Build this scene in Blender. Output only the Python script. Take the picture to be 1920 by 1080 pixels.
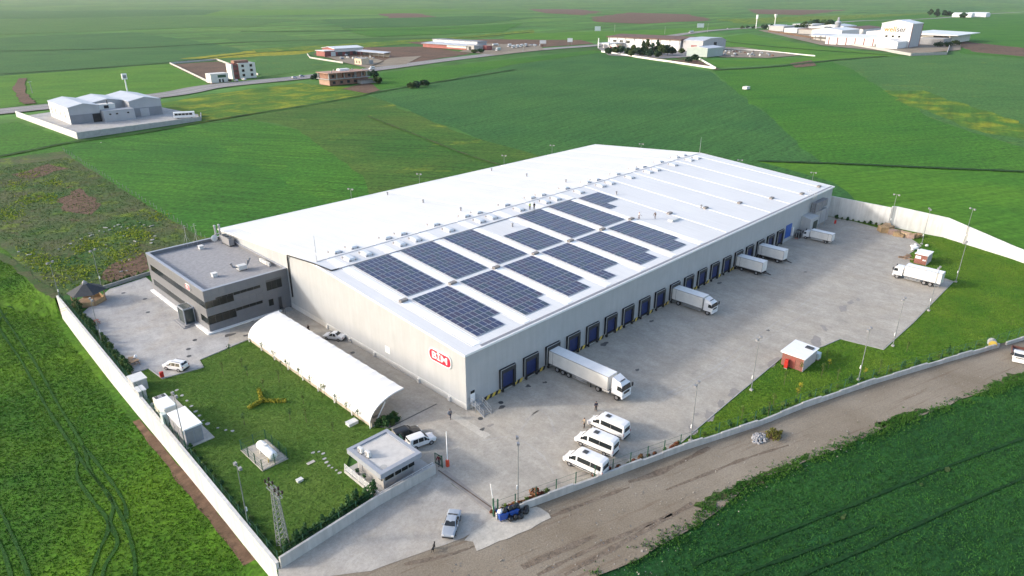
import bpy, bmesh, math, random
import numpy as np
from mathutils import Vector, Matrix, noise as mn

random.seed(7)
for ob in list(bpy.data.objects):
    bpy.data.objects.remove(ob)
SC = bpy.context.scene
COL = SC.collection
PI = math.pi
R = math.radians

# ------------------------------------------------------------------ camera, sky, sun, exposure
cam = bpy.data.cameras.new('camera')
cam_ob = bpy.data.objects.new('camera', cam)
COL.objects.link(cam_ob)
CAM = Vector((-59.53, -69.24, 59.96))
YAW, PITCH = R(44.818), R(23.084)
fw = Vector((math.cos(YAW) * math.cos(PITCH), math.sin(YAW) * math.cos(PITCH), -math.sin(PITCH)))
cam_ob.location = CAM
cam_ob.rotation_euler = fw.to_track_quat('-Z', 'Y').to_euler()
cam.sensor_fit = 'HORIZONTAL'
cam.sensor_width = 36.0
cam.lens = 36.0 * 1271.3 / 1920.0
cam.clip_start = 0.5
cam.clip_end = 120000
SC.camera = cam_ob

SUN_TO = Vector((-2.0, 1.68, 1.0)).normalized()
world = bpy.data.worlds.new('World')
SC.world = world
world.use_nodes = True
wn = world.node_tree.nodes
wl = world.node_tree.links
wn.clear()
sky = wn.new('ShaderNodeTexSky')
sky.sky_type = 'NISHITA'
sky.sun_disc = False
sky.sun_elevation = math.asin(SUN_TO.z)
sky.sun_rotation = math.atan2(SUN_TO.x, SUN_TO.y)
sky.air_density = 0.9
sky.dust_density = 3.0
sky.ozone_density = 0.2
sky.altitude = 300
bg = wn.new('ShaderNodeBackground')
bg.inputs['Strength'].default_value = 0.15
wo = wn.new('ShaderNodeOutputWorld')
wl.new(sky.outputs[0], bg.inputs['Color'])
wl.new(bg.outputs[0], wo.inputs['Surface'])

sun = bpy.data.lights.new('sun', 'SUN')
sun.energy = 1.25
sun.angle = R(4)
sun.color = (1.0, 0.97, 0.925)
sun_ob = bpy.data.objects.new('sun', sun)
COL.objects.link(sun_ob)
sun_ob.rotation_euler = (-SUN_TO).to_track_quat('-Z', 'Y').to_euler()
sun_ob.location = (-60, 60, 80)

SC.view_settings.view_transform = 'Standard'
SC.view_settings.look = 'None'
SC.view_settings.exposure = 1.3
SC.view_settings.gamma = 1.0
SC.view_settings.use_curve_mapping = False

# ------------------------------------------------------------------ materials
def _nt(name):
    m = bpy.data.materials.new(name)
    m.use_nodes = True
    nt = m.node_tree
    b = nt.nodes['Principled BSDF']
    return m, nt, b

def _noise(nt, scale, detail=3.0, rough=0.6, vec=None, dist=0.0):
    n = nt.nodes.new('ShaderNodeTexNoise')
    n.inputs['Scale'].default_value = scale
    n.inputs['Detail'].default_value = detail
    n.inputs['Roughness'].default_value = rough
    n.inputs['Distortion'].default_value = dist
    if vec is None:
        g = nt.nodes.new('ShaderNodeNewGeometry')
        vec = g.outputs['Position']
    nt.links.new(vec, n.inputs['Vector'])
    return n.outputs['Fac']

def _ramp(nt, fac, a, b, ca=(0, 0, 0), cb=(1, 1, 1)):
    r = nt.nodes.new('ShaderNodeValToRGB')
    e = r.color_ramp.elements
    e[0].position, e[1].position = a, b
    e[0].color = (*ca, 1)
    e[1].color = (*cb, 1)
    nt.links.new(fac, r.inputs['Fac'])
    return r.outputs['Color']

def _mix(nt, fac, a, b, mode='MIX'):
    x = nt.nodes.new('ShaderNodeMix')
    x.data_type = 'RGBA'
    x.blend_type = mode
    for s, v in ((x.inputs[0], fac), (x.inputs[6], a), (x.inputs[7], b)):
        if isinstance(v, (int, float)):
            s.default_value = v
        elif isinstance(v, tuple):
            s.default_value = (*v, 1)
        else:
            nt.links.new(v, s)
    return x.outputs[2]

def _bump(nt, b, h, strength, dist):
    n = nt.nodes.new('ShaderNodeBump')
    n.inputs['Strength'].default_value = strength
    n.inputs['Distance'].default_value = dist
    nt.links.new(h, n.inputs['Height'])
    nt.links.new(n.outputs[0], b.inputs['Normal'])

def _stretch(nt, ang, sx, sy):
    g = nt.nodes.new('ShaderNodeNewGeometry')
    mp = nt.nodes.new('ShaderNodeMapping')
    mp.vector_type = 'TEXTURE'
    mp.inputs['Rotation'].default_value = (0, 0, ang)
    mp.inputs['Scale'].default_value = (sx, sy, 1)
    nt.links.new(g.outputs['Position'], mp.inputs['Vector'])
    return mp.outputs[0]

def M(name, col, rough=0.7, var=0.12, scale=1.5, metal=0.0, bump=0.0, spec=0.5, obj=True, coat=0.0):
    m, nt, b = _nt(name)
    vec = None
    if obj:
        t = nt.nodes.new('ShaderNodeTexCoord')
        vec = t.outputs['Object']
    f = _noise(nt, scale, 4.0, 0.65, vec)
    lo = tuple(max(0, c * (1 - var)) for c in col)
    hi = tuple(min(1, c * (1 + var)) for c in col)
    c = _ramp(nt, f, 0.3, 0.7, lo, hi)
    nt.links.new(c, b.inputs['Base Color'])
    b.inputs['Roughness'].default_value = rough
    b.inputs['Metallic'].default_value = metal
    b.inputs['Specular IOR Level'].default_value = spec
    b.inputs['Coat Weight'].default_value = coat
    if bump:
        _bump(nt, b, f, bump, 0.05)
    return m

def field_mat(name, c1, c2, big=0.03, fine=2.0, streak=None, third=None, third_rng=(0.6, 0.7), contrast=0.55, bump=0.5, bdist=0.25, soil=None):
    """crop or grass: two tones over tens of metres, drill rows, leaf-scale speckle"""
    m, nt, b = _nt(name)
    f = _noise(nt, big, 5.0, 0.6)
    c = _ramp(nt, f, 0.35, 0.65, c1, c2)
    if third:
        t = _noise(nt, big * 1.7, 6.0, 0.65, None, 0.6)
        c = _mix(nt, _ramp(nt, t, third_rng[0], third_rng[1]), c, third)
    if soil:
        t = _noise(nt, big * 2.6, 7.0, 0.7)
        c = _mix(nt, _ramp(nt, t, 0.60, 0.68), c, soil)
    if streak:
        v = _stretch(nt, R(streak[0]), streak[1], streak[2])
        s = _noise(nt, 1.0, 4.0, 0.6, v)
        k = streak[3]
        c = _mix(nt, 1.0, c, _ramp(nt, s, 0.3, 0.7, (1 - k,) * 3, (1 + k,) * 3), 'MULTIPLY')
    s = _noise(nt, fine, 6.0, 0.75)
    c = _mix(nt, 1.0, c, _ramp(nt, s, 0.28, 0.72, (1 - contrast,) * 3, (1 + contrast,) * 3), 'MULTIPLY')
    nt.links.new(c, b.inputs['Base Color'])
    b.inputs['Roughness'].default_value = 0.9
    b.inputs['Specular IOR Level'].default_value = 0.15
    if bump:
        _bump(nt, b, s, bump, bdist)
    return m

def leaf_mat(name, c1, c2, scale=0.8):
    m, nt, b = _nt(name)
    f = _noise(nt, scale, 3.0, 0.6)
    c = _ramp(nt, f, 0.3, 0.7, c1, c2)
    nt.links.new(c, b.inputs['Base Color'])
    b.inputs['Roughness'].default_value = 0.75
    b.inputs['Specular IOR Level'].default_value = 0.2
    return m

def glass_mat(name, col, rough=0.08):
    m, nt, b = _nt(name)
    b.inputs['Base Color'].default_value = (*col, 1)
    b.inputs['Roughness'].default_value = rough
    b.inputs['Specular IOR Level'].default_value = 0.6
    return m

# ------------------------------------------------------------------ mesh helpers
class MB:
    def __init__(s):
        s.v = []
        s.f = []
        s.m = []
    def add(s, vs, fs, mi=0):
        o = len(s.v)
        s.v += [tuple(p) for p in vs]
        s.f += [tuple(i + o for i in f) for f in fs]
        s.m += [mi] * len(fs)
        return s
    def box(s, x0, x1, y0, y1, z0, z1, mi=0):
        if x0 > x1: x0, x1 = x1, x0
        if y0 > y1: y0, y1 = y1, y0
        v = [(x0, y0, z0), (x1, y0, z0), (x1, y1, z0), (x0, y1, z0), (x0, y0, z1), (x1, y0, z1), (x1, y1, z1), (x0, y1, z1)]
        return s.add(v, [(3, 2, 1, 0), (4, 5, 6, 7), (0, 1, 5, 4), (1, 2, 6, 5), (2, 3, 7, 6), (3, 0, 4, 7)], mi)
    def hexa(s, lo, hi, mi=0):
        """8 corners: 4 low, 4 high, both counter-clockwise"""
        return s.add(list(lo) + list(hi), [(3, 2, 1, 0), (4, 5, 6, 7), (0, 1, 5, 4), (1, 2, 6, 5), (2, 3, 7, 6), (3, 0, 4, 7)], mi)
    def prism(s, poly, z0, z1, mi=0):
        n = len(poly)
        v = [(p[0], p[1], z0) for p in poly] + [(p[0], p[1], z1) for p in poly]
        f = [tuple(reversed(range(n))), tuple(range(n, 2 * n))] + [(i, (i + 1) % n, n + (i + 1) % n, n + i) for i in range(n)]
        return s.add(v, f, mi)
    def extr_x(s, poly, x0, x1, mi=0):
        """poly of (y, z), extruded along x"""
        n = len(poly)
        v = [(x0, p[0], p[1]) for p in poly] + [(x1, p[0], p[1]) for p in poly]
        f = [tuple(reversed(range(n))), tuple(range(n, 2 * n))] + [(i, (i + 1) % n, n + (i + 1) % n, n + i) for i in range(n)]
        return s.add(v, f, mi)
    def extr_y(s, poly, y0, y1, mi=0):
        n = len(poly)
        v = [(p[0], y0, p[1]) for p in poly] + [(p[0], y1, p[1]) for p in poly]
        f = [tuple(range(n)), tuple(reversed(range(n, 2 * n)))] + [((i + 1) % n, i, n + i, n + (i + 1) % n) for i in range(n)]
        return s.add(v, f, mi)
    def cyl(s, p0, p1, r0, r1=None, n=8, mi=0):
        r1 = r0 if r1 is None else r1
        a, b = Vector(p0), Vector(p1)
        d = (b - a).normalized()
        u = d.orthogonal().normalized()
        w = d.cross(u)
        v = []
        for c, r in ((a, r0), (b, r1)):
            for i in range(n):
                t = 2 * PI * i / n
                v.append(tuple(c + u * (r * math.cos(t)) + w * (r * math.sin(t))))
        f = [tuple(reversed(range(n))), tuple(range(n, 2 * n))] + [(i, (i + 1) % n, n + (i + 1) % n, n + i) for i in range(n)]
        return s.add(v, f, mi)
    def bar(s, p0, p1, w, mi=0):
        return s.cyl(p0, p1, w * 0.707, None, 4, mi)
    def dome(s, c, rx, ry, rz, n=10, k=5, mi=0, full=False):
        v = []
        f = []
        a0 = -PI / 2 if full else 0
        for j in range(k + 1):
            a = a0 + (PI / 2 - a0) * j / k
            for i in range(n):
                t = 2 * PI * i / n
                v.append((c[0] + rx * math.cos(a) * math.cos(t), c[1] + ry * math.cos(a) * math.sin(t), c[2] + rz * math.sin(a)))
        for j in range(k):
            for i in range(n):
                f.append((j * n + i, j * n + (i + 1) % n, (j + 1) * n + (i + 1) % n, (j + 1) * n + i))
        return s.add(v, f, mi)
    def mesh(s, name, mats, smooth=False):
        me = bpy.data.meshes.new(name)
        me.from_pydata(s.v, [], s.f)
        mats = mats if isinstance(mats, (list, tuple)) else [mats]
        for m in mats:
            me.materials.append(m)
        if len(mats) > 1:
            me.polygons.foreach_set('material_index', s.m)
        if smooth:
            me.polygons.foreach_set('use_smooth', [True] * len(me.polygons))
        me.update()
        return me
    def build(s, name, mats, parent=None, smooth=False, bevel=0.0):
        return link(name, s.mesh(name, mats, smooth), parent, bevel)

def link(name, me, parent=None, bevel=0.0):
    o = bpy.data.objects.new(name, me)
    COL.objects.link(o)
    if parent is not None:
        o.parent = parent
    if bevel:
        b = o.modifiers.new('bevel', 'BEVEL')
        b.width = bevel
        b.segments = 2
        b.limit_method = 'ANGLE'
    return o

def tag(o, label, cat, group=None):
    o['label'] = label
    o['category'] = cat
    if group:
        o['group'] = group
    return o

def thing(name, label, cat, loc=(0, 0, 0), rz=0.0, group=None):
    o = bpy.data.objects.new(name, None)
    o.empty_display_size = 0.3
    COL.objects.link(o)
    o.location = (loc[0], loc[1], loc[2] if len(loc) > 2 else 0)
    o.rotation_euler = (0, 0, rz)
    return tag(o, label, cat, group)

def kids(o):
    return [c for c in COL.objects if c.parent == o]

CHILD = {}
def dup(root, loc, rz, label=None, group=None):
    def cp(o, par):
        c = o.copy()
        COL.objects.link(c)
        c.parent = par
        for k in o.children:
            cp(k, c)
        return c
    r = cp(root, None)
    r.location = (loc[0], loc[1], loc[2] if len(loc) > 2 else root.location.z)
    r.rotation_euler = (0, 0, rz)
    if label: r['label'] = label
    if group: r['group'] = group
    return r

def struct(o):
    o['kind'] = 'structure'
    return o

def ragged(pts, step, amp, seed=0.0):
    """subdivide a polygon outline and wobble it, so that field and paving edges are not ruled lines"""
    out = []
    n = len(pts)
    for i in range(n):
        a, b = Vector(pts[i][:2]), Vector(pts[(i + 1) % n][:2])
        L = (b - a).length
        k = max(1, int(L / step))
        nrm = Vector((-(b - a).y, (b - a).x)).normalized() if L > 0 else Vector((0, 0))
        for j in range(k):
            p = a.lerp(b, j / k)
            w = mn.noise(Vector((p.x / step * 0.7 + seed, p.y / step * 0.7, seed * 3.1))) * amp * (0 if j == 0 else 1)
            p = p + nrm * w
            out.append((p.x, p.y))
    return out

def sheet(name, pts, z, mat, step=0, amp=0, seed=0.0, kind='structure'):
    if step:
        pts = ragged(pts, step, amp, seed)
    bm = bmesh.new()
    vs = [bm.verts.new((p[0], p[1], z)) for p in pts]
    f = bm.faces.new(vs)
    bm.normal_update()
    if f.normal.z < 0:
        f.normal_flip()
    bmesh.ops.triangulate(bm, faces=bm.faces[:])
    me = bpy.data.meshes.new(name)
    bm.to_mesh(me)
    bm.free()
    me.materials.append(mat)
    o = link(name, me)
    if kind:
        o['kind'] = kind
    return o

def strip_pts(line, w, w2=None):
    """left and right points of a ribbon along a polyline"""
    L, Rr = [], []
    n = len(line)
    for i, p in enumerate(line):
        a = Vector(line[max(0, i - 1)][:2])
        b = Vector(line[min(n - 1, i + 1)][:2])
        d = (b - a).normalized()
        nn = Vector((-d.y, d.x))
        ww = w if w2 is None else w + (w2 - w) * i / (n - 1)
        q = Vector(p[:2])
        L.append(q + nn * ww / 2)
        Rr.append(q - nn * ww / 2)
    return L, Rr

def smooth_line(pts, k=6):
    out = []
    n = len(pts)
    for i in range(n - 1):
        p0, p1, p2, p3 = (Vector(pts[max(0, i - 1)][:2]), Vector(pts[i][:2]), Vector(pts[i + 1][:2]), Vector(pts[min(n - 1, i + 2)][:2]))
        for j in range(k):
            t = j / k
            out.append(0.5 * ((2 * p1) + (p2 - p0) * t + (2 * p0 - 5 * p1 + 4 * p2 - p3) * t * t + (3 * p1 - p0 - 3 * p2 + p3) * t ** 3))
    out.append(Vector(pts[-1][:2]))
    return out

def ribbon(name, line, w, zf, mat, kind='structure', wob=0.0):
    L, Rr = strip_pts(line, w)
    mb = MB()
    v = []
    for i, (a, b) in enumerate(zip(L, Rr)):
        if wob:
            q = 1 + wob * mn.noise(Vector((a.x * 0.4, a.y * 0.4, 1.7)))
            c = (a + b) / 2
            a, b = c + (a - c) * q, c + (b - c) * q
        za = zf(a.x, a.y) if callable(zf) else zf
        zb = zf(b.x, b.y) if callable(zf) else zf
        v += [(b.x, b.y, zb), (a.x, a.y, za)]
    mb.add(v, [(2 * i, 2 * i + 2, 2 * i + 3, 2 * i + 1) for i in range(len(L) - 1)])
    o = mb.build(name, mat)
    if kind:
        o['kind'] = kind
    return o

def wall_mesh(mb, line, th, zs0, zs1, mi=0):
    """a wall along a polyline; base and top heights per point"""
    L, Rr = strip_pts(line, th)
    n = len(line)
    v = []
    for i in range(n):
        v += [(*L[i], zs0[i]), (*Rr[i], zs0[i]), (*Rr[i], zs1[i]), (*L[i], zs1[i])]
    f = [(0, 1, 2, 3), ((n - 1) * 4 + 3, (n - 1) * 4 + 2, (n - 1) * 4 + 1, (n - 1) * 4)]
    for i in range(n - 1):
        a, b = 4 * i, 4 * i + 4
        for j in range(4):
            f.append((a + (j + 1) % 4, a + j, b + j, b + (j + 1) % 4))
    mb.add(v, f, mi)

def text_mesh(txt, size, depth, offset=0.0):
    cu = bpy.data.curves.new('lettering', 'FONT')
    cu.body = txt
    cu.size = size
    cu.extrude = depth / 2
    cu.offset = offset
    cu.align_x = 'CENTER'
    cu.align_y = 'CENTER'
    cu.resolution_u = 3
    o = bpy.data.objects.new('lettering', cu)
    COL.objects.link(o)
    dg = bpy.context.evaluated_depsgraph_get()
    me = bpy.data.meshes.new_from_object(o.evaluated_get(dg))
    bpy.data.objects.remove(o)
    bpy.data.curves.remove(cu)
    return me

def big_mesh(name, v, f4, mats, mi=None):
    """numpy quads to mesh"""
    me = bpy.data.meshes.new(name)
    n, k = len(v), len(f4)
    me.vertices.add(n)
    me.vertices.foreach_set('co', np.asarray(v, dtype=np.float32).ravel())
    me.loops.add(k * 4)
    me.loops.foreach_set('vertex_index', np.asarray(f4, dtype=np.int32).ravel())
    me.polygons.add(k)
    me.polygons.foreach_set('loop_start', np.arange(0, 4 * k, 4, dtype=np.int32))
    for m in mats:
        me.materials.append(m)
    if mi is not None:
        me.polygons.foreach_set('material_index', np.asarray(mi, dtype=np.int32))
    me.update(calc_edges=True)
    return me

RNG = np.random.default_rng(5)
def leaf_cloud(centres, radii, per, size, flat=0.6, up=0.5):
    """small leaf quads in ellipsoid clumps; returns verts, quads"""
    V, F = [], []
    o = 0
    for c, r in zip(centres, radii):
        d = RNG.normal(size=(per, 3))
        d /= np.linalg.norm(d, axis=1, keepdims=True)
        rad = RNG.uniform(0.55, 1.05, (per, 1))
        p = np.asarray(c) + d * rad * np.asarray(r)
        nrm = d + RNG.normal(size=(per, 3)) * 0.7 + np.array([0, 0, up])
        nrm /= np.linalg.norm(nrm, axis=1, keepdims=True)
        a = np.cross(nrm, RNG.normal(size=(per, 3)))
        a /= np.linalg.norm(a, axis=1, keepdims=True) + 1e-9
        b = np.cross(nrm, a)
        s = size * RNG.uniform(0.6, 1.3, (per, 1))
        q = np.stack([p - a * s - b * s * flat, p + a * s - b * s * flat, p + a * s + b * s * flat, p - a * s + b * s * flat], 1)
        V.append(q.reshape(-1, 3))
        F.append(np.arange(o, o + 4 * per).reshape(-1, 4))
        o += 4 * per
    return np.concatenate(V), np.concatenate(F)

def tufts(xy, zf, h, w, blades=3, lean=0.35):
    """upright grass blades: one narrow quad each"""
    n = len(xy)
    V = []
    for k in range(blades):
        a = RNG.uniform(0, 2 * PI, n)
        hh = h * RNG.uniform(0.5, 1.25, n)
        ww = w * RNG.uniform(0.6, 1.3, n)
        off = RNG.normal(size=(n, 2)) * w * 1.2
        bx, by = xy[:, 0] + off[:, 0], xy[:, 1] + off[:, 1]
        la = RNG.uniform(0, 2 * PI, n)
        lx, ly = np.cos(la) * hh * lean, np.sin(la) * hh * lean
        dx, dy = np.cos(a) * ww, np.sin(a) * ww
        z = zf(bx, by)
        q = np.stack([np.stack([bx - dx, by - dy, z], 1), np.stack([bx + dx, by + dy, z], 1),
                      np.stack([bx + dx * .35 + lx, by + dy * .35 + ly, z + hh], 1), np.stack([bx - dx * .35 + lx, by - dy * .35 + ly, z + hh], 1)], 1)
        V.append(q.reshape(-1, 3))
    V = np.concatenate(V)
    return V, np.arange(len(V)).reshape(-1, 4)

def in_poly(x, y, poly):
    r = np.zeros(len(x), bool)
    n = len(poly)
    j = n - 1
    for i in range(n):
        xi, yi = poly[i]
        xj, yj = poly[j]
        c = ((yi > y) != (yj > y)) & (x < (xj - xi) * (y - yi) / (yj - yi + 1e-12) + xi)
        r ^= c
        j = i
    return r

def scatter(poly, n):
    P = np.array(poly)
    lo, hi = P.min(0), P.max(0)
    p = RNG.uniform(lo, hi, (n * 3, 2))
    p = p[in_poly(p[:, 0], p[:, 1], poly)]
    return p[:n]


# ================================================================== SETTING
C_SOIL = (0.14, 0.085, 0.058)
MAT = {}
MAT['ground'] = field_mat('far_farmland', (0.0378, 0.1219, 0.025), (0.081, 0.1749, 0.03), 0.0022, 0.05, (12, 500, 50, 0.35), (0.10, 0.17, 0.035), (0.62, 0.7), 0.35, 0)
MAT['f_left'] = field_mat('young_wheat', (0.02565, 0.0954, 0.008), (0.0783, 0.1643, 0.009), 0.035, 1.1, (92, 9, 0.9, 0.22), None, (0.6, 0.7), 0.6, 0.6, 0.3)
MAT['f_dark'] = field_mat('dense_wheat', (0.0132, 0.0605, 0.016), (0.024, 0.088, 0.018), 0.06, 1.4, (-14, 7, 1.0, 0.3), None, (0.6, 0.7), 0.65, 0.7, 0.4)
MAT['f_back'] = field_mat('mid_wheat', (0.0243, 0.1113, 0.011), (0.0513, 0.1558, 0.012), 0.016, 0.7, (122, 45, 2.2, 0.32), None, (0.6, 0.7), 0.72, 0.6)
MAT['f_band'] = field_mat('pale_drill_band', (0.03, 0.125, 0.011), (0.055, 0.155, 0.012), 0.03, 0.7, (122, 45, 2.0, 0.35), None, (0.6, 0.7), 0.72, 0.6)
MAT['f_teal'] = field_mat('blue_green_wheat', (0.0297, 0.1028, 0.024), (0.04455, 0.1272, 0.026), 0.014, 0.6, (8, 60, 2.5, 0.2), None, (0.6, 0.7), 0.72, 0.6)
MAT['f_mix'] = field_mat('patchy_pasture', (0.0324, 0.1039, 0.013), (0.0675, 0.1219, 0.018), 0.02, 0.6, (125, 30, 2.5, 0.3), (0.15, 0.195, 0.018), (0.6, 0.7), 0.6, 0.4, 0.25)
MAT['f_yel'] = field_mat('mustard_pasture', (0.07, 0.145, 0.012), (0.045, 0.125, 0.012), 0.03, 0.5, (14, 60, 4, 0.25), (0.2, 0.225, 0.012), (0.46, 0.66), 0.4, 0.3)
MAT['f_right'] = field_mat('bright_wheat', (0.0297, 0.1219, 0.01), (0.0513, 0.1516, 0.011), 0.012, 0.6, (-28, 60, 2.5, 0.22), None, (0.6, 0.7), 0.72, 0.6)
MAT['f_right2'] = field_mat('olive_wheat', (0.045, 0.125, 0.026), (0.062, 0.145, 0.03), 0.02, 0.5, (-30, 40, 3, 0.18), (0.12, 0.17, 0.02), (0.6, 0.72), 0.65, 0.5)
MAT['f_bright'] = field_mat('spring_barley', (0.04725, 0.1484, 0.011), (0.0756, 0.1802, 0.012), 0.02, 0.45, (-24, 60, 3, 0.22), None, (0.6, 0.7), 0.4, 0)
MAT['f_yflower'] = field_mat('mustard_flower', (0.30, 0.27, 0.012), (0.13, 0.17, 0.015), 0.12, 0.7, None, None, (0.6, 0.7), 0.5, 0)
MAT['soil'] = field_mat('ploughed_soil', C_SOIL, (0.105, 0.07, 0.048), 0.03, 0.6, (20, 30, 1.5, 0.25), (0.06, 0.1, 0.03), (0.68, 0.8), 0.45, 0.4)
MAT['weeds'] = field_mat('weedy_plot', (0.04, 0.10, 0.02), (0.085, 0.095, 0.042), 0.06, 1.0, None, (0.12, 0.175, 0.018), (0.54, 0.66), 0.6, 0.7, 0.3, (0.105, 0.07, 0.042))
MAT['lawn'] = field_mat('lawn', (0.052, 0.12, 0.016), (0.09, 0.152, 0.026), 0.09, 2.2, None, (0.14, 0.165, 0.045), (0.64, 0.8), 0.45, 0.5, 0.1)
MAT['lawn_r'] = field_mat('verge_grass', (0.0486, 0.1272, 0.011), (0.0945, 0.159, 0.014), 0.09, 1.8, None, (0.12, 0.145, 0.03), (0.63, 0.76), 0.5, 0.6, 0.15)
MAT['ditch'] = field_mat('ditch_weeds', (0.016, 0.05, 0.014), (0.03, 0.075, 0.016), 0.2, 0.9, None, None, (0.6, 0.7), 0.6, 0.8, 0.4)
MAT['f_dark2'] = field_mat('trodden_dark_wheat', (0.007, 0.035, 0.010), (0.012, 0.05, 0.012), 0.2, 1.5, None, None, (0.6, 0.7), 0.6, 0.6)
MAT['verge'] = field_mat('trodden_verge', (0.03, 0.085, 0.014), (0.085, 0.085, 0.04), 0.25, 1.5, None, None, (0.6, 0.7), 0.6, 0.7, 0.3, (0.12, 0.09, 0.06))
MAT['rut'] = field_mat('flattened_wheat', (0.015, 0.06, 0.010), (0.026, 0.085, 0.012), 0.3, 2.0, None, None, (0.6, 0.7), 0.5, 0.5)
MAT['dirt_rut'] = field_mat('damp_rut', (0.145, 0.112, 0.084), (0.19, 0.155, 0.12), 0.3, 2.0, None, None, (0.6, 0.7), 0.5, 0.8, 0.2)

def paving_mat(name, c1, c2, ang, oil=0.32):
    m, nt, b = _nt(name)
    f = _noise(nt, 0.06, 6.0, 0.6)
    c = _ramp(nt, f, 0.35, 0.65, c1, c2)
    v = _stretch(nt, R(ang), 7.0, 1.1)
    s = _noise(nt, 1.0, 5.0, 0.65, v)
    c = _mix(nt, 1.0, c, _ramp(nt, s, 0.3, 0.7, (0.9,) * 3, (1.07,) * 3), 'MULTIPLY')
    e2 = _noise(nt, 0.35, 6.0, 0.7)
    c = _mix(nt, 1.0, c, _ramp(nt, e2, 0.3, 0.7, (0.84,) * 3, (1.14,) * 3), 'MULTIPLY')
    t = _noise(nt, 0.22, 7.0, 0.72, None, 0.5)
    c = _mix(nt, _ramp(nt, t, 0.62, 0.76, (0,) * 3, (oil,) * 3), c, (0.17, 0.15, 0.13))
    sd = _noise(nt, 0.11, 7.0, 0.68, None, 0.4)
    c = _mix(nt, _ramp(nt, sd, 0.45, 0.68, (0,) * 3, (0.45,) * 3), c, (0.40, 0.35, 0.28))
    g = _noise(nt, 2.6, 8.0, 0.85)
    c = _mix(nt, 1.0, c, _ramp(nt, g, 0.28, 0.72, (0.72,) * 3, (1.26,) * 3), 'MULTIPLY')
    nt.links.new(c, b.inputs['Base Color'])
    b.inputs['Roughness'].default_value = 0.85
    b.inputs['Specular IOR Level'].default_value = 0.25
    _bump(nt, b, g, 0.25, 0.02)
    return m
MAT['pave'] = paving_mat('interlocking_pavers', (0.345, 0.318, 0.274), (0.41, 0.378, 0.326), 90)
MAT['pave_w'] = paving_mat('office_pavers', (0.34, 0.335, 0.33), (0.42, 0.41, 0.395), 75, 0.35)
MAT['apron'] = paving_mat('driveway_concrete', (0.365, 0.34, 0.305), (0.425, 0.395, 0.35), 28, 0.15)
MAT['pad'] = paving_mat('pale_concrete', (0.46, 0.43, 0.375), (0.52, 0.485, 0.42), 20, 0.12)
MAT['tyremark'] = paving_mat('scuffed_pavers', (0.36, 0.335, 0.30), (0.42, 0.395, 0.355), 90)
MAT['concrete'] = M('concrete', (0.36, 0.355, 0.34), 0.85, 0.14, 0.6)
MAT['asphalt'] = M('worn_asphalt', (0.215, 0.205, 0.20), 0.9, 0.12, 0.05, obj=False)
MAT['stain'] = M('oil_stain', (0.095, 0.09, 0.085), 0.55, 0.3, 0.9)
MAT['wet'] = M('damp_stain', (0.26, 0.235, 0.21), 0.6, 0.12, 0.9)

def dirt_mat():
    m, nt, b = _nt('gravel_dirt_road')
    f = _noise(nt, 0.07, 6.0, 0.62)
    c = _ramp(nt, f, 0.35, 0.65, (0.20, 0.165, 0.122), (0.265, 0.228, 0.178))
    v = _stretch(nt, R(-16), 14.0, 0.8)
    s = _noise(nt, 1.0, 6.0, 0.7, v)
    c = _mix(nt, _ramp(nt, s, 0.55, 0.72), c, (0.165, 0.122, 0.088))
    t = _noise(nt, 0.16, 6.0, 0.7)
    c = _mix(nt, _ramp(nt, t, 0.66, 0.78), c, (0.10, 0.11, 0.05))
    g = _noise(nt, 5.0, 4.0, 0.8)
    c = _mix(nt, 1.0, c, _ramp(nt, g, 0.25, 0.75, (0.68,) * 3, (1.32,) * 3), 'MULTIPLY')
    nt.links.new(c, b.inputs['Base Color'])
    b.inputs['Roughness'].default_value = 0.95
    b.inputs['Specular IOR Level'].default_value = 0.15
    _bump(nt, b, g, 0.6, 0.08)
    return m
MAT['dirt'] = dirt_mat()

def xl(y):
    return -36.95 + 0.0297 * (y + 9)
_DY = [-30, -12, -9, 15, 25, 45, 60, 80, 95, 125, 160, 200]
_DZ = [0, -2.2, -3.1, -3.4, -3.7, -4.6, -5.0, -4.9, -4.4, -2.2, -0.8, 0]
def low(y):
    return np.interp(y, _DY, _DZ)
def lowz(x, y):
    """height of the field that lies below the retaining wall"""
    d = np.maximum(xl(np.asarray(y)) - np.asarray(x), 0.0)
    return low(y) * np.clip((400 - d) / 240.0, 0, 1) * np.clip((d + 0.01) / (0.01 + 18.0 * np.clip((np.asarray(y) - 95.5) / 32.0, 0, 1) + 10.0 * np.clip((-9.5 - np.asarray(y)) / 10.0, 0, 1)), 0, 1)

# the ground sheet: reaches the horizon, open only where the lower field lies
B = 60000.0
mb = MB()
mb.add([(-B, -B, 0), (B, -B, 0), (B, -30, 0), (-B, -30, 0)], [(0, 1, 2, 3)])
mb.add([(xl(-30), -30, 0), (B, -30, 0), (B, 200, 0), (xl(200), 200, 0)], [(0, 1, 2, 3)])
mb.add([(-B, 200, 0), (B, 200, 0), (B, B, 0), (-B, B, 0)], [(0, 1, 2, 3)])
mb.add([(-B, -30, 0), (xl(-30) - 400, -30, 0), (xl(200) - 400, 200, 0), (-B, 200, 0)], [(0, 1, 2, 3)])
struct(mb.build('ground', MAT['ground']))
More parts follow.
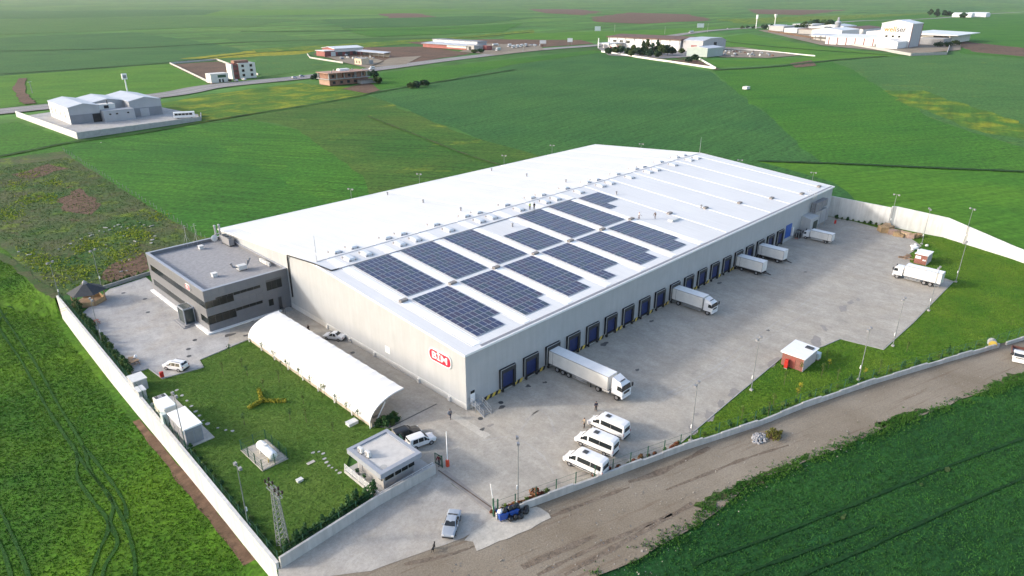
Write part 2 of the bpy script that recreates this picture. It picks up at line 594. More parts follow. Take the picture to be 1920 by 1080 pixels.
# lower wheat field beyond the retaining wall
rows = [-30, -20, -15, -12, -10.5, -9.5, 0, 15, 25, 35, 45, 60, 80, 95.5, 98, 101, 104, 108, 112, 117, 122, 128, 140, 155, 170, 200]
cols = [0, 0.8, 1.6, 2.5, 3.6, 5, 7, 9, 11.5, 14, 18, 30, 80, 160, 400]
mb = MB()
v = []
for y in rows:
    for d in cols:
        x = xl(y) - d
        v.append((x, y, float(lowz(x, y))))
nc = len(cols)
mb.add(v, [(j * nc + i + 1, j * nc + i, (j + 1) * nc + i, (j + 1) * nc + i + 1) for j in range(len(rows) - 1) for i in range(nc - 1)])
struct(mb.build('field', MAT['f_left'], smooth=True))

_fz = [0.02]
def fld(pts, mat, step=0, amp=0, dz=0.006, name='field'):
    _fz[0] += dz
    return sheet(name, pts, _fz[0], MAT[mat], step, amp, _fz[0] * 7)

# fields, near to far (each sheet a little above the last)
fld([(-37, -48), (-10, -40), (-12.0, -34.7), (-7.1, -36.3), (2.1, -38.5), (4.9, -38.3), (14.9, -39.7), (24.8, -42.7), (30.7, -44.8), (40.8, -48.1), (47.2, -49.9), (55.8, -53.6), (64.8, -56.8), (74.6, -60.3), (110, -71), (200, -100), (420, -160), (420, -420), (-120, -420)], 'f_dark', 3, 1.6)
fld([(-34, 96.5), (-15.3, 95.8), (0, 93), (10.8, 106.2), (5.5, 116.1), (6.9, 173.1), (10.6, 273.1), (-11.4, 273.1), (-30, 262), (-34, 200), (-34.5, 140)], 'weeds', 4, 1.2)
fld([(7.0, 373.1), (14.8, 376.9), (22.1, 289.8), (10.7, 271.3), (-11.4, 273.1), (-150, 270), (-150, 385)], 'f_right', 8, 2)
fld([(11.3, 273.8), (22.9, 292.6), (79.8, 297.4), (105.2, 292.9), (107.7, 246.2), (76.5, 143.5), (58.7, 110.8), (60, 90), (0, 92), (10.8, 106.2), (5.5, 116.1), (6.9, 173.1)], 'f_back', 8, 2)
fld([(69.5, 296.7), (78.6, 296.4), (70.0, 219.7), (62.1, 164.3), (54.0, 117.4), (46.9, 118.6), (53.8, 173.0), (62.7, 235.6)], 'f_band', 4, 5)
fld([(-11.5, 187.4), (-2.4, 197.3), (-3.5, 170.2), (-9.4, 159.8), (-14.0, 170.1)], 'soil', 4, 3)
fld([(-19.2, 109.6), (-9.9, 113.6), (-13.0, 100.7), (-20.9, 94.5), (-23.3, 101.6)], 'soil', 3, 2)
fld([(-14.7, 237.4), (-0.3, 247.8), (3.5, 233.4), (-10.8, 224.2)], 'soil', 5, 4)
fld([(79.8, 297.4), (145.9, 314.9), (206.9, 332.0), (154.3, 163.9), (147.6, 120.8), (155.2, 101.3), (150, 100), (60, 90), (58.7, 110.8), (76.5, 143.5), (107.7, 246.2), (105.2, 292.9)], 'f_mix', 10, 4)
fld([(79.8, 321.9), (93.8, 392.0), (136.6, 413.7), (211.2, 432.1), (227.1, 361.8), (210.1, 336.7), (149.3, 320.9), (81.2, 300.7)], 'f_yel', 10, 3)
fld([(210.1, 336.7), (300.1, 365.3), (438.8, 425.1), (619.6, 460.8), (563.0, 327.6), (518.3, 253.9), (403.6, 167.3), (316.6, 101.9), (205.2, 23.2), (149.1, -13.8), (150, 6), (150, 100), (155.2, 101.3), (147.6, 120.8), (154.3, 163.9)], 'f_teal', 14, 4)
fld([(528.9, 257.2), (701.6, 216.7), (621.4, 166.2), (475.6, 91.7), (362.1, 28.3), (312.8, -14.4), (305.0, -31.0), (300, -140), (130, -66), (141, -46), (148.5, -29), (147.5, -15), (150, 6), (149.1, -13.8), (205.2, 23.2), (316.6, 101.9), (403.6, 167.3)], 'f_right', 14, 4)
fld([(201.2, 51.1), (216.1, 27.4), (235.6, -3.1), (258.5, -37.8), (300, -140), (130, -66), (141, -46), (148.5, -29), (147.5, -15), (150, 6), (155.2, -8.9), (188.7, 16.8)], 'f_bright', 14, 3)
fld([(701.6, 216.7), (806.6, 210.0), (880.9, 153.5), (826.5, 45.6), (305.0, -31.0), (312.8, -14.4), (362.1, 28.3), (475.6, 91.7), (621.4, 166.2)], 'f_right2', 16, 6)
fld([(480.8, 95.1), (500.2, 74.7), (450.7, 39.5), (375.5, -11.8), (328.2, -19.7), (338.0, 1.2), (382.2, 33.6), (425.4, 66.0)], 'f_yel', 10, 6)
fld([(287.6, 450.8), (683.5, 502.2), (544.5, 263.3), (626.5, 466.2), (443.0, 429.2), (302.5, 368.2), (220.1, 351.4)], 'f_right', 14, 3)
fld([(615.8, 328.6), (735.2, 253.1), (920.3, 511.1), (1217.2, 575.6), (942.6, 332.4), (839.4, 186.3), (715.1, 222.0), (555.9, 266.9)], 'f_bright', 18, 4)
fld([(58.9, 655.1), (207.5, 680.9), (155.5, 465.4), (112.2, 443.4), (31.0, 444.4), (18.9, 438.1), (-150, 470), (-150, 760)], 'f_bright', 14, 4, 0.012)
fld([(149.9, 1385.4), (428.3, 1467.1), (375.6, 972.0), (339.0, 764.4), (209.9, 687.3), (36.9, 654.6)], 'f_teal', 30, 10, 0.012)
fld([(327.0, 739.8), (406.4, 717.9), (284.6, 524.7), (211.3, 493.9), (252.4, 598.7)], 'f_right2', 16, 4, 0.012)
fld([(236.5, 736.0), (356.3, 799.7), (419.0, 805.6), (416.9, 748.1), (361.6, 702.4), (262.6, 708.0)], 'f_yflower', 16, 8, 0.012)
fld([(360.8, 823.6), (484.9, 834.0), (745.7, 870.6), (1077.9, 994.4), (951.4, 876.0), (697.7, 801.7), (416.4, 734.5), (339.0, 764.4)], 'f_yel', 25, 8, 0.012)
fld([(478.5, 1282.0), (606.4, 1265.8), (514.1, 897.0), (406.5, 902.2)], 'f_right2', 30, 12, 0.012)
fld([(880.7, 891.2), (1127.0, 818.5), (1597.3, 784.1), (1164.2, 668.9), (887.1, 638.2), (778.2, 647.0), (718.0, 713.5)], 'f_bright', 30, 8, 0.012)
fld([(1992.4, 779.2), (3801.0, 930.9), (3549.4, 445.1), (889.7, 54.8), (927.0, 153.7), (1516.3, 304.0), (1603.3, 522.0)], 'f_right', 30, 8, 0.012)
fld([(1219.2, 223.8), (1091.9, 118.9), (994.5, 80.5), (899.2, 65.7), (960.0, 144.5), (1081.8, 197.4)], 'soil', 20, 9, 0.012)
for p in ([(202.2, 669.2), (251.9, 670.0), (237.7, 606.2), (197.1, 521.1), (159.6, 471.1)], [(481.3, 753.5), (555.5, 705.1), (510.6, 566.1), (339.1, 498.1), (382.0, 579.8)], [(252.5, 399.1), (229.3, 350.4), (211.7, 339.1), (213.7, 375.8)],
          [(596.0, 806.8), (731.1, 787.7), (828.4, 656.8), (764.5, 582.4), (548.9, 590.7), (542.6, 655.7)], [(587.0, 359.6), (619.7, 324.5), (560.6, 278.1), (567.5, 322.9)], [(372.3, 690.8), (401.9, 722.8), (480.7, 723.0), (373.9, 530.1), (330.1, 541.2)]):
    fld(p, 'soil', 8, 3, 0.008)
for p in ([(1920.4, 2789.6), (1958.7, 2536.5), (1491.7, 1738.2), (1226.6, 1544.7), (1294.7, 1788.4)], [(3368.1, 3208.4), (3550.4, 2935.3), (2877.9, 2201.1), (2239.8, 1815.5), (2489.5, 2246.6)],
          [(1986.3, 1570.6), (2836.5, 2008.1), (2678.2, 1590.5), (1960.7, 1069.9), (1536.0, 1038.9), (1570.9, 1208.1)], [(5161.9, 2638.1), (9496.7, 4060.6), (4451.6, 1584.8), (2854.8, 1183.3), (2955.1, 1415.3)], [(647.0, 237.8), (700.0, 238.3), (641.4, 208.6), (605.5, 214.0)]):
    fld(p, 'soil', 60, 30, 0.012)
# long narrow holdings on the far plain
for p, m_ in (([(732.5, 5153.5), (2027.4, 7056.9), (1842.9, 4249.1), (1154.6, 2893.4), (359.5, 2741.1)], 'f_teal'), ([(1842.9, 4249.1), (3882.9, 5657.5), (2746.9, 2968.1), (1771.2, 2594.6), (1115.2, 2798.1)], 'f_bright'), ([(338.2, 2603.4), (971.3, 2842.7), (1098.3, 2026.5), (751.4, 1606.8), (463.2, 1574.4), (169.7, 1513.2)], 'f_right2'), ([(1142.4, 1973.0), (1855.0, 2003.3), (1753.3, 1626.4), (1120.1, 1285.9), (818.3, 1335.8)], 'f_teal'),
              ([(4300.1, 4930.8), (6334.6, 4732.8), (5491.0, 2856.2), (3588.1, 2878.7)], 'f_right2'), ([(2018.3, 1093.4), (2696.9, 1074.0), (3801.0, 930.9), (2409.4, 814.2), (1713.1, 829.4)], 'f_yel'), ([(7368.3, 2611.1), (8749.6, 1208.2), (5314.0, 704.1), (4124.6, 1015.9), (4468.1, 1560.1)], 'f_teal'), ([(1800.8, 12062.7), (3918.7, 11951.0), (3963.1, 7903.8), (2191.9, 7615.2), (866.8, 6022.0)], 'f_right2'), ([(786.9, 1285.8), (1073.6, 1232.7), (1336.3, 1275.1), (942.8, 954.6), (653.5, 973.5)], 'f_right')):
    fld(p, m_, 60, 25, 0.012)
# brown farm track beyond the highway
_fz[0] += 0.01
ribbon('track', smooth_line([(68.1, 621.6), (50.5, 547.4), (40.2, 483.5), (35.8, 445.9)], 8), 7.0, _fz[0], MAT['soil'], wob=0.5)
ribbon('track', smooth_line([(-37.1, 139.8), (-35.3, 126.0), (-34.6, 108.5), (-33.4, 96.6)], 8), 2.0, 0.12, MAT['verge'], wob=0.8)
# ditches and field margins
for ln, w in (([(-16.6, 274.2), (1.7, 282.2), (18.9, 289.6), (47.9, 291.6), (81.9, 302.4), (113.7, 310.4), (164.3, 321.7), (210.1, 336.7)], 2.0), ([(211.7, 339.1), (258.4, 352.3), (311.0, 365.0), (405.4, 388.6)], 3.0), ([(528.9, 257.2), (602.4, 233.5), (715.1, 222.0), (814.7, 201.3)], 7.0),
              ([(201.2, 51.1), (218.0, 28.2), (237.6, -2.5), (258.8, -34.5)], 2.4), ([(124.3, 1010.1), (263.1, 959.9), (442.5, 975.9), (614.5, 917.0), (729.3, 837.9), (984.6, 907.1)], 7.0), ([(62.8, 676.1), (139.0, 679.7), (212.3, 693.8), (334.9, 756.0), (431.5, 746.7)], 4.0), ([(998.6, 538.4), (899.7, 397.1), (852.1, 275.4), (839.4, 186.3)], 5.0), ([(581.6, 1328.4), (801.9, 1188.8), (1062.7, 1146.4)], 14.0)):
    _fz[0] += 0.006
    ribbon('ditch', smooth_line(ln, 10), w, _fz[0], MAT['ditch'], wob=0.7)
_fz[0] += 0.01
ribbon('track', smooth_line([(661.6, 511.1), (647.0, 418.6), (612.0, 332.8), (536.8, 256.3)], 8), 4.0, _fz[0], MAT['soil'], wob=0.6)
ribbon('track', smooth_line([(155.4, 256.2), (139.5, 192.8), (127.4, 144.7), (122.2, 111.2)], 8), 1.0, _fz[0] + .004, MAT['verge'], wob=0.9)

# low hills closing the plain
m_ = MB()
vv, ff = [], []
rr = [4600, 5600, 6800, 8200, 10000, 12500, 16000, 22000]
hz_ = [-2, 14, 40, 78, 120, 165, 190, 200]
na = 60
for i, q in enumerate(rr):
    for k in range(na + 1):
        a = R(-45 + 180 * k / na)
        z = hz_[i] * (0.75 + 0.5 * mn.noise(Vector((k * .21, i * .5, 3.3))))
        vv.append((q * math.cos(a), q * math.sin(a), z))
for i in range(len(rr) - 1):
    for k in range(na):
        b0 = i * (na + 1) + k
        ff.append((b0, b0 + na + 1, b0 + na + 2, b0 + 1))
m_.add(vv, ff)
m_.v = [tuple(p) for p in m_.v]
hl_ = m_.build('hills', MAT['ground'], smooth=True)
hl_.data.flip_normals()
struct(hl_)

# highway and its far continuation
_fz[0] += 0.015
HZ = _fz[0]
hw = [(-400, 360), (-150, 398), (16, 421), (108, 430), (156, 456), (230, 465), (315, 482), (445, 520), (606, 553), (712, 555), (800, 561), (960, 606), (1145, 657), (1292, 690), (1526, 700), (1724, 693), (2225, 720), (2636, 650), (3963, 707), (5200, 640)]
ribbon('highway', smooth_line(hw, 6), 24, HZ, MAT['asphalt'])
for s in (-4.6, 4.6):
    L, Rr = strip_pts(smooth_line(hw[2:12], 6), abs(2 * s))
    ribbon('lane_marking', L if s < 0 else Rr, 0.35, HZ + 0.03, M('faded_road_paint', (0.6, 0.6, 0.58), 0.8, 0.15, 0.2))
sheet('forecourt', [(694.3, 521.2), (805.1, 576.5), (839.8, 462.9), (680.2, 346.5), (604.7, 361.3), (601.7, 431.2)], HZ + 0.03, MAT['asphalt'])
sheet('forecourt', [(321.6, 500.8), (402.3, 578.8), (445.2, 576.8), (366.5, 502.3)], HZ + 0.02, MAT['dirt'])
sheet('forecourt', [(362.8, 643.1), (394.8, 608.6), (373.9, 548.8), (315.5, 491.9), (336.3, 570.3)], HZ + 0.02, MAT['dirt'])
sheet('forecourt', [(518.5, 596.4), (656.4, 701.2), (675.5, 607.6), (617.3, 544.7), (514.0, 525.8)], HZ + 0.02, MAT['dirt'])
sheet('forecourt', [(709.7, 363.4), (820.9, 415.0), (842.4, 391.5), (757.6, 274.8), (696.4, 283.9), (667.5, 326.0)], HZ + 0.02, MAT['dirt'])
sheet('forecourt', [(1363.1, 626.7), (1550.9, 582.6), (1474.4, 285.0), (989.7, 168.8), (870.1, 189.7), (959.2, 331.8)], HZ + 0.02, MAT['dirt'])

# dirt road in front of the compound
sheet('dirt_road', [(-38.5, -12), (-29.5, -15.5), (-13.9, -19.0), (0.8, -24.6), (15, -29), (28, -34), (37.8, -36.6), (54, -42.2), (88.5, -55.6), (110, -64.2), (200, -93), (420, -150), (420, -162), (200, -102), (110, -72), (73.9, -60.4), (64.5, -56.9), (55.2, -53.7), (46.4, -50.1), (40.4, -48.2), (30.0, -45.1), (23.9, -43.1), (14.2, -40.0), (3.2, -39.3), (-6.5, -37.4), (-12.6, -35.2), (-16, -40), (-38.5, -49)], 0.16, MAT['dirt'], 2.5, 0.9)
for ln, w in (([(-16.6, -30.6), (-10.7, -32.0), (-3.9, -34.0), (2.6, -35.9)], 0.5), ([(-14.4, -32.8), (-8.2, -34.0), (-0.5, -35.5), (6.2, -36.8)], 0.6), ([(-17.0, -28.6), (-11.4, -30.2), (-7.0, -31.5)], 0.8), ([(6.0, -32.9), (13.1, -35.1), (19.8, -37.2), (27.0, -40.1)], 0.45), ([(-26.2, -18.7), (-21.2, -21.4), (-13.9, -23.8), (-6.5, -26.0), (3.0, -29.1)], 0.5), ([(3.8, -28.4), (8.8, -30.3), (18.3, -32.2)], 0.7)):
    ribbon('wheel_rut', smooth_line(ln, 8), w, 0.172, MAT['dirt_rut'], wob=0.9)
# grassy fringes that run into the road
FR = ([(5.8, -37.1), (11.6, -38.3), (19.1, -40.7), (27.3, -43.1), (23.6, -43.2), (14.2, -40.0), (6.3, -39.0)], [(40.7, -47.3), (47.4, -49.0), (51.5, -51.7), (45.6, -50.3)], [(66.6, -56.5), (72.6, -58.3), (77.6, -60.5), (73.7, -61.2), (66.3, -58.1)])
for i, p in enumerate(FR):
    sheet('verge', p, 0.178 + 0.004 * i, MAT['verge'], 0.8, 1.3, i * 3.3)

# lawns, paving, driveway
LAWN_L = [(xl(-8.5) + 0.3, -8.6), (-22, -7.9), (-22, 0.4), (-19, 3.7), (-11.4, 4.2), (-13.0, 7.0), (-12.6, 47.6), (-23.3, 46.0), (-23.8, 42.9), (-30.4, 44), (-30.8, 49.5), (xl(50) + 0.3, 49.5)]
sheet('lawn', LAWN_L, 0.19, MAT['lawn'])
LAWN_R = [(14.1, -28.6), (15, -29), (28, -34), (37.8, -36.6), (54, -42.2), (88.5, -55.6), (110, -64.2), (131, -63), (141.2, -46), (147.8, -29), (147, -15), (146, 4), (140, 4), (60, -20), (33, -25)]
sheet('lawn', LAWN_R, 0.19, MAT['lawn_r'])
sheet('driveway', [(-13, -7.9), (-22.5, -7.8), (xl(-9) + 0.2, -9), (-38.2, -12), (-33, -14.3), (-29.5, -16.8), (-18.6, -20.4), (-13.4, -20.8)], 0.196, MAT['apron'], 2, 0.25)
YARD = [(-13.7, -20.3), (0.8, -25.0), (14.1, -28.6), (33.2, -28), (51.7, -27.6), (60.9, -31.1), (66.6, -32.3), (67.8, -39.6), (83.9, -39.9), (114, -39.6), (115.1, -35.9), (121, -28.5), (127.3, -26.6), (136, -27), (142.5, -21.3), (145.6, -6), (145.6, 3), (141, 3), (4, 3), (0.2, 3), (0.2, 60), (-16, 60), (-16, 84), (-17, 84.5), (-17.3, 85), (-15.8, 94.8), (-24, 93.2), (-32, 83.5), (-32.4, 78.5), (-33.2, 64.5), (-33.4, 49.4), (-30.8, 49.4), (-30.4, 44), (-23.8, 42.9), (-23.3, 46), (-12.6, 47.6), (-13.0, 7.0), (-11.4, 4.2), (-14.6, 0.2), (-13, -0.5), (-13, -8)]
sheet('yard', YARD, 0.2, MAT['pave'])
sheet('office_forecourt', [(-17, 48.2), (-12.6, 47.6), (-23.3, 46), (-23.8, 42.9), (-30.4, 44), (-30.8, 49.4), (-33.4, 49.4), (-33.2, 64.5), (-32.4, 78.5), (-32, 83.5), (-24, 93.2), (-15.8, 94.8), (-16, 84), (-16, 60), (-13, 56)], 0.204, MAT['pave_w'])
sheet('concrete_pad', [(-13.7, -20.4), (-8.5, -22.9), (-8.3, -23.5), (-8.3, -24.9), (-8.7, -25.6), (-13.0, -24.8), (-18.0, -23.4), (-19.0, -23.1), (-18.3, -21.7), (-18.9, -20.8), (-17.4, -20.4)], 0.206, MAT['pad'], 1.0, 0.25)
# kerbs round the yard edge
mb = MB()
kl = [(14.1, -28.75), (33.2, -28.15), (51.7, -27.75), (60.9, -31.25), (66.5, -32.45), (67.7, -39.75), (83.9, -40.05), (114.1, -39.75), (115.3, -36)]
wall_mesh(mb, kl, 0.14, [0.1] * 9, [0.3] * 9)
struct(mb.build('kerb', MAT['concrete']))
mb = MB()
kl = [(-12.45, 47.75), (-23.2, 46.15), (-23.7, 43.05), (-30.3, 44.1), (-30.65, 49.5), (-33.2, 49.55)]
wall_mesh(mb, kl, 0.14, [0.1] * 6, [0.31] * 6)
struct(mb.build('kerb', MAT['concrete']))
# slot drain and concrete channel in the yard
struct(MB().box(-11.6, -2.2, 4.6, 4.85, 0.15, 0.21).build('drain', M('iron_grating', (0.07, 0.065, 0.06), 0.6, 0.2, 3)))
struct(MB().box(-3.2, -1.9, -7.5, 0.6, 0.15, 0.208).build('channel', MAT['pad']))
ribbon('gate_rail', [(-12.4, -9.0), (-12.9, -19.6)], 0.9, 0.2105, MAT['wet'])
struct(MB().box(-12.75, -12.6, -19.8, -8.4, 0.19, 0.235).build('gate_track', M('rusty_rail', (0.12, 0.085, 0.06), 0.7, 0.3, 2)))
for ln in ([(1.6, -10.1), (5.5, -8.6), (7.9, -8.3), (7.6, -10.7), (5.3, -13.8)], [(4.4, -8.5), (7.7, -8.1), (9.5, -9.0), (9.3, -11.3)], [(12.2, -10.0), (14.9, -13.2), (15.1, -19.3)], [(-4.2, -7.5), (-0.1, -10.1), (-0.0, -15.4), (-2.0, -20.2)], [(26.3, -19.8), (39.7, -20.9), (56.6, -20.5), (81.4, -20.5)], [(22.4, -20.3), (36.6, -21.7), (55.3, -22.3), (80.2, -23.3)]):
    ribbon('tyre_mark', smooth_line(ln, 8), 0.28, 0.2095, MAT['tyremark'], wob=0.9)
# stains: oil under the docks, damp patches along the grass
def blot(x, y, rx, ry, seed, mat, z=0.212, rot=0.0):
    n = 22
    p = []
    for i in range(n):
        a = 2 * PI * i / n
        k = 0.75 + 0.55 * mn.noise(Vector((math.cos(a) * 1.3 + seed, math.sin(a) * 1.3, seed)))
        u, w = rx * k * math.cos(a), ry * k * math.sin(a)
        p.append((x + u * math.cos(rot) - w * math.sin(rot), y + u * math.sin(rot) + w * math.cos(rot)))
    sheet('stain', p, z, mat)
for i, (c, rx, ry) in enumerate((((4.5, -3.4), 0.9, 0.5), ((12.0, -1.9), 0.8, 0.5), ((14.9, -3.1), 0.7, 0.4), ((33.2, -1.7), 1.3, 0.7), ((-1.8, -5.6), 0.8, 0.4), ((75.5, -2.0), 0.9, 0.5), ((29.4, -11.8), 0.5, 0.4), ((47.7, -2.4), 0.9, 0.4), ((60.3, -21.0), 0.5, 0.4), ((-14.8, 51.9), 1.2, 0.8), ((-12.9, 49.6), 0.7, 0.5), ((-11.1, 8.7), 0.9, 0.5), ((96.1, -13.1), 0.5, 0.5))):
    blot(*c, rx, ry, i * 2.7 + 1, MAT['stain'])
for i, (c, rx, ry, r) in enumerate((((25.6, -28.0), 2.2, 0.9, .6), ((20.4, -28.3), 1.9, 0.7, .6), ((34.3, -27.4), 2.0, 1.0, .3), ((30.1, -27.5), 1.5, .7, .4), ((24.6, -26.4), .7, .5, 0), ((48.8, -27.4), 2.6, .8, .1), ((62.3, -29.5), 3.0, 1.2, .4), ((69.1, -28.3), 1.8, .7, .9), ((81.2, -27.4), 2.8, .9, .2), ((85.5, -27.4), 1.6, .6, .1), ((88.0, -28.0), 1.2, .5, .2), ((1.3, -23.2), 1.5, .5, -.2), ((-3.6, -21.6), 1.2, .5, -.3), ((-0.3, -5.7), .8, .4, 0), ((2.3, 45.6), 1.0, .3, .2))):
    blot(*c, rx, ry, i * 1.9 + 3, MAT['wet'], 0.2165, r)
# tractor tracks through the lower wheat
for ln in ([(-42.0, 105), (-44.6, 99.5), (-44.7, 80.1), (-45.5, 58.8), (-45.7, 46.0), (-45.8, 38.7), (-47.4, 31.9), (-47.5, 25.1), (-47.4, 17.5), (-50.0, 12.7), (-51.9, 9.1)],
           [(-40.0, 105), (-42.7, 109.7), (-42.9, 80.6), (-43.9, 57.1), (-44.5, 40.5), (-45.6, 32.8), (-45.6, 25.8), (-45.8, 21.1), (-47.2, 17.4), (-47.7, 12.9), (-49.9, 10.0), (-51.0, 7.7)],
           [(-45.8, 38.7), (-45.8, 32.1), (-45.5, 23.9), (-45.9, 16.0), (-46.9, 9.4), (-48.1, 5.2)],
           [(-44.5, 40.5), (-44.3, 29.4), (-44.5, 21.1), (-45.4, 16.7)],
           [(-56.8, 35.3), (-56.8, 27.0), (-56.8, 19.6), (-57.0, 13.7)], [(-58.6, 28.2), (-58.2, 22.3), (-58.5, 15.2)]):
    ribbon('wheel_track', smooth_line(ln, 8), 0.42, lambda x, y: float(lowz(x, y)) + 0.09, MAT['rut'], wob=0.7)
# strip of bare soil at the foot of the retaining wall
ribbon('soil_strip', [(xl(y) - 0.75, y) for y in range(-9, 45, 3)], 1.3, lambda x, y: float(lowz(x, y)) + 0.035, MAT['soil'], wob=0.9)

# thin spots and drill misses in the near wheat
for i, (c, rx, ry) in enumerate((((37.0, -58.1), .9, .35), ((31.0, -56.5), .7, .25), ((17.5, -51.5), .8, .3))):
    blot(*c, rx, ry, i * 2.1 + 5, MAT['verge'], 0.165)
for ln in ([(-2.9, -42.2), (8.0, -46.7), (20.6, -51.5), (36.1, -57.2), (53.3, -64.0)], [(4.2, -51.6), (15.2, -55.9), (29.2, -60.9), (43.5, -66.4)], [(-0.9, -46.5), (9.0, -50.8), (18.5, -54.8)]):
    ribbon('wheel_track', smooth_line(ln, 10), 0.4, 0.16, MAT['f_dark2'], wob=0.9)
# loose stones on the dirt road
q_ = scatter([(-30, -20), (-14, -23), (1, -26), (28, -36), (54, -44), (88, -57.5), (88, -62), (54, -52), (28, -46), (0, -40), (-25, -42)], 1500)
V = []
for x, y in q_:
    r_ = abs(RNG.normal()) * .05 + .025
    a = RNG.uniform(0, 6.3)
    V += [(x + r_ * math.cos(a + k * 1.571) * (1 + .3 * (k % 2)), y + r_ * math.sin(a + k * 1.571), .175 + r_ * .7 * (k < 2)) for k in range(4)]
o = link('loose_stones', big_mesh('loose_stones', np.array(V), np.arange(len(V)).reshape(-1, 4), [M('road_stone', (0.27, 0.245, 0.21), .9, .4, .7)]))
o['kind'] = 'stuff'
tag(o, 'loose pale stones scattered over the dirt road', 'stones')

# standing crop and weeds: blades nobody could count
def crop(name, label, poly, n, zf, h, w, mat, blades=3):
    p = scatter(poly, n)
    V, F = tufts(p, zf, h, w, blades)
    o = link(name, big_mesh(name, V, F, [mat]))
    o['kind'] = 'stuff'
    tag(o, label, 'grass')
    return o
flat = lambda z: (lambda x, y: np.full(len(x), z))
crop('wheat_blades', 'dense dark green wheat in the field across the dirt road', [(-36, -49), (-12, -42), (2.1, -38.5), (14.9, -39.7), (30.7, -44.8), (55.8, -53.6), (110, -73), (110, -125), (30, -95), (-36, -75)], 100000, flat(0.02), 0.15, 0.06, leaf_mat('wheat_leaf_dark', (0.015, 0.06696, 0.014), (0.035, 0.1296, 0.022), 0.25), 2)
crop('young_wheat_blades', 'bright green young wheat below the white retaining wall', [(xl(0) - 1.5, -9), (xl(95) - 1.5, 95), (xl(95) - 2, 140), (-70, 140), (-75, 20), (-55, -9)], 55000, lambda x, y: lowz(x, y), 0.13, 0.08, leaf_mat('wheat_leaf_bright', (0.0297, 0.106, 0.008), (0.1148, 0.2067, 0.012), 0.07), 2)
crop('lawn_blades', 'mown grass of the lawn beside the white canopy', LAWN_L, 30000, flat(0.19), 0.05, 0.06, leaf_mat('lawn_leaf', (0.085, 0.175, 0.022), (0.16, 0.235, 0.045), 0.12), 2)
LAWN_R2 = [(15, -29.2), (28, -33.6), (54, -41.8), (88.5, -55), (110, -63), (131, -62), (141, -46), (147, -29), (144, -22), (136.5, -27.5), (127.5, -27), (121, -29), (115.5, -36), (114.3, -40), (83.9, -40.3), (67.4, -40), (66.3, -32.8), (60.8, -31.6), (51.7, -28), (33.2, -28.4)]
crop('verge_blades', 'rough bright grass between the paved yard and the low road wall', LAWN_R2, 30000, flat(0.19), 0.1, 0.07, leaf_mat('verge_leaf', (0.05, 0.155, 0.012), (0.13, 0.22, 0.025), 0.12), 2)
WP = [(-33, 97), (-15, 97), (0, 95), (5, 116), (7, 172), (9, 255), (-30, 255), (-33, 190)]
crop('weed_blades', 'mixed green weeds on the rubble-strewn waste plot', WP, 9000, flat(0.03), 0.22, 0.12, leaf_mat('weed_leaf', (0.06, 0.12, 0.025), (0.15, 0.17, 0.055), 0.06), 2)
# ragged margin: tufts straying from the crop onto the road edge
ed = [(-12.0, -34.7), (-7.1, -36.3), (2.1, -38.5), (4.9, -38.3), (14.9, -39.7), (24.8, -42.7), (30.7, -44.8), (40.8, -48.1), (47.2, -49.9), (55.8, -53.6), (64.8, -56.8), (74.6, -60.3)]
pp = []
for a_, b_ in zip(ed[:-1], ed[1:]):
    a_, b_ = np.array(a_), np.array(b_)
    k = int(np.linalg.norm(b_ - a_) * 45)
    q = a_ + (b_ - a_) * RNG.random((k, 1)) + RNG.normal(size=(k, 2)) * 0.7 + np.array([0.25, -0.7])
    keep = np.array([mn.noise(Vector((x * .35, y * .35, 2.2))) for x, y in q]) > -.25
    pp.append(q[keep])
for p in FR:
    pp.append(scatter(p, 500))
V, F = tufts(np.concatenate(pp), flat(0.17), 0.17, 0.07, 3)
o = link('margin_tufts', big_mesh('margin_tufts', V, F, [leaf_mat('margin_leaf', (0.018, 0.085, 0.014), (0.06, 0.15, 0.02), 0.2)]))
o['kind'] = 'stuff'
tag(o, 'ragged tufts of grass along the field edge of the dirt road', 'grass')
# yellow-flowering weed clumps on the waste plot
pts = []
for cpx in ((-18.5, 129.4), (-20.8, 127.7), (-16.3, 130.2), (-5.5, 132.6), (-7.9, 131.7), (-5.3, 127.1), (-11.6, 118.2), (-14.9, 115.9), (-17.1, 112.7), (-25.8, 108.9), (-24.0, 109.4), (-20.0, 191.6), (-16.2, 192.2), (-12.6, 191.2), (-26.3, 181.1), (-27.0, 174.0), (-30.6, 132.0), (-30.7, 123.9), (-28.4, 119.0), (-29.9, 106.0), (-30.2, 120.8), (3.5, 144.2), (-9.8, 232.4), (-6.8, 212.4), (-17.0, 217.5)):
    k = 60
    pts.append(np.array(cpx) + RNG.normal(size=(k, 2)) * np.array([1.7, 3.6]))
V, F = tufts(np.concatenate(pts), flat(0.03), 0.32, 0.14, 4)
o = link('flowering_weeds', big_mesh('flowering_weeds', V, F, [leaf_mat('mustard_weed', (0.17, 0.27, 0.025), (0.38, 0.40, 0.05), 0.3)]))
o['kind'] = 'stuff'
tag(o, 'yellow flowering weed clumps on the waste plot behind the office', 'weeds')


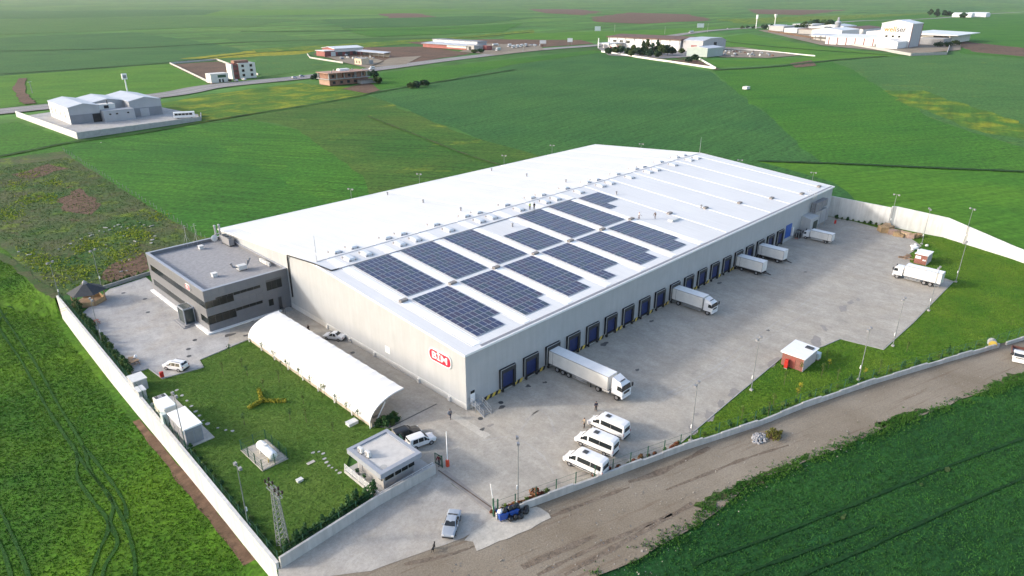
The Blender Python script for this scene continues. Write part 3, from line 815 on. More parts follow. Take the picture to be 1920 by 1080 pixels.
# ================================================================== WAREHOUSE
def clad_mat(name, col, period=0.5, horiz=False, var=0.05, lo=0.93):
    m, nt, b = _nt(name)
    f = _noise(nt, 0.35, 5.0, 0.6)
    c = _ramp(nt, f, 0.3, 0.7, tuple(q * (1 - var) for q in col), tuple(q * (1 + var) for q in col))
    sv = _stretch(nt, 0, 0.7, 0.7)
    g = nt.nodes.new('ShaderNodeNewGeometry')
    mp = nt.nodes.new('ShaderNodeMapping')
    mp.inputs['Scale'].default_value = (1.2, 1.2, 0.12)
    nt.links.new(g.outputs['Position'], mp.inputs['Vector'])
    d = _noise(nt, 1.0, 4.0, 0.6, mp.outputs[0])
    c = _mix(nt, 1.0, c, _ramp(nt, d, 0.35, 0.7, (lo,) * 3, (1.03,) * 3), 'MULTIPLY')
    nt.links.new(c, b.inputs['Base Color'])
    b.inputs['Roughness'].default_value = 0.55
    b.inputs['Specular IOR Level'].default_value = 0.3
    return m
MAT['clad'] = clad_mat('pale_grey_cladding', (0.405, 0.415, 0.42))
def roof_mat():
    m, nt, b = _nt('white_roof_sheet')
    f = _noise(nt, 0.07, 5.0, 0.6)
    c = _ramp(nt, f, 0.3, 0.7, (0.655, 0.65, 0.64), (0.715, 0.71, 0.70))
    s1 = _noise(nt, 1.0, 4.0, 0.6, _stretch(nt, 0, 0.45, 14.0))
    c = _mix(nt, 1.0, c, _ramp(nt, s1, 0.3, 0.7, (0.95,) * 3, (1.03,) * 3), 'MULTIPLY')
    nt.links.new(c, b.inputs['Base Color'])
    b.inputs['Roughness'].default_value = 0.5
    b.inputs['Specular IOR Level'].default_value = 0.35
    return m
MAT['roof'] = roof_mat()
MAT['roofstrip'] = M('white_roof_flashing', (0.86, 0.86, 0.85), 0.4, 0.02, 0.3)
MAT['darkmetal'] = M('dark_metal', (0.05, 0.052, 0.055), 0.5, 0.2, 1.0)
MAT['steel'] = M('galvanised_steel', (0.42, 0.43, 0.44), 0.45, 0.15, 2.0, 0.5)
MAT['pole'] = M('dull_galvanised', (0.22, 0.235, 0.235), 0.6, 0.15, 2.0, 0.2)
MAT['white'] = M('white_paint', (0.78, 0.78, 0.77), 0.45, 0.05, 0.8)
MAT['offwhite'] = M('soiled_white', (0.66, 0.65, 0.62), 0.55, 0.1, 0.5)
MAT['grey'] = M('mid_grey_paint', (0.25, 0.25, 0.26), 0.5, 0.12, 0.8)
MAT['black'] = M('black_rubber', (0.018, 0.018, 0.02), 0.75, 0.3, 2.0)
MAT['blue'] = M('blue_curtain', (0.009, 0.022, 0.10), 0.6, 0.25, 1.2)
MAT['yellow'] = M('yellow_paint', (0.62, 0.45, 0.08), 0.6, 0.15, 1.0)
MAT['red'] = M('sign_red', (0.55, 0.02, 0.05), 0.4, 0.05, 1.0)
MAT['redpaint'] = M('red_paint', (0.5, 0.03, 0.02), 0.5, 0.12, 1.0)
MAT['glass'] = glass_mat('dark_window_glass', (0.01, 0.015, 0.015), 0.2)
MAT['carglass'] = glass_mat('car_glass', (0.02, 0.024, 0.026), 0.06)
MAT['green_wire'] = M('green_fence_paint', (0.015, 0.075, 0.04), 0.5, 0.15, 2.0)
MAT['ac'] = M('appliance_white', (0.6, 0.6, 0.58), 0.5, 0.08, 2.0)

L_, W_, HE, HR = 141.8, 87.0, 10.0, 13.19
SL = (HR - HE) / (W_ / 2)
SA = math.atan(SL)
def rz(y):
    return HE + SL * y if y <= W_ / 2 else HE + SL * (W_ - y)

wh = thing('warehouse', 'huge white-roofed logistics warehouse with loading docks and solar panels', 'warehouse', (0, 0, 0))
t = 0.3
front = [(0, 0.15), (W_, 0.15), (W_, HE), (W_ / 2, HR), (0, HE)]
o = MB().extr_x(front, 0, t).build('wall', MAT['clad'], wh); o['label'] = 'long gable end wall carrying the red sign'
MB().extr_x(front, L_ - t, L_).build('wall', MAT['clad'], wh)
MB().box(t, L_ - t, 0, t, 0.15, HE).build('wall', MAT['clad'], wh)
MB().box(t, L_ - t, W_ - t, W_, 0.15, HE).build('wall', MAT['clad'], wh)
pl = MB()
pl.box(-0.06, -0.003, -0.06, W_, 0.1, 1.25)
pl.box(-0.003, 2.0, -0.06, -0.003, 0.1, 1.25)
pl.build('plinth', M('pale_plinth', (0.52, 0.52, 0.505), 0.7, 0.08, 0.4), wh)
ov = 0.25
r1 = MB().extr_x([(-ov, HE - ov * SL + 0.02), (W_ / 2, HR + 0.02), (W_ / 2, HR + 0.22), (-ov, HE - ov * SL + 0.22)], -ov, L_ + ov).build('roof_slope', MAT['roof'], wh)
r2 = MB().extr_x([(W_ / 2, HR + 0.02), (W_ + ov, HE - ov * SL + 0.02), (W_ + ov, HE - ov * SL + 0.22), (W_ / 2, HR + 0.22)], -ov, L_ + ov).build('roof_slope', MAT['roof'], wh)
def on_roof(y, dz=0.22):
    return rz(y) + dz
# bay joints: raised flashing strips on both slopes
for k in range(13):
    X = 3.35 + 11.17 * k
    MB().extr_x([(0.9, on_roof(0.9, 0.2)), (W_ / 2 - 0.4, on_roof(W_ / 2 - 0.4, 0.2)), (W_ / 2 - 0.4, on_roof(W_ / 2 - 0.4, 0.27)), (0.9, on_roof(0.9, 0.27))], X - (0.75 if k < 7 else 0.18), X + (0.75 if k < 7 else 0.18)).build('roof_strip', MAT['roofstrip'], r1)
    MB().extr_x([(W_ / 2 + 0.4, on_roof(W_ / 2 + 0.4, 0.2)), (W_ - 0.3, on_roof(W_ - 0.3, 0.2)), (W_ - 0.3, on_roof(W_ - 0.3, 0.27)), (W_ / 2 + 0.4, on_roof(W_ / 2 + 0.4, 0.27))], X - 0.22, X + 0.22).build('roof_strip', MAT['roofstrip'], r2)
    # ribs beside the strip
    for s in ((-1.1, 1.1) if k < 7 else ()):
        MB().extr_x([(0.9, on_roof(0.9, 0.2)), (W_ / 2 - 0.4, on_roof(W_ / 2 - 0.4, 0.2)), (W_ / 2 - 0.4, on_roof(W_ / 2 - 0.4, 0.26)), (0.9, on_roof(0.9, 0.26))], X + s - 0.04, X + s + 0.04).build('roof_seam', MAT['roof'], r1)
    # drain hood half way down the slope
    yy = 19.8 if X < 75 else max(2.4, 19.8 - (X - 70.5) * 0.31)
    hd = MB()
    hd.box(X - 0.75, X + 0.75, yy - 0.4, yy + 0.4, on_roof(yy, 0.2), on_roof(yy, 0.62))
    hd.build('roof_hood', M('weathered_grey_hood', (0.22, 0.2, 0.185), 0.6, 0.15, 1.5) if k == 0 else bpy.data.materials['weathered_grey_hood'], wh)
MB().extr_x([(0.05, on_roof(0.05, 0.2)), (0.55, on_roof(0.55, 0.2)), (0.55, on_roof(0.55, 0.26)), (0.05, on_roof(0.05, 0.26))], 3.5, L_ - 0.5).build('gutter', MAT['grey'], wh)
MB().box(-0.3, L_ + 0.3, -0.34, -0.26, HE - 0.12, HE + 0.24).build('eave_trim', MAT['white'], wh)
MB().box(-0.3, L_ + 0.3, W_ + 0.26, W_ + 0.34, HE - 0.12, HE + 0.24).build('eave_trim', MAT['offwhite'], wh)
for xx in (-0.34, L_ + 0.26):
    MB().extr_x([(-0.3, HE - 0.14), (W_ / 2, HR - 0.12), (W_ + 0.3, HE - 0.14), (W_ + 0.3, HE + 0.2), (W_ / 2, HR + 0.24), (-0.3, HE + 0.2)], xx, xx + 0.08).build('gable_trim', MAT['white'], wh)
# ridge line and the cable tray that feeds the solar panels
MB().box(0.5, L_ - 0.3, W_ / 2 - 0.09, W_ / 2 + 0.09, HR + 0.2, HR + 0.3).build('ridge_cap', M('grey_ridge', (0.45, 0.45, 0.46), 0.6, 0.1, 0.5), wh)
ct = MB()
ct.box(2.0, 71.5, 37.95, 38.2, on_roof(38, 0.2), on_roof(38, 0.36))
ct.build('cable_tray', MAT['grey'], wh)
# black conduit from the office corner over the gable edge to the tray
cd = MB()
cd.bar((-0.2, 54.0, 3.0), (-0.2, 54.0, 11.6), 0.22)
cd.bar((-0.2, 54.0, 11.6), (-0.42, 53.4, 12.45), 0.2)
cd.bar((-0.42, 53.4, 12.45), (-0.42, 43.5, 13.4), 0.2)
cd.bar((-0.42, 43.5, 13.4), (0.4, 38.1, 13.15), 0.2)
cd.bar((0.4, 38.1, 13.15), (2.1, 38.1, 13.05), 0.2)
cd.build('conduit', MAT['black'], wh)
# rooflights in pairs either side of the ridge
def skylight(x, y, s):
    z = on_roof(y, 0.2)
    r = MB()
    fr = MB()
    k = SL * s
    def zz(yy): return z + (yy - y) * k
    x0, x1, y0, y1 = x - 0.95, x + 0.95, y - 1.3, y + 1.3
    r.hexa([(x0, y0, zz(y0)), (x1, y0, zz(y0)), (x1, y1, zz(y1)), (x0, y1, zz(y1))], [(x0, y0, zz(y0) + .3), (x1, y0, zz(y0) + .3), (x1, y1, zz(y1) + .3), (x0, y1, zz(y1) + .3)])
    o = r.build('skylight', M('skylight_kerb', (0.5, 0.51, 0.52), 0.6, 0.1, 1) if 'skylight_kerb' not in bpy.data.materials else bpy.data.materials['skylight_kerb'], wh)
    e = 0.12
    d = MB()
    d.hexa([(x0 + e, y0 + e, zz(y0) + .3), (x1 - e, y0 + e, zz(y0) + .3), (x1 - e, y1 - e, zz(y1) + .3), (x0 + e, y1 - e, zz(y1) + .3)],
           [(x0 + .4, y0 + .4, zz(y0) + .48), (x1 - .4, y0 + .4, zz(y0) + .48), (x1 - .4, y1 - .4, zz(y1) + .48), (x0 + .4, y1 - .4, zz(y1) + .48)])
    d.build('dome', M('opal_dome', (0.68, 0.7, 0.71), 0.3, 0.04, 1) if 'opal_dome' not in bpy.data.materials else bpy.data.materials['opal_dome'], o)
    for a in (-0.55, 0.55):
        MB().box(x + a - 0.08, x + a + 0.08, y0 - 0.12, y0 - 0.002, zz(y0) - 0.02, zz(y0) + 0.4).build('actuator', MAT['grey'], o)
    MB().box(x0 - 0.1, x0 - 0.003, y1 - 0.5, y1 - 0.1, zz(y1) + .02, zz(y1) + .42).build('hinge_box', MAT['grey'], o)
for x in (6.2, 10.1, 18.4, 22.4, 31.5, 40.7, 44.6, 53.7, 63.0, 67.0, 76.3, 85.5, 89.6, 98.8, 108.0, 112.0, 121.2, 130.6, 134.8):
    skylight(x, 40.9, 1)
    skylight(x, 46.1, -1)
# small roof vents
for x, y in ((44.8, 82.5), (44.3, 66.2), (43.9, 51), (84.4, 82.8), (83.6, 66.9), (82.8, 51), (44.2, 33.7), (83.0, 33.7), (92, 13.8)):
    vv = MB()
    z = on_roof(y, 0.2)
    vv.cyl((x, y, z), (x, y, z + 0.7), 0.18, n=8)
    vv.cyl((x, y, z + 0.7), (x, y, z + 0.95), 0.34, 0.1, 8)
    vv.build('roof_vent', MAT['grey'], wh)
# lightning rods on the ridge ends
for x in (0.6, L_ - 0.6):
    MB().cyl((x, W_ / 2, HR), (x, W_ / 2, HR + 5.5), 0.07, 0.03, 6).build('lightning_rod', MAT['steel'], wh)

# loading docks
hz = M('yellow_black_wall_board', (0.62, 0.45, 0.08), 0.6, 0.12, 1)
for i in range(19):
    X = 8.95 + 5.58 * i
    d = MB()
    w, z0, z1, p = 1.78, 1.0, 4.5, 0.45
    d.box(X - w, X - w + 0.5, -p, -0.003, z0, z1)
    d.box(X + w - 0.5, X + w, -p, -0.003, z0, z1)
    d.box(X - w, X + w, -p - 0.02, -0.003, z1 - 0.75, z1 + 0.02)
    sh = d.build('dock_shelter', M('charcoal_dock_seal', (0.03, 0.032, 0.034), 0.8, 0.25, 1.5) if i == 0 else bpy.data.materials['charcoal_dock_seal'], wh)
    fr = MB()
    fr.box(X - w - 0.03, X - w + 0.07, -p - 0.06, -p + 0.02, z0, z1 + 0.05)
    fr.box(X + w - 0.07, X + w + 0.03, -p - 0.06, -p + 0.02, z0, z1 + 0.05)
    fr.box(X - w + 0.072, X + w - 0.072, -p - 0.058, -p + 0.018, z1 - 0.02, z1 + 0.06)
    fr.build('shelter_frame', MAT['steel'], sh)
    MB().box(X - w + 0.5, X + w - 0.5, -0.14, -0.004, z0, z1 - 0.75).build('dock_door', MAT['blue'], sh)
    lv = MB()
    lv.box(X - 1.1, X + 1.1, -0.45, -0.004, 0.78, 0.98)
    for s in (-1.3, 1.3):
        lv.box(X + s - 0.13, X + s + 0.13, -0.55, -0.004, 0.35, 0.98)
    lv.build('dock_leveller', MAT['black'], sh)
    MB().cyl((X + w + 0.25, -0.15, 1.3), (X + w + 0.25, -0.15, 1.8), 0.1, n=6).build('signal_lamp', MAT['offwhite'], sh)
# striped impact boards between the docks: every stripe a piece
bz = MB().box(0, 1, 0, 1, 0, 1).mesh('stripe', [hz])
bk = MB().box(0, 1, 0, 1, 0, 1).mesh('stripe', [MAT['black']])
kb = MB().box(3.4, 111.5, -0.1, -0.004, 0.22, 0.92).build('impact_board', MAT['concrete'], wh)
def stripe(x, me):
    # a slanted board: parallelogram
    m = MB()
    m.hexa([(0, -0.16, 0.25), (0.62, -0.16, 0.25), (0.62, -0.102, 0.25), (0, -0.102, 0.25)], [(0.35, -0.16, 0.9), (0.97, -0.16, 0.9), (0.97, -0.102, 0.9), (0.35, -0.102, 0.9)])
    return m
sy, sk = stripe(0, 0).mesh('stripe', [hz]), stripe(0, 0).mesh('stripe', [MAT['black']])
xs = 3.4
n = 0
while xs < 110.8:
    free = all(abs(xs + 0.48 - (8.95 + 5.58 * i)) > 1.75 for i in range(19))
    if free:
        o = link('stripe', sy if n % 2 else sk, kb)
        o.location = (xs, 0, 0)
    n += 1
    xs += 0.64
# side door with landing and steel stairs at the near corner
MB().box(0.75, 1.75, -0.09, -0.063, 1.27, 3.35).build('door', MAT['white'], wh)
MB().box(0.8, 1.7, -0.1, -0.092, 2.75, 3.3).build('door_light', MAT['glass'], wh)
st = MB()
st.box(0.5, 2.1, -1.5, -0.07, 1.15, 1.22)
for i in range(7):
    st.box(0.55, 2.05, -1.5 - 0.28 * (i + 1), -1.5 - 0.28 * i - 0.02, 1.15 - 0.15 * (i + 1), 1.19 - 0.15 * (i + 1))
for x in (0.5, 2.1):
    st.bar((x, -1.5, 1.2), (x, -3.5, 0.2), 0.1)
    for y, z in ((-0.15, 1.2), (-0.8, 1.2), (-1.5, 1.2), (-2.5, 0.7), (-3.4, 0.25)):
        st.bar((x, y, 0.2 if y > -1.6 else z), (x, y, z + 1.05), 0.06)
    for dz in (0.55, 1.05):
        st.bar((x, -0.15, 1.2 + dz), (x, -1.5, 1.2 + dz), 0.05)
        st.bar((x, -1.5, 1.2 + dz), (x, -3.45, 0.25 + dz), 0.05)
st.build('stair', MAT['steel'], wh)
# blue roller door and annexe at the far end
MB().box(112.9, 116.4, -0.12, -0.004, 1.3, 4.9).build('roller_door', M('bright_blue_door', (0.02, 0.09, 0.35), 0.45, 0.1, 0.8), wh)
MB().box(116.7, 117.4, -0.4, -0.004, 1.2, 3.6).build('wall_cabinet', MAT['offwhite'], wh)
ax = MB()
ax.hexa([(122.4, -2.6, 0.15), (127.6, -2.6, 0.15), (127.6, -0.004, 0.15), (122.4, -0.004, 0.15)], [(122.4, -2.6, 5.0), (127.6, -2.6, 5.0), (127.6, -0.004, 5.6), (122.4, -0.004, 5.6)])
an = ax.build('annexe', MAT['clad'], wh)
MB().box(124.4, 127.0, -2.7, -2.604, 0.2, 4.0).build('annexe_door', M('dark_green_door', (0.012, 0.03, 0.025), 0.5, 0.2, 1), an)
cg = MB()
for x in (126.2, 127.6):
    cg.bar((x, -0.9, 4.9), (x, -0.9, 11.3), 0.07)
    cg.bar((x, -0.1, 10.2), (x, 1.4, 11.6), 0.06)
    cg.bar((x, -0.9, 11.3), (x, 1.4, 11.6), 0.06)
for k in range(16):
    cg.bar((126.2, -0.9, 5.0 + 0.4 * k), (127.6, -0.9, 5.0 + 0.4 * k), 0.04)
for z in (6, 7, 8, 9, 10):
    for a, b in (((126.2, -0.9), (126.2, -0.05)), ((127.6, -0.9), (127.6, -0.05))):
        cg.bar((*a, z), (*b, z), 0.04)
cg.build('ladder_cage', MAT['steel'], wh)
cn = MB()
for x in (128.5, 130.5, 132.5, 134.5):
    cn.box(x - 0.9, x + 0.9, -1.5, -0.15, 5.6 if x < 132 else 6.2, 8.2)
cn.build('chiller_bank', M('meshed_chiller', (0.2, 0.2, 0.21), 0.7, 0.2, 3), wh)
pf = MB()
pf.box(127.4, 135.8, -1.7, -0.05, 5.35, 5.55)
for x in (127.6, 131.6, 135.6):
    pf.bar((x, -1.6, 0.2), (x, -1.6, 5.4), 0.14)
pf.build('chiller_platform', MAT['steel'], wh)
# the red sign on the gable
def rounded(w, h, r, n=6):
    p = []
    for cx, cz, a0 in ((w / 2 - r, h / 2 - r, 0), (-w / 2 + r, h / 2 - r, 90), (-w / 2 + r, -h / 2 + r, 180), (w / 2 - r, -h / 2 + r, 270)):
        for i in range(n + 1):
            a = R(a0 + 90 * i / n)
            p.append((cx + r * math.cos(a), cz + r * math.sin(a)))
    return p
def sign(cx_y, cz, w, h, parent, X=0.0):
    wb = MB()
    wb.extr_x([(cx_y - p[0], cz + p[1]) for p in rounded(w, h, h * 0.42)], X - 0.16, X - 0.02)
    s = wb.build('sign', MAT['white'], parent)
    s['label'] = 'white-edged red lozenge sign reading BİM'
    rb = MB()
    rb.extr_x([(cx_y - p[0], cz + p[1]) for p in rounded(w * 0.93, h * 0.8, h * 0.34)], X - 0.20, X - 0.161)
    rb.build('sign_face', MAT['red'], s)
    me = text_mesh('BİM', h * 0.66, 0.04, h * 0.016)
    me.materials.append(MAT['white'])
    o = link('lettering', me, s)
    # text lies in local xy: x runs to -Y of the world, y runs up, faces -X
    o.matrix_local = Matrix(((0, 0, -1, X - 0.225), (-1, 0, 0, cx_y), (0, 1, 0, cz), (0, 0, 0, 1)))
    o.scale = (1.45, 1.05, 1)
sign(6.0, 7.25, 5.6, 2.35, wh)
MB().box(-0.05, -0.004, 20.2, 21.5, 2.4, 3.7).build('wall_panel', MAT['white'], wh)
for y in (4, 12, 25, 33, 41):
    MB().box(-0.35, -0.065, y - 0.25, y + 0.25, 0.25, 1.0).build('socket_box', MAT['offwhite'], wh)

# ================================================================== SOLAR ARRAYS
MAT['frame'] = M('panel_frame', (0.42, 0.44, 0.48), 0.35, 0.05, 1.0, 0.3)
pm = []
for nm, c in (('a', (0.034, 0.04, 0.085)), ('b', (0.03, 0.048, 0.075)), ('c', (0.046, 0.039, 0.078)), ('d', (0.03, 0.038, 0.095))):
    g = glass_mat('solar_cells_' + nm, c, 0.3)
    mb = MB()
    mb.box(0, 1.02, 0, 1.6, 0, 0.05, 0)
    # glass 4 mm proud, split by the middle busbar gap
    for x0, x1 in ((0.045, 0.975),):
        mb.add([(x0, 0.045, 0.054), (x1, 0.045, 0.054), (x1, 1.555, 0.054), (x0, 1.555, 0.054)], [(0, 1, 2, 3)], 1)
    pm.append(mb.mesh('solar_panel', [MAT['frame'], g]))
PXP, PYP = 1.042, 1.625
NTH = ['first', 'second', 'third', 'fourth', 'fifth', 'sixth', 'seventh']
def array(k, upper, groups):
    y_top = 37.7 if upper else 19.55
    X = 4.86 + 11.17 * k
    lab = '%s block of solar panels from the sign gable, in the row %s' % (NTH[k], 'below the ridge' if upper else 'nearest the dock eave')
    y0 = y_top - 3.4 * 5
    a = thing('solar_array', lab, 'solar array', (X, y0, on_roof(y0, 0.3)), 0, 'solar panel blocks on the warehouse roof')
    a.rotation_euler = (SA, 0, 0)
    cs = 1 / math.cos(SA)
    rail = MB()
    for gi, nc in enumerate(groups):
        if not nc:
            continue
        yy = (17.0 - 3.4 * (gi + 1) + 0.12) * cs
        for r in (0.35, 1.25, 1.97, 2.87):
            rail.box(0.02, nc * PXP - 0.05, yy + r, yy + r + 0.06, -0.1, -0.002)
        for r in range(2):
            for c in range(nc):
                o = link('solar_panel', random.choice(pm), a)
                o.location = (c * PXP, yy + r * PYP, 0)
    rail.build('mounting_rail', MAT['steel'], a)
for k in range(7):
    array(k, True, [0, 0, 8, 8, 8] if k == 3 else ([8, 8, 3, 0, 0] if k == 6 else [8] * 5))
for k in range(6):
    array(k, False, [8, 8, 8, 8, 3 if k == 3 else 6])

# ================================================================== OFFICE
MAT['acp'] = M('grey_composite_panel', (0.175, 0.178, 0.188), 0.42, 0.07, 0.35)
MAT['acp_d'] = M('parapet_capping', (0.30, 0.32, 0.36), 0.4, 0.06, 0.5)
MAT['gravelroof'] = M('grey_roof_felt', (0.27, 0.268, 0.275), 0.9, 0.16, 1.6)
OX0, OX1, OY0, OY1, OH = -17.2, -0.02, 55.35, 85.4, 9.0
of = thing('office_building', 'two-storey grey-panelled office with dark ribbon windows, against the warehouse gable', 'office', (OX0, OY0, 0))
def ob(x0, x1, y0, y1, z0, z1): return (x0 - OX0, x1 - OX0, y0 - OY0, y1 - OY0, z0, z1)
# panels: courses of cladding with real joints, windows recessed between
def acp_face(parent, axis, a0, a1, fixed, outward, openings, zc, step=1.45):
    """cover a facade with panels (each a piece) and leave the openings; outward = sign of the normal"""
    n = max(1, round((a1 - a0) / step))
    for j in range(len(zc) - 1):
        for i in range(n):
            u0, u1 = a0 + (a1 - a0) * i / n + 0.012, a0 + (a1 - a0) * (i + 1) / n - 0.012
            z0, z1 = zc[j] + 0.012, zc[j + 1] - 0.012
            cells = [(u0, u1)]
            for (p0, p1, q0, q1) in openings:
                if q0 < z1 - 0.05 and q1 > z0 + 0.05:
                    nx = []
                    for c0, c1 in cells:
                        if p1 <= c0 or p0 >= c1: nx.append((c0, c1)); continue
                        if p0 > c0 + 0.05: nx.append((c0, p0))
                        if p1 < c1 - 0.05: nx.append((p1, c1))
                    cells = nx
            for c0, c1 in cells:
                b = MB()
                d0, d1 = fixed, fixed + outward * 0.06
                if axis == 'x': b.box(c0 - OX0, c1 - OX0, d0 - OY0, d1 - OY0, z0, z1)
                else: b.box(d0 - OX0, d1 - OX0, c0 - OY0, c1 - OY0, z0, z1)
                b.build('panel', MAT['acp'], parent)
core = MB()
core.box(*ob(OX0, OX1, OY0, OY1, 0.1, 8.25))
wl_ = core.build('wall', M('joint_shadow_backing', (0.12, 0.12, 0.122), 0.8, 0.1, 1), of)
ZC = [0.55, 1.95, 3.35, 4.3, 5.35, 6.75, 7.6, 9.0]
wo_ = [(57.5, 84.0, 5.35, 6.75), (66.5, 84.0, 1.95, 3.35), (55.3, 58.8, 1.95, 3.35), (55.3, 57.5, 5.35, 6.75), (61.0, 66.5, 0.5, 3.35)]
acp_face(wl_, 'y', OY0, OY1, OX0 - 0.003, -1, wo_, ZC)
so_ = [(-17.3, -11.7, 5.35, 6.75), (-4.85, -1.5, 5.35, 7.6), (-17.3, -11.7, 1.95, 3.35), (-4.85, -3.8, 1.95, 3.35), (-2.75, -2.0, 0.5, 3.35)]
acp_face(wl_, 'x', OX0, OX1, OY0 - 0.003, -1, so_, ZC)
# slim ribbon in the upper part of the courses
def pane_y(name, y0, y1, z0, z1, n, X=OX0 - 0.01):
    for i in range(n):
        a, b = y0 + (y1 - y0) * i / n + 0.02, y0 + (y1 - y0) * (i + 1) / n - 0.02
        MB().box(*ob(X - 0.02, X, a, b, z0 + 0.02, z1 - 0.02)).build(name, MAT['glass'], of)
def pane_x(name, x0, x1, z0, z1, n, Y=OY0 - 0.01, dy=0.02):
    for i in range(n):
        a, b = x0 + (x1 - x0) * i / n + 0.02, x0 + (x1 - x0) * (i + 1) / n - 0.02
        MB().box(*ob(a, b, Y - dy, Y, z0 + 0.02, z1 - 0.02)).build(name, MAT['glass'], of)
pane_y('window_pane', 55.35, 84.0, 5.35, 6.75, 17)
pane_y('window_pane', 66.5, 84.0, 1.95, 3.35, 11)
pane_y('window_pane', 55.35, 58.8, 1.95, 3.35, 2)
pane_x('window_pane', -17.2, -11.7, 5.35, 6.75, 4)
pane_x('window_pane', -17.2, -11.7, 1.95, 3.35, 4)
pane_x('window_pane', -11.68, -6.1, 6.5, 7.1, 4, OY0 - 0.065)
pane_x('window_pane', -11.68, -6.1, 3.1, 3.75, 4, OY0 - 0.065)
pane_x('window_pane', -15.2, -11.7, 6.76, 7.1, 3, OY0 - 0.065)
pane_x('window_pane', -17.2, -11.7, 3.36, 3.75, 4, OY0 - 0.065)
pane_x('window_pane', -4.85, -1.5, 5.35, 7.2, 3)
pane_x('window_pane', -4.85, -3.8, 1.95, 3.35, 1)
MB().box(*ob(-2.7, -2.05, OY0 - 0.05, OY0 - 0.004, 0.6, 3.2)).build('side_door', MAT['darkmetal'], of)
# parapet and felt roof
pp = MB()
for a in (ob(OX0 - 0.12, OX1, OY0 - 0.12, OY0 + 0.5, 9.0, 9.08), ob(OX0 - 0.12, OX1, OY1 - 0.5, OY1 + 0.1, 9.0, 9.08), ob(OX0 - 0.12, OX0 + 0.5, OY0 + 0.502, OY1 - 0.502, 9.0, 9.08), ob(OX1 - 0.4, OX1, OY0 + 0.502, OY1 - 0.502, 9.0, 9.08)):
    pp.box(*a)
pp.build('parapet_capping', MAT['acp_d'], of)
pw = MB()
for a in (ob(OX0 + 0.01, OX1, OY0 + 0.01, OY0 + 0.4, 8.2, 8.998), ob(OX0 + 0.01, OX1, OY1 - 0.4, OY1, 8.2, 8.998), ob(OX0 + 0.01, OX0 + 0.4, OY0 + 0.402, OY1 - 0.402, 8.2, 8.998), ob(OX1 - 0.3, OX1, OY0 + 0.402, OY1 - 0.402, 8.2, 8.998)):
    pw.box(*a)
pw.build('parapet', MAT['acp'], of)
MB().box(*ob(OX0 + 0.41, OX1 - 0.31, OY0 + 0.41, OY1 - 0.41, 8.251, 8.3)).build('roof', MAT['gravelroof'], of)
pk = MB()
pk.box(*ob(OX0 - 0.75, OX0 - 0.01, OY0 - 0.6, OY1, 0.1, 0.5))
pk.box(*ob(OX0, OX1 - 2.0, OY0 - 0.6, OY0 - 0.01, 0.1, 0.5))
pk.build('plinth', MAT['white'], of)
# entrance porch
po = MB()
po.box(*ob(-20.3, -17.25, 60.8, 66.3, 0.1, 0.34))
po.box(*ob(-19.9, -17.25, 61.2, 65.9, 0.34, 0.52))
po.build('entrance_steps', MAT['grey'], of)
pf = MB()
for x, y in ((-19.3, 62.0), (-19.3, 65.0), (-17.4, 62.0), (-17.4, 65.0)):
    pf.box(*ob(x - 0.09, x + 0.09, y - 0.09, y + 0.09, 0.52, 3.5))
pf.box(*ob(-19.4, -17.27, 61.9, 65.1, 3.5, 3.75))
pr = pf.build('porch_frame', MAT['acp_d'], of)
for a in (ob(-19.25, -17.45, 61.97, 62.0, 0.55, 3.45), ob(-19.25, -17.45, 65.0, 65.03, 0.55, 3.45), ob(-19.32, -19.28, 62.15, 64.85, 0.55, 3.45)):
    MB().box(*a).build('porch_glass', M('green_tint_glass', (0.03, 0.045, 0.045), 0.1, 0.05, 1) if 'green_tint_glass' not in bpy.data.materials else bpy.data.materials['green_tint_glass'], pr)
MB().box(*ob(-19.2, -17.5, 62.1, 64.9, 3.752, 3.78)).build('porch_roof_glass', bpy.data.materials['green_tint_glass'], pr)
def small_sign(parent):
    s = MB().extr_x([(62.6 - OY0 - p[0], 7.85 + p[1]) for p in rounded(2.2, 1.15, 0.35, 4)], -0.25, -0.07).build('sign', MAT['white'], parent)
    s['label'] = 'small red and white sign on the parapet'
    MB().extr_x([(62.6 - OY0 - p[0], 7.85 + p[1]) for p in rounded(2.0, 0.9, 0.26, 4)], -0.28, -0.252).build('sign_face', MAT['red'], s)
    me = text_mesh('BİM', 0.8, 0.03, 0.01)
    me.materials.append(MAT['white'])
    o = link('lettering', me, s)
    o.matrix_local = Matrix(((0, 0, -1, -0.295), (-1, 0, 0, 62.6 - OY0), (0, 1, 0, 7.85), (0, 0, 0, 1)))
small_sign(of)
# side stairs between office and gable
ss = MB()
for i in range(4):
    ss.box(*ob(-2.6, -0.6, OY0 - 0.7 - 0.35 * (i + 1), OY0 - 0.7 - 0.35 * i, 0.1, 0.5 - 0.09 * (i + 1)))
ss.box(*ob(-2.6, -0.6, OY0 - 0.7, OY0 - 0.05, 0.1, 0.5))
ss.build('side_steps', MAT['concrete'], of)
ra = MB()
for y in (OY0 - 0.2, OY0 - 1.2, OY0 - 2.1):
    ra.bar((-2.6 - OX0, y - OY0, 0.1), (-2.6 - OX0, y - OY0, 1.4), 0.06)
ra.bar((-2.6 - OX0, -0.2, 1.4), (-2.6 - OX0, -2.1, 1.2), 0.06)
ra.build('side_railing', MAT['darkmetal'], of)
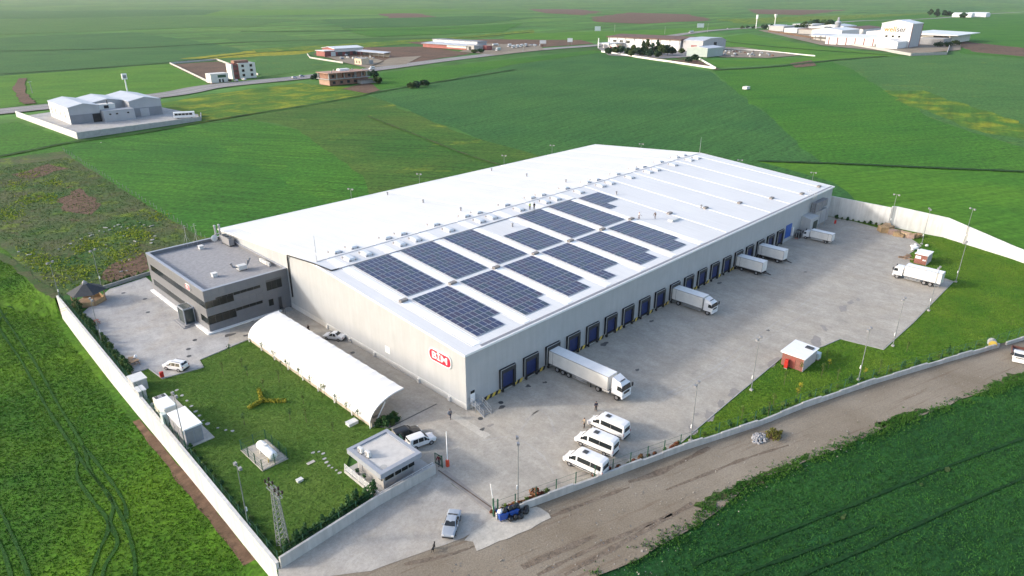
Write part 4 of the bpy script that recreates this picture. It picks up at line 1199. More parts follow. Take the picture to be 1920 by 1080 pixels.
# rooftop equipment (stands on the roof: things of their own)
RT = 8.3
def roof_cowl(x, y, label):
    r = thing('roof_cowl', label, 'roof vent', (x, y, RT))
    MB().box(-0.45, 0.45, -0.45, 0.45, 0, 0.75).build('housing', MAT['ac'], r, bevel=0.03)
    MB().box(-0.55, 0.55, -0.55, 0.55, 0.752, 0.83).build('lid', MAT['offwhite'], r)
roof_cowl(-6.9, 81.5, 'grey box vent near the back parapet of the office roof')
roof_cowl(-11.8, 63.0, 'grey box vent near the front parapet of the office roof')
r = thing('ventilation_unit', 'white roof ventilation unit with branching ducts on the office roof', 'ventilation unit', (-6.2, 62.6, RT))
MB().box(-0.9, 0.9, -0.7, 0.7, 0.25, 1.15).build('housing', MAT['ac'], r, bevel=0.04)
lg = MB()
for x in (-0.7, 0.7):
    for y in (-0.5, 0.5):
        lg.box(x - 0.06, x + 0.06, y - 0.06, y + 0.06, 0, 0.25)
lg.build('feet', MAT['darkmetal'], r)
for sx, sy in ((-1, 0.3), (1, 0.5), (0.6, -0.4)):
    d = MB()
    d.cyl((0.85 * sx, 0.3 * sy, 0.8), (1.7 * sx, sy, 1.0), 0.2)
    d.cyl((1.7 * sx, sy, 1.0), (2.0 * sx, sy * 1.1, 1.75), 0.2)
    d.cyl((2.0 * sx, sy * 1.1, 1.75), (2.05 * sx, sy * 1.1, 2.0), 0.32, 0.32)
    d.build('duct', MAT['grey'], r)
def ac_unit(x, y, z, rzz, label, group=None):
    r = thing('air_conditioner', label, 'air conditioner', (x, y, z), rzz, group)
    MB().box(-0.45, 0.45, -0.2, 0.2, 0.1, 0.85).build('casing', MAT['ac'], r, bevel=0.02)
    MB().cyl((-0.12, -0.205, 0.47), (-0.12, -0.225, 0.47), 0.28, n=14).build('fan_grille', MAT['grey'], r)
    MB().box(-0.4, -0.3, -0.22, 0.22, 0, 0.1).box(0.3, 0.4, -0.22, 0.22, 0, 0.1).build('feet', MAT['darkmetal'], r)
    return r
for i in range(4):
    ac_unit(-1.3, 60.6 + 1.1 * i, RT, PI / 2, 'white air conditioner in the row on the office roof by the gable', 'air conditioners along the office roof edge')
r = thing('satellite_dish', 'round pale satellite dish at the back corner of the office roof', 'satellite dish', (-3.0, 83.2, RT))
MB().cyl((0, 0, 0), (0, 0, 1.0), 0.06).build('mast', MAT['steel'], r)
dd = MB()
dd.cyl((0, -0.05, 1.2), (0, -0.22, 1.25), 0.75, 0.55, 16)
dd.build('dish', MAT['ac'], r)
MB().bar((0, -0.2, 1.2), (0, -0.8, 1.35), 0.05).build('feed_arm', MAT['grey'], r)
r = thing('chiller', 'long dark rooftop chiller against the gable on the office roof', 'chiller', (-1.3, 80.0, RT))
MB().box(-0.6, 0.6, -2.0, 2.4, 0.3, 1.9).build('casing', MAT['grey'], r, bevel=0.03)
for y in (-1.3, 0.2, 1.7):
    MB().cyl((0, y, 1.902), (0, y, 2.1), 0.5, n=14).build('fan', MAT['darkmetal'], r)
MB().box(-0.5, 0.5, -1.8, 2.2, 0, 0.3).build('base_frame', MAT['darkmetal'], r)
r = thing('flue_pair', 'twin steel boiler flues at the back corner of the office roof', 'flue', (-1.6, 84.3, RT))
for x in (-0.5, 0.5):
    f_ = MB()
    f_.cyl((x, 0, 0), (x, 0, 3.6), 0.22, n=10)
    f_.cyl((x, 0, 3.7), (x, 0, 3.9), 0.34, 0.12, 10)
    f_.build('flue', MAT['steel'], r)
MB().box(-0.8, 0.8, -0.3, 0.3, 1.6, 1.75).build('bracket', MAT['grey'], r)
for i, (x, y) in enumerate(((-8.5, 84.9), (-6.4, 84.7))):
    r = thing('antenna_mast', 'thin stayed antenna mast, %s from the gable on the office back parapet' % ('second' if i == 0 else 'first'), 'antenna', (x, y, RT))
    MB().cyl((0, 0, 0), (0, 0, 5.2), 0.05, 0.03, 6).build('pole', MAT['steel'], r)
    MB().bar((-0.5, 0, 4.6), (0.5, 0, 4.6), 0.04).bar((-0.35, 0, 5.0), (0.35, 0, 5.0), 0.04).build('aerial', MAT['steel'], r)
    MB().bar((0, 0, 3), (-1.1, 0.0, 0), 0.025).bar((0, 0, 3), (1.0, -0.5, 0), 0.025).build('stay', MAT['steel'], r)

# ================================================================== CAR CANOPY
MAT['pvc'] = M('white_tensile_fabric', (0.72, 0.72, 0.705), 0.5, 0.05, 0.25)
cy0, cy1 = 6.6, 46.6
cp = thing('car_canopy', 'long white barrel-vault fabric canopy beside the lawn', 'canopy', (-13.6, cy0, 0.2))
def arc(k, n=14):
    a = PI * 0.53 * k / n
    return (6.0 * (1 - math.cos(a)), 0.95 + 3.35 * math.sin(a))
nb = 16
for b in range(nb):
    y0, y1 = (cy1 - cy0) * b / nb, (cy1 - cy0) * (b + 1) / nb
    v, f = [], []
    m = 4
    for j in range(m + 1):
        yy = y0 + (y1 - y0) * j / m
        sag = -0.11 * math.sin(PI * j / m)
        for k in range(15):
            x, z = arc(k)
            v.append((x, yy, z + sag))
    nv = len(v)
    for j in range(m):
        for k in range(14):
            f.append((j * 15 + k, j * 15 + k + 1, (j + 1) * 15 + k + 1, (j + 1) * 15 + k))
    o = MB().add(v, f).build('fabric_bay', MAT['pvc'], cp, smooth=True)
for b in range(nb // 2 + 1):
    y = min((cy1 - cy0) * b / (nb / 2), cy1 - cy0 - 0.05)
    r = MB()
    for k in range(14):
        x0, z0 = arc(k)
        x1, z1 = arc(k + 1)
        r.bar((x0, y, z0 - 0.12), (x1, y, z1 - 0.12), 0.12)
    r.bar((0.0, y, 0), (0.0, y, 0.95), 0.16)
    r.bar((0.6, y, 0), (3.0, y, 3.4), 0.12)
    r.build('steel_rib', MAT['white'], cp)
lw = MB()
lw.box(0.25, 0.55, 0, cy1 - cy0, -0.1, 0.8)
lw.build('low_wall', M('beige_block', (0.44, 0.38, 0.30), 0.8, 0.12, 0.8), cp)

# ================================================================== WALLS AND FENCES
MAT['wallw'] = clad_mat('white_rendered_wall', (0.63, 0.625, 0.6), 0.5, False, 0.08, 0.8)
# left retaining wall: poured bays, each a piece
rw = thing('retaining_wall', 'long white retaining wall between the lower wheat field and the compound', 'wall', (xl(40), 40, -5))
ys = [-9 + 104 * i / 26 for i in range(27)]
for i in range(26):
    m = MB()
    a, b = ys[i] + 0.012, ys[i + 1] - 0.012
    tz = 1.0 + 0.05 * (i % 3)
    P = lambda d, y, z: (xl(y) + d - xl(40), y - 40, z + 5)
    m.hexa([P(0, a, -6), P(0.35, a, -6), P(0.35, b, -6), P(0, b, -6)], [P(0, a, 0.95), P(0.35, a, 0.95), P(0.35, b, 0.95), P(0, b, 0.95)])
    m.build('wall_bay', MAT['wallw'], rw)
cpn = MB()
wall_mesh(cpn, [(xl(y) + 0.175 - xl(40), y - 40) for y in ys], 0.45, [5.952] * 27, [6.05] * 27)
cpn.build('coping', MAT['wallw'], rw)

def mesh_fence(name, label, line, z0, h, spacing=2.5, wires=True, wz=None):
    """posts (each a part) with welded-mesh panels between them"""
    L = [Vector(p) for p in line]
    r = thing(name, label, 'fence', (L[0].x, L[0].y, z0))
    pm_ = MB().box(-0.05, 0.05, -0.05, 0.05, 0, h + 0.1).mesh('post', [MAT['green_wire']])
    for a, b in zip(L[:-1], L[1:]):
        n = max(1, round((b - a).length / spacing))
        for i in range(n):
            p, q = a.lerp(b, i / n), a.lerp(b, (i + 1) / n)
            o = link('post', pm_, r)
            o.location = (p.x - L[0].x, p.y - L[0].y, 0)
            if wires:
                m = MB()
                k = 9
                for j in range(1, k):
                    w = p.lerp(q, j / k)
                    m.add([(w.x - L[0].x - 0.01, w.y - L[0].y, 0.05), (w.x - L[0].x + 0.01, w.y - L[0].y, 0.05), (w.x - L[0].x + 0.01, w.y - L[0].y + 0.01, h), (w.x - L[0].x - 0.01, w.y - L[0].y - 0.01, h)], [(0, 1, 2, 3)])
                for z in (0.08, h * 0.33, h * 0.66, h):
                    m.bar((p.x - L[0].x, p.y - L[0].y, z), (q.x - L[0].x, q.y - L[0].y, z), 0.022)
                m.build('mesh_panel', MAT['green_wire'], r)
    o = link('post', pm_, r)
    o.location = (L[-1].x - L[0].x, L[-1].y - L[0].y, 0)
    return r
mesh_fence('mesh_fence', 'green mesh fence standing along the top of the white retaining wall', [(xl(-8.5) + 0.55, -8.5), (xl(94) + 0.55, 94)], 0.2, 1.9, 2.6)
# front walls
def low_wall(label, line, h0, h1, th=0.3, bay=4.0, name='boundary_wall', mat='wallw', step=0.0):
    L = [Vector(p) for p in line]
    r = thing(name, label, 'wall', (L[0].x, L[0].y, 0))
    tot = sum((b - a).length for a, b in zip(L[:-1], L[1:]))
    s = 0
    k = 0
    for a, b in zip(L[:-1], L[1:]):
        n = max(1, round((b - a).length / bay))
        for i in range(n):
            p, q = a.lerp(b, i / n), a.lerp(b, (i + 1) / n)
            d = (q - p).normalized()
            p, q = p + d * 0.01, q - d * 0.01
            f = (s + (b - a).length * (i + 0.5) / n) / tot
            h = h0 + (h1 - h0) * f + step * ((k * 7) % 3 - 1)
            m = MB()
            wall_mesh(m, [(p.x - L[0].x, p.y - L[0].y), (q.x - L[0].x, q.y - L[0].y)], th, [0.05, 0.05], [h, h])
            m.build('wall_bay', MAT[mat], r)
            k += 1
        s += (b - a).length
    return r
MAT['wallg'] = clad_mat('grey_rendered_wall', (0.50, 0.49, 0.465), 0.5, False, 0.1, 0.8)
low_wall('pale wall between the lawn and the driveway, running to the gatehouse', [(-36.5, -9.15), (-22.5, -8.35), (-13.4, -8.6)], 1.75, 1.75, mat='wallg')
FW = [(-13.7, -20.9), (0.8, -25.4), (15, -29.8), (28.2, -34.6), (37.8, -37.3), (54, -42.8), (70, -49.0), (84, -54.6)]
low_wall('stepped low concrete wall along the dirt road', FW, 1.25, 1.0, mat='wallg', step=0.12)
low_wall('short end of the low road wall beyond the yellow drum', [(86, -55.4), (98, -60.0), (112, -65.2), (131, -66)], 0.9, 0.8, mat='wallg', step=0.08)
mesh_fence('mesh_fence', 'green post-and-wire fence behind the low road wall', [(p[0] + 0.1, p[1] + 0.5) for p in FW] + [(112, -64.4)], 0.2, 2.3, 3.3)
mesh_fence('mesh_fence', 'short green fence on the driveway wall above the lawn shrubs', [(-35.6, -8.5), (-23.0, -7.8)], 0.2, 2.0, 2.6)
# far retaining wall
RWL = [(145.9, 3), (147.2, -15), (148.0, -16), (148.3, -29), (141.6, -46), (133.5, -62)]
r = thing('retaining_wall', 'tall white concrete wall closing the far end of the truck yard', 'wall', (146, 0, 0))
hh = [6.3, 5.8, 6.2, 5.6, 3.3, 2.6]
for i in range(5):
    a, b = Vector(RWL[i]), Vector(RWL[i + 1])
    n = max(1, round((b - a).length / 4.6))
    for k in range(n):
        p, q = a.lerp(b, k / n), a.lerp(b, (k + 1) / n)
        d = (q - p).normalized() * 0.012
        h_0, h_1 = hh[i] + (hh[i + 1] - hh[i]) * k / n, hh[i] + (hh[i + 1] - hh[i]) * (k + 1) / n
        if i == 1: h_0 = h_1 = 6.2
        m = MB()
        wall_mesh(m, [(p.x + d.x - 146, p.y + d.y), (q.x - d.x - 146, q.y - d.y)], 0.4, [0.05, 0.05], [h_0, h_1])
        m.build('wall_bay', MAT['wallw'], r)
# waste-plot fence of thin posts and a low block wall behind the office forecourt
r = thing('post_fence', 'line of thin pale posts between the waste plot and the wheat field', 'fence', (5.3, 116, 0))
a, b = Vector((10.8, 106.2)), Vector((11.3, 273.8))
a = Vector((5.5, 112))
pmesh = MB().box(-0.05, 0.05, -0.05, 0.05, 0, 1.3).mesh('post', [MAT['pole']])
for i in range(46):
    p = a.lerp(b, i / 45)
    o = link('post', pmesh, r)
    o.location = (p.x - 5.3 + random.uniform(-.2, .2), p.y - 116, 0)
    o.rotation_euler = (random.uniform(-.08, .08), random.uniform(-.08, .08), 0)
low_wall('low block wall between the office forecourt and the waste plot', [(-25, 94.2), (-15.5, 95.9), (-9, 96.6), (0.2, 92.5)], 0.9, 0.9, 0.25, 3.0, 'block_wall', 'concrete')

# ================================================================== GATEHOUSE
gh = thing('gatehouse', 'small flat-roofed grey gatehouse on a railed deck beside the entrance', 'gatehouse', (-18, -3.5, 0))
g0 = lambda x0, x1, y0, y1, z0, z1: (x0 + 18, x1 + 18, y0 + 3.5, y1 + 3.5, z0, z1)
MB().box(*g0(-22.1, -13.2, -8.1, 0.4, 0.1, 0.65)).build('deck', MAT['concrete'], gh)
MB().box(*g0(-20.5, -15.6, -6.7, -0.6, 0.652, 3.4)).build('wall', M('light_grey_panel', (0.33, 0.325, 0.315), 0.5, 0.07, 0.6), gh)
rf = MB().box(*g0(-21.6, -15.0, -7.9, -0.1, 3.402, 3.95)).build('roof_slab', MAT['acp_d'], gh)
MB().box(*g0(-20.9, -15.6, -7.2, -0.7, 3.953, 3.975)).build('roof_felt', M('pale_roof_felt', (0.52, 0.50, 0.47), 0.85, 0.1, 1.2), rf)
pr_ = MB()
for a in (g0(-21.6, -20.95, -7.9, -0.1, 3.952, 4.15), g0(-15.55, -15.0, -7.9, -0.1, 3.952, 4.15), g0(-20.948, -15.552, -7.9, -7.25, 3.952, 4.15), g0(-20.948, -15.552, -0.65, -0.1, 3.952, 4.15)):
    pr_.box(*a)
pr_.build('parapet', MAT['acp_d'], rf)
MB().cyl((-2.2, -3.1, 3.976), (-2.2, -3.1, 3.99), 0.45, n=18).build('roof_patch', MAT['concrete'], rf)
for x in (-20.2, -18.6, -17.5, -16.4):
    MB().box(*g0(x, x + (1.35 if x < -20 else 0.95), -6.76, -6.704, 1.75, 2.75)).build('window', MAT['glass'], gh)
MB().box(*g0(-20.56, -20.504, -6.5, -5.7, 1.75, 2.4)).build('window', MAT['glass'], gh)
MB().box(*g0(-20.56, -20.504, -4.4, -3.4, 1.9, 2.25)).build('window', MAT['glass'], gh)
MB().box(*g0(-20.57, -20.504, -1.9, -1.1, 0.7, 2.7)).build('door', MAT['grey'], gh)
def rail(parent, pts, h, n=4, mat='white', off=(0, 0, 0), post=1.6):
    m = MB()
    for a, b in zip(pts[:-1], pts[1:]):
        a, b = Vector(a), Vector(b)
        for k in range(1, n + 1):
            u = Vector((0, 0, h * k / n))
            m.bar(a + u, b + u, 0.05)
        q = max(1, round((b - a).length / post))
        for i in range(q + 1):
            p = a.lerp(b, i / q)
            m.bar(p, p + Vector((0, 0, h)), 0.05)
    return m.build('railing', MAT[mat], parent)
rail(gh, [(-4.0, 3.8, 0.65), (-4.0, -4.5, 0.65)], 1.0)
rail(gh, [(-3.9, -4.5, 0.65), (4.7, -4.5, 0.65)], 1.0, 3)
for y, c in ((-2.6, 'offwhite'), (-1.0, 'grey')):
    r = thing('planter_pot', 'white round pot on the gatehouse deck' if c == 'offwhite' else 'grey potted plant on the gatehouse deck', 'pot', (-21.3, y - 0.8, 0.65))
    MB().cyl((0, 0, 0), (0, 0, 0.5), 0.2, 0.3, 10).build('pot', MAT[c], r)
    V, F = leaf_cloud([(0, 0, 0.75)], [(0.3, 0.3, 0.35)], 40, 0.12)
    link('foliage', big_mesh('foliage', V, F, [leaf_mat('pot_leaf', (0.03, 0.08, 0.03), (0.05, 0.12, 0.04))]), r)
ac_unit(-20.6, -2.0, 3.98, -PI / 2, 'white air conditioner on the gatehouse roof, nearer the back edge', 'air conditioners on the gatehouse roof')
ac_unit(-20.4, -3.4, 3.98, -PI / 2, 'white air conditioner on the gatehouse roof, nearer the round patch', 'air conditioners on the gatehouse roof')
# swing gates: green tubular leaves folded open
def gate_leaf(x, y, rzz, label):
    r = thing('gate_leaf', label, 'gate', (x, y, 0.2), rzz)
    f_ = MB()
    f_.bar((0, 0, 0), (0, 0, 2.0), 0.12).bar((1.4, 0, 0.1), (1.4, 0, 1.8), 0.08).bar((0, 0, 0.15), (1.4, 0, 0.15), 0.08).bar((0, 0, 1.8), (1.4, 0, 1.8), 0.08)
    f_.build('frame', MAT['green_wire'], r)
    b_ = MB()
    for k in range(1, 7):
        b_.bar((0.2 * k, 0, 0.15), (0.2 * k, 0, 1.8), 0.045)
    b_.build('bars', MAT['green_wire'], r)
gate_leaf(-13.2, -1.2, R(75), 'green tubular gate leaf at the corner of the gatehouse deck')
gate_leaf(-11.9, -8.3, R(95), 'green tubular gate leaf beside the red barrier box')
r = thing('barrier', 'red-based barrier post with raised white boom at the entrance', 'barrier', (-11.2, -8.6, 0.2))
MB().box(-0.2, 0.2, -0.2, 0.2, 0, 1.05).build('cabinet', M('barrier_orange_red', (0.6, 0.06, 0.02), 0.5, 0.1, 1), r, bevel=0.04)
MB().bar((0, 0, 1.0), (0.5, 0.6, 5.2), 0.09).build('boom', MAT['white'], r)
r = thing('barrier', 'raised white boom of the barrier behind the blue bins', 'barrier', (-13.1, -19.9, 0.2))
MB().box(-0.18, 0.18, -0.18, 0.18, 0, 1.0).build('cabinet', MAT['offwhite'], r, bevel=0.03)
MB().bar((0, 0, 0.9), (-0.35, 0.2, 4.6), 0.08).build('boom', MAT['white'], r)
for i, (x, y) in enumerate(((-13.5, -20.2), (-13.2, -20.7))):
    tag(MB().box(x - 0.07, x + 0.07, y - 0.07, y + 0.07, 0.2, 2.9).build('gate_post', MAT['green_wire']), 'green steel gate post beside the blue bins', 'post', 'gate posts by the bins')

# ================================================================== GAZEBO, CABINS, TANK, PYLON, HUTS
MAT['wood'] = M('weathered_timber', (0.30, 0.20, 0.12), 0.8, 0.2, 2.0)
MAT['shingle'] = M('dark_shingle', (0.045, 0.05, 0.055), 0.85, 0.25, 2.0)
gz = thing('gazebo', 'timber gazebo with dark pyramid roof at the corner of the office forecourt', 'gazebo', (-29.3, 88.6, 0.1), R(35))
s = 3.1
for i in range(6):
    a = PI / 3 * i
    MB().box(s * math.cos(a) - .09, s * math.cos(a) + .09, s * math.sin(a) - .09, s * math.sin(a) + .09, 0, 2.7).build('post', MAT['wood'], gz)
    b = PI / 3 * (i + 1)
    if i != 1:
        m = MB()
        p0, p1 = Vector((s * math.cos(a), s * math.sin(a), 0)), Vector((s * math.cos(b), s * math.sin(b), 0))
        d = (p1 - p0).normalized() * 0.1
        wall_mesh(m, [p0 + d, p1 - d], 0.08, [0.15, 0.15], [1.0, 1.0])
        m.build('side_panel', M('pale_timber', (0.42, 0.29, 0.15), 0.7, 0.15, 1.5) if 'pale_timber' not in bpy.data.materials else bpy.data.materials['pale_timber'], gz)
hexp = lambda rr, z: [(rr * math.cos(PI / 3 * i), rr * math.sin(PI / 3 * i), z) for i in range(6)]
m = MB()
m.add(hexp(3.8, 2.65) + hexp(0.6, 4.3), [(i, (i + 1) % 6, 6 + (i + 1) % 6, 6 + i) for i in range(6)] + [tuple(range(6, 12)), tuple(reversed(range(6)))])
m.build('roof', MAT['shingle'], gz)
m = MB()
m.add(hexp(0.55, 4.302) + hexp(0.5, 4.7) + hexp(0.05, 5.1), [(i, (i + 1) % 6, 6 + (i + 1) % 6, 6 + i) for i in range(6)] + [(6 + i, 6 + (i + 1) % 6, 12 + (i + 1) % 6, 12 + i) for i in range(6)])
m.build('lantern', MAT['grey'], gz)
MB().prism([(3.4 * math.cos(PI / 3 * i), 3.4 * math.sin(PI / 3 * i)) for i in range(6)], 0, 0.15).build('floor', MAT['wood'], gz)
rail(gz, [(-3.2, 0.3, 0.1), (-6.5, 1.2, 0.1)], 1.0, 2, 'wood')
def picnic(c, rzz, label, col):
    r = thing('picnic_table', label, 'picnic table', (c[0], c[1], 0.2), rzz)
    for i in range(5):
        MB().box(-0.95, 0.95, -0.4 + 0.16 * i, -0.4 + 0.16 * i + 0.145, 0.72, 0.77).build('table_plank', col, r)
    for y in (-0.8, 0.65):
        MB().box(-0.95, 0.95, y, y + 0.14, 0.42, 0.46).build('bench_plank', col, r)
    for x in (-0.7, 0.7):
        MB().bar((x, -0.25, 0.72), (x, -0.8, 0), 0.09).bar((x, 0.25, 0.72), (x, 0.8, 0), 0.09).bar((x, -0.75, 0.38), (x, 0.75, 0.38), 0.08).build('leg_frame', col, r)
picnic((-32.0, 75.7), 0.4, 'reddish picnic table by the hedge near the gazebo', M('reddish_timber', (0.3, 0.13, 0.09), 0.8, 0.15, 2))
picnic((-32.1, 52.6), 0.2, 'brown picnic table between the forecourt and the grey boxes', MAT['wood'])
picnic((-32.2, 53.8), 1.2, 'second brown picnic table, pushed against the one by the grey boxes', MAT['wood'])
r = thing('garbage_bag', 'white plastic sack on the end of the brown picnic table', 'bag', ((-31.2, 54.0)[0], (-31.2, 54.0)[1], 0.2))
MB().dome((0, 0, 0.78), 0.3, 0.28, 0.42, 8, 4).build('sack', MAT['white'], r, smooth=True)
r = thing('concrete_box', 'grey precast box with pale lid beside the retaining wall', 'utility box', (-34.1, 43.9, 0.2))
MB().box(-1.05, 1.05, -1.35, 1.35, 0, 1.9).build('body', M('precast_grey', (0.38, 0.385, 0.39), 0.7, 0.1, 0.8), r)
MB().box(-1.15, 1.15, -1.45, 1.45, 1.902, 2.05).build('lid', MAT['ac'], r)
r = thing('concrete_box', 'smaller grey precast box with pale lid, next to the larger one', 'utility box', (-34.9, 40.1, 0.2))
MB().box(-0.55, 0.55, -0.95, 0.95, 0, 1.7).build('body', bpy.data.materials['precast_grey'], r)
MB().box(-0.65, 0.65, -1.05, 1.05, 1.702, 1.82).build('lid', MAT['ac'], r)
tag(MB().box(-35.6, -31.2, 21.0, 37.3, 0.15, 0.32).build('concrete_plinth', MAT['pad']), 'concrete plinth under the generator and the white-roofed kiosk', 'plinth')
gn = thing('generator', 'cream generator container with louvred end vents', 'generator', (-34.0, 31.5, 0.32))
MB().box(-0.95, 0.95, -2.4, 2.4, 0.1, 2.75).build('container', M('cream_paint', (0.7, 0.68, 0.6), 0.5, 0.07, 0.8), gn, bevel=0.03)
MB().box(-0.85, 0.85, -2.3, 1.2, 2.752, 2.85).build('roof_panel', MAT['white'], gn)
for x in (-0.75, -0.25, 0.25):
    MB().box(x, x + 0.45, 1.4, 2.25, 2.752, 2.80).build('louvre', MAT['darkmetal'] if x != -0.25 else MAT['grey'], gn)
MB().box(-0.9, 0.9, -2.35, 2.35, 0, 0.1).build('skid', MAT['darkmetal'], gn)
r = thing('transformer_kiosk', 'white-roofed grey transformer kiosk on the concrete plinth', 'kiosk', (-33.7, 24.5, 0.32))
MB().box(-1.2, 1.2, -3.0, 3.0, 0, 2.7).build('wall', M('blue_grey_panel', (0.26, 0.27, 0.30), 0.6, 0.1, 0.8), r)
MB().hexa([(-1.35, -3.15, 2.702), (1.35, -3.15, 2.702), (1.35, 3.15, 2.702), (-1.35, 3.15, 2.702)], [(-1.3, -3.1, 2.85), (1.3, -3.1, 2.95), (1.3, 3.1, 2.95), (-1.3, 3.1, 2.85)]).build('roof', MAT['white'], r)
for x in (-1.0, 0.1):
    MB().box(x, x + 0.9, -3.05, -3.003, 0.1, 2.2).build('door', MAT['grey'], r)
for y in (-2.2, -0.4, 1.4):
    MB().box(-1.25, -1.203, y, y + 0.9, 0.3, 2.0).build('vent_panel', MAT['grey'], r)
r = thing('switch_cabinet', 'tall pale switch cabinet between the generator and the kiosk', 'cabinet', (-35.2, 29.0, 0.2))
MB().box(-0.35, 0.35, -0.55, 0.55, 0.1, 2.4).build('casing', M('pale_teal_cabinet', (0.45, 0.52, 0.5), 0.5, 0.06, 1), r, bevel=0.03)
MB().box(-0.3, 0.3, -0.5, 0.5, 0, 0.1).build('foot', MAT['darkmetal'], r)
MB().box(0.352, 0.37, -0.5, 0.5, 0.2, 2.3).build('door', bpy.data.materials['pale_teal_cabinet'], r)
# gas tank on its pad
tag(MB().box(-29.9, -26.0, 8.6, 15.2, 0.12, 0.3).build('concrete_plinth', MAT['pad']), 'concrete pad under the white gas tank', 'plinth')
tk = thing('gas_tank', 'white horizontal gas tank on saddle feet in the lawn', 'gas tank', (-27.8, 11.2, 0.3))
m = MB()
n = 16
prof = [(-2.3, 0.0), (-2.26, 0.35), (-2.1, 0.55), (-1.85, 0.66), (1.85, 0.66), (2.1, 0.55), (2.26, 0.35), (2.3, 0.0)]
v = [(rr * math.cos(2 * PI * i / n), yy, 1.0 + rr * math.sin(2 * PI * i / n)) for yy, rr in prof for i in range(n)]
m.add(v, [(j * n + i, (j + 1) * n + i, (j + 1) * n + (i + 1) % n, j * n + (i + 1) % n) for j in range(len(prof) - 1) for i in range(n)])
m.build('tank', MAT['white'], tk, smooth=True)
for y in (-1.3, 1.3):
    MB().box(-0.5, 0.5, y - 0.1, y + 0.1, 0, 0.6).build('saddle', MAT['offwhite'], tk)
MB().cyl((0, 0.3, 1.62), (0, 0.3, 1.82), 0.3, n=12).build('valve_dome', MAT['offwhite'], tk)
MB().bar((-0.6, -1.5, 0), (-0.6, -1.5, 0.8), 0.08).bar((-0.6, -1.5, 0.8), (0, -1.5, 0.8), 0.06).build('pipework', MAT['yellow'], tk)
mesh_fence('mesh_fence', 'low green mesh fence around the gas tank pad', [(-29.8, 15.1), (-26.1, 15.1), (-26.1, 8.7), (-29.8, 8.7), (-29.8, 15.0)], 0.25, 1.7, 1.9)
# lattice power pole
py = thing('lattice_pylon', 'steel lattice power pole with insulator crossarm at the lawn corner', 'pylon', (-34.6, -6.2, 0.19))
m = MB()
H = 8.6
def leg(i, z):
    w = 0.55 - 0.3 * z / H
    return Vector(((-w, -w), (w, -w), (w, w), (-w, w))[i] + (z,))
for i in range(4):
    MB().bar(leg(i, 0), leg(i, H), 0.09).build('leg', MAT['pole'], py)
br = MB()
N = 11
for k in range(N):
    za, zb = H * k / N, H * (k + 1) / N
    for i in range(4):
        j = (i + 1) % 4
        br.bar(leg(i, za), leg(j, zb), 0.045)
        br.bar(leg(i, zb), leg(j, zb), 0.04)
br.build('bracing', MAT['pole'], py)
ca = MB()
for z, w in ((8.5, 1.7), (7.9, 1.5)):
    for s_ in (-0.22, 0.22):
        ca.bar((s_, -w, z), (s_, w, z), 0.08)
    ca.bar((-0.22, -w, z), (0.22, -w, z), 0.06).bar((-0.22, w, z), (0.22, w, z), 0.06)
ca.build('crossarm', MAT['pole'], py)
ins = MB().cyl((0, 0, 0), (0, 0, 0.14), 0.12, 0.12, 8).cyl((0, 0, 0.14), (0, 0, 0.36), 0.09, 0.14, 8).cyl((0, 0, 0.36), (0, 0, 0.44), 0.07, 0.05, 8).mesh('insulator', [M('brown_porcelain', (0.045, 0.025, 0.02), 0.3, 0.1, 2)])
for x in (-0.22, 0.22):
    for y in (-1.6, -0.7, 0.7, 1.6):
        o = link('insulator', ins, py)
        o.location = (x, y, 8.55)
# brick huts by the right verge
def brick_mat(name, c):
    m, nt, b = _nt(name)
    tc = nt.nodes.new('ShaderNodeTexCoord')
    br_ = nt.nodes.new('ShaderNodeTexBrick')
    br_.inputs['Scale'].default_value = 4.0
    br_.inputs['Color1'].default_value = (*c, 1)
    br_.inputs['Color2'].default_value = (c[0] * 0.75, c[1] * 0.7, c[2] * 0.7, 1)
    br_.inputs['Mortar'].default_value = (0.34, 0.27, 0.22, 1)
    br_.inputs['Mortar Size'].default_value = 0.012
    mp = nt.nodes.new('ShaderNodeMapping')
    mp.inputs['Rotation'].default_value = (R(90), 0, R(45))
    nt.links.new(tc.outputs['Object'], mp.inputs['Vector'])
    nt.links.new(mp.outputs[0], br_.inputs['Vector'])
    nt.links.new(br_.outputs['Color'], b.inputs['Base Color'])
    b.inputs['Roughness'].default_value = 0.85
    return m
MAT['brickred'] = brick_mat('red_brick', (0.27, 0.095, 0.07))
h1 = thing('brick_hut', 'red brick pump hut with white sheet roof on the verge by the damp paving', 'hut', (51.8, -30.6, 0.19))
MB().box(-2.7, 2.7, -1.9, 1.9, 0, 2.5).build('wall', MAT['brickred'], h1)
MB().box(-2.75, 2.75, -1.97, -1.903, 0, 2.5).build('rendered_side', M('pinkish_render', (0.5, 0.43, 0.42), 0.8, 0.08, 1), h1)
MB().hexa([(-3.0, -2.2, 2.502), (3.0, -2.2, 2.502), (3.0, 2.2, 2.502), (-3.0, 2.2, 2.502)], [(-3.0, -2.2, 2.62), (3.0, -2.2, 2.62), (3.0, 2.2, 2.78), (-3.0, 2.2, 2.78)]).build('roof', MAT['white'], h1)
for x in (1.2, 1.75):
    o = MB().box(x, x + 0.45, -1.6, -0.3, 2.68, 2.82).build('roof_panel', MAT['darkmetal'], h1)
MB().box(-2.76, -2.703, -0.5, 0.4, 0.05, 2.1).build('door', M('faded_red_door', (0.3, 0.08, 0.06), .7, .15, 1), h1)
r = thing('hydrant_cabinet', 'bright red fire cabinet beside the first brick hut', 'cabinet', (48.4, -29.9, 0.19), R(10))
MB().box(-0.35, 0.35, -0.3, 0.3, 0.15, 1.7).build('casing', MAT['redpaint'], r, bevel=0.03)
MB().box(-0.3, 0.3, -0.25, 0.25, 0, 0.15).build('foot', MAT['concrete'], r)
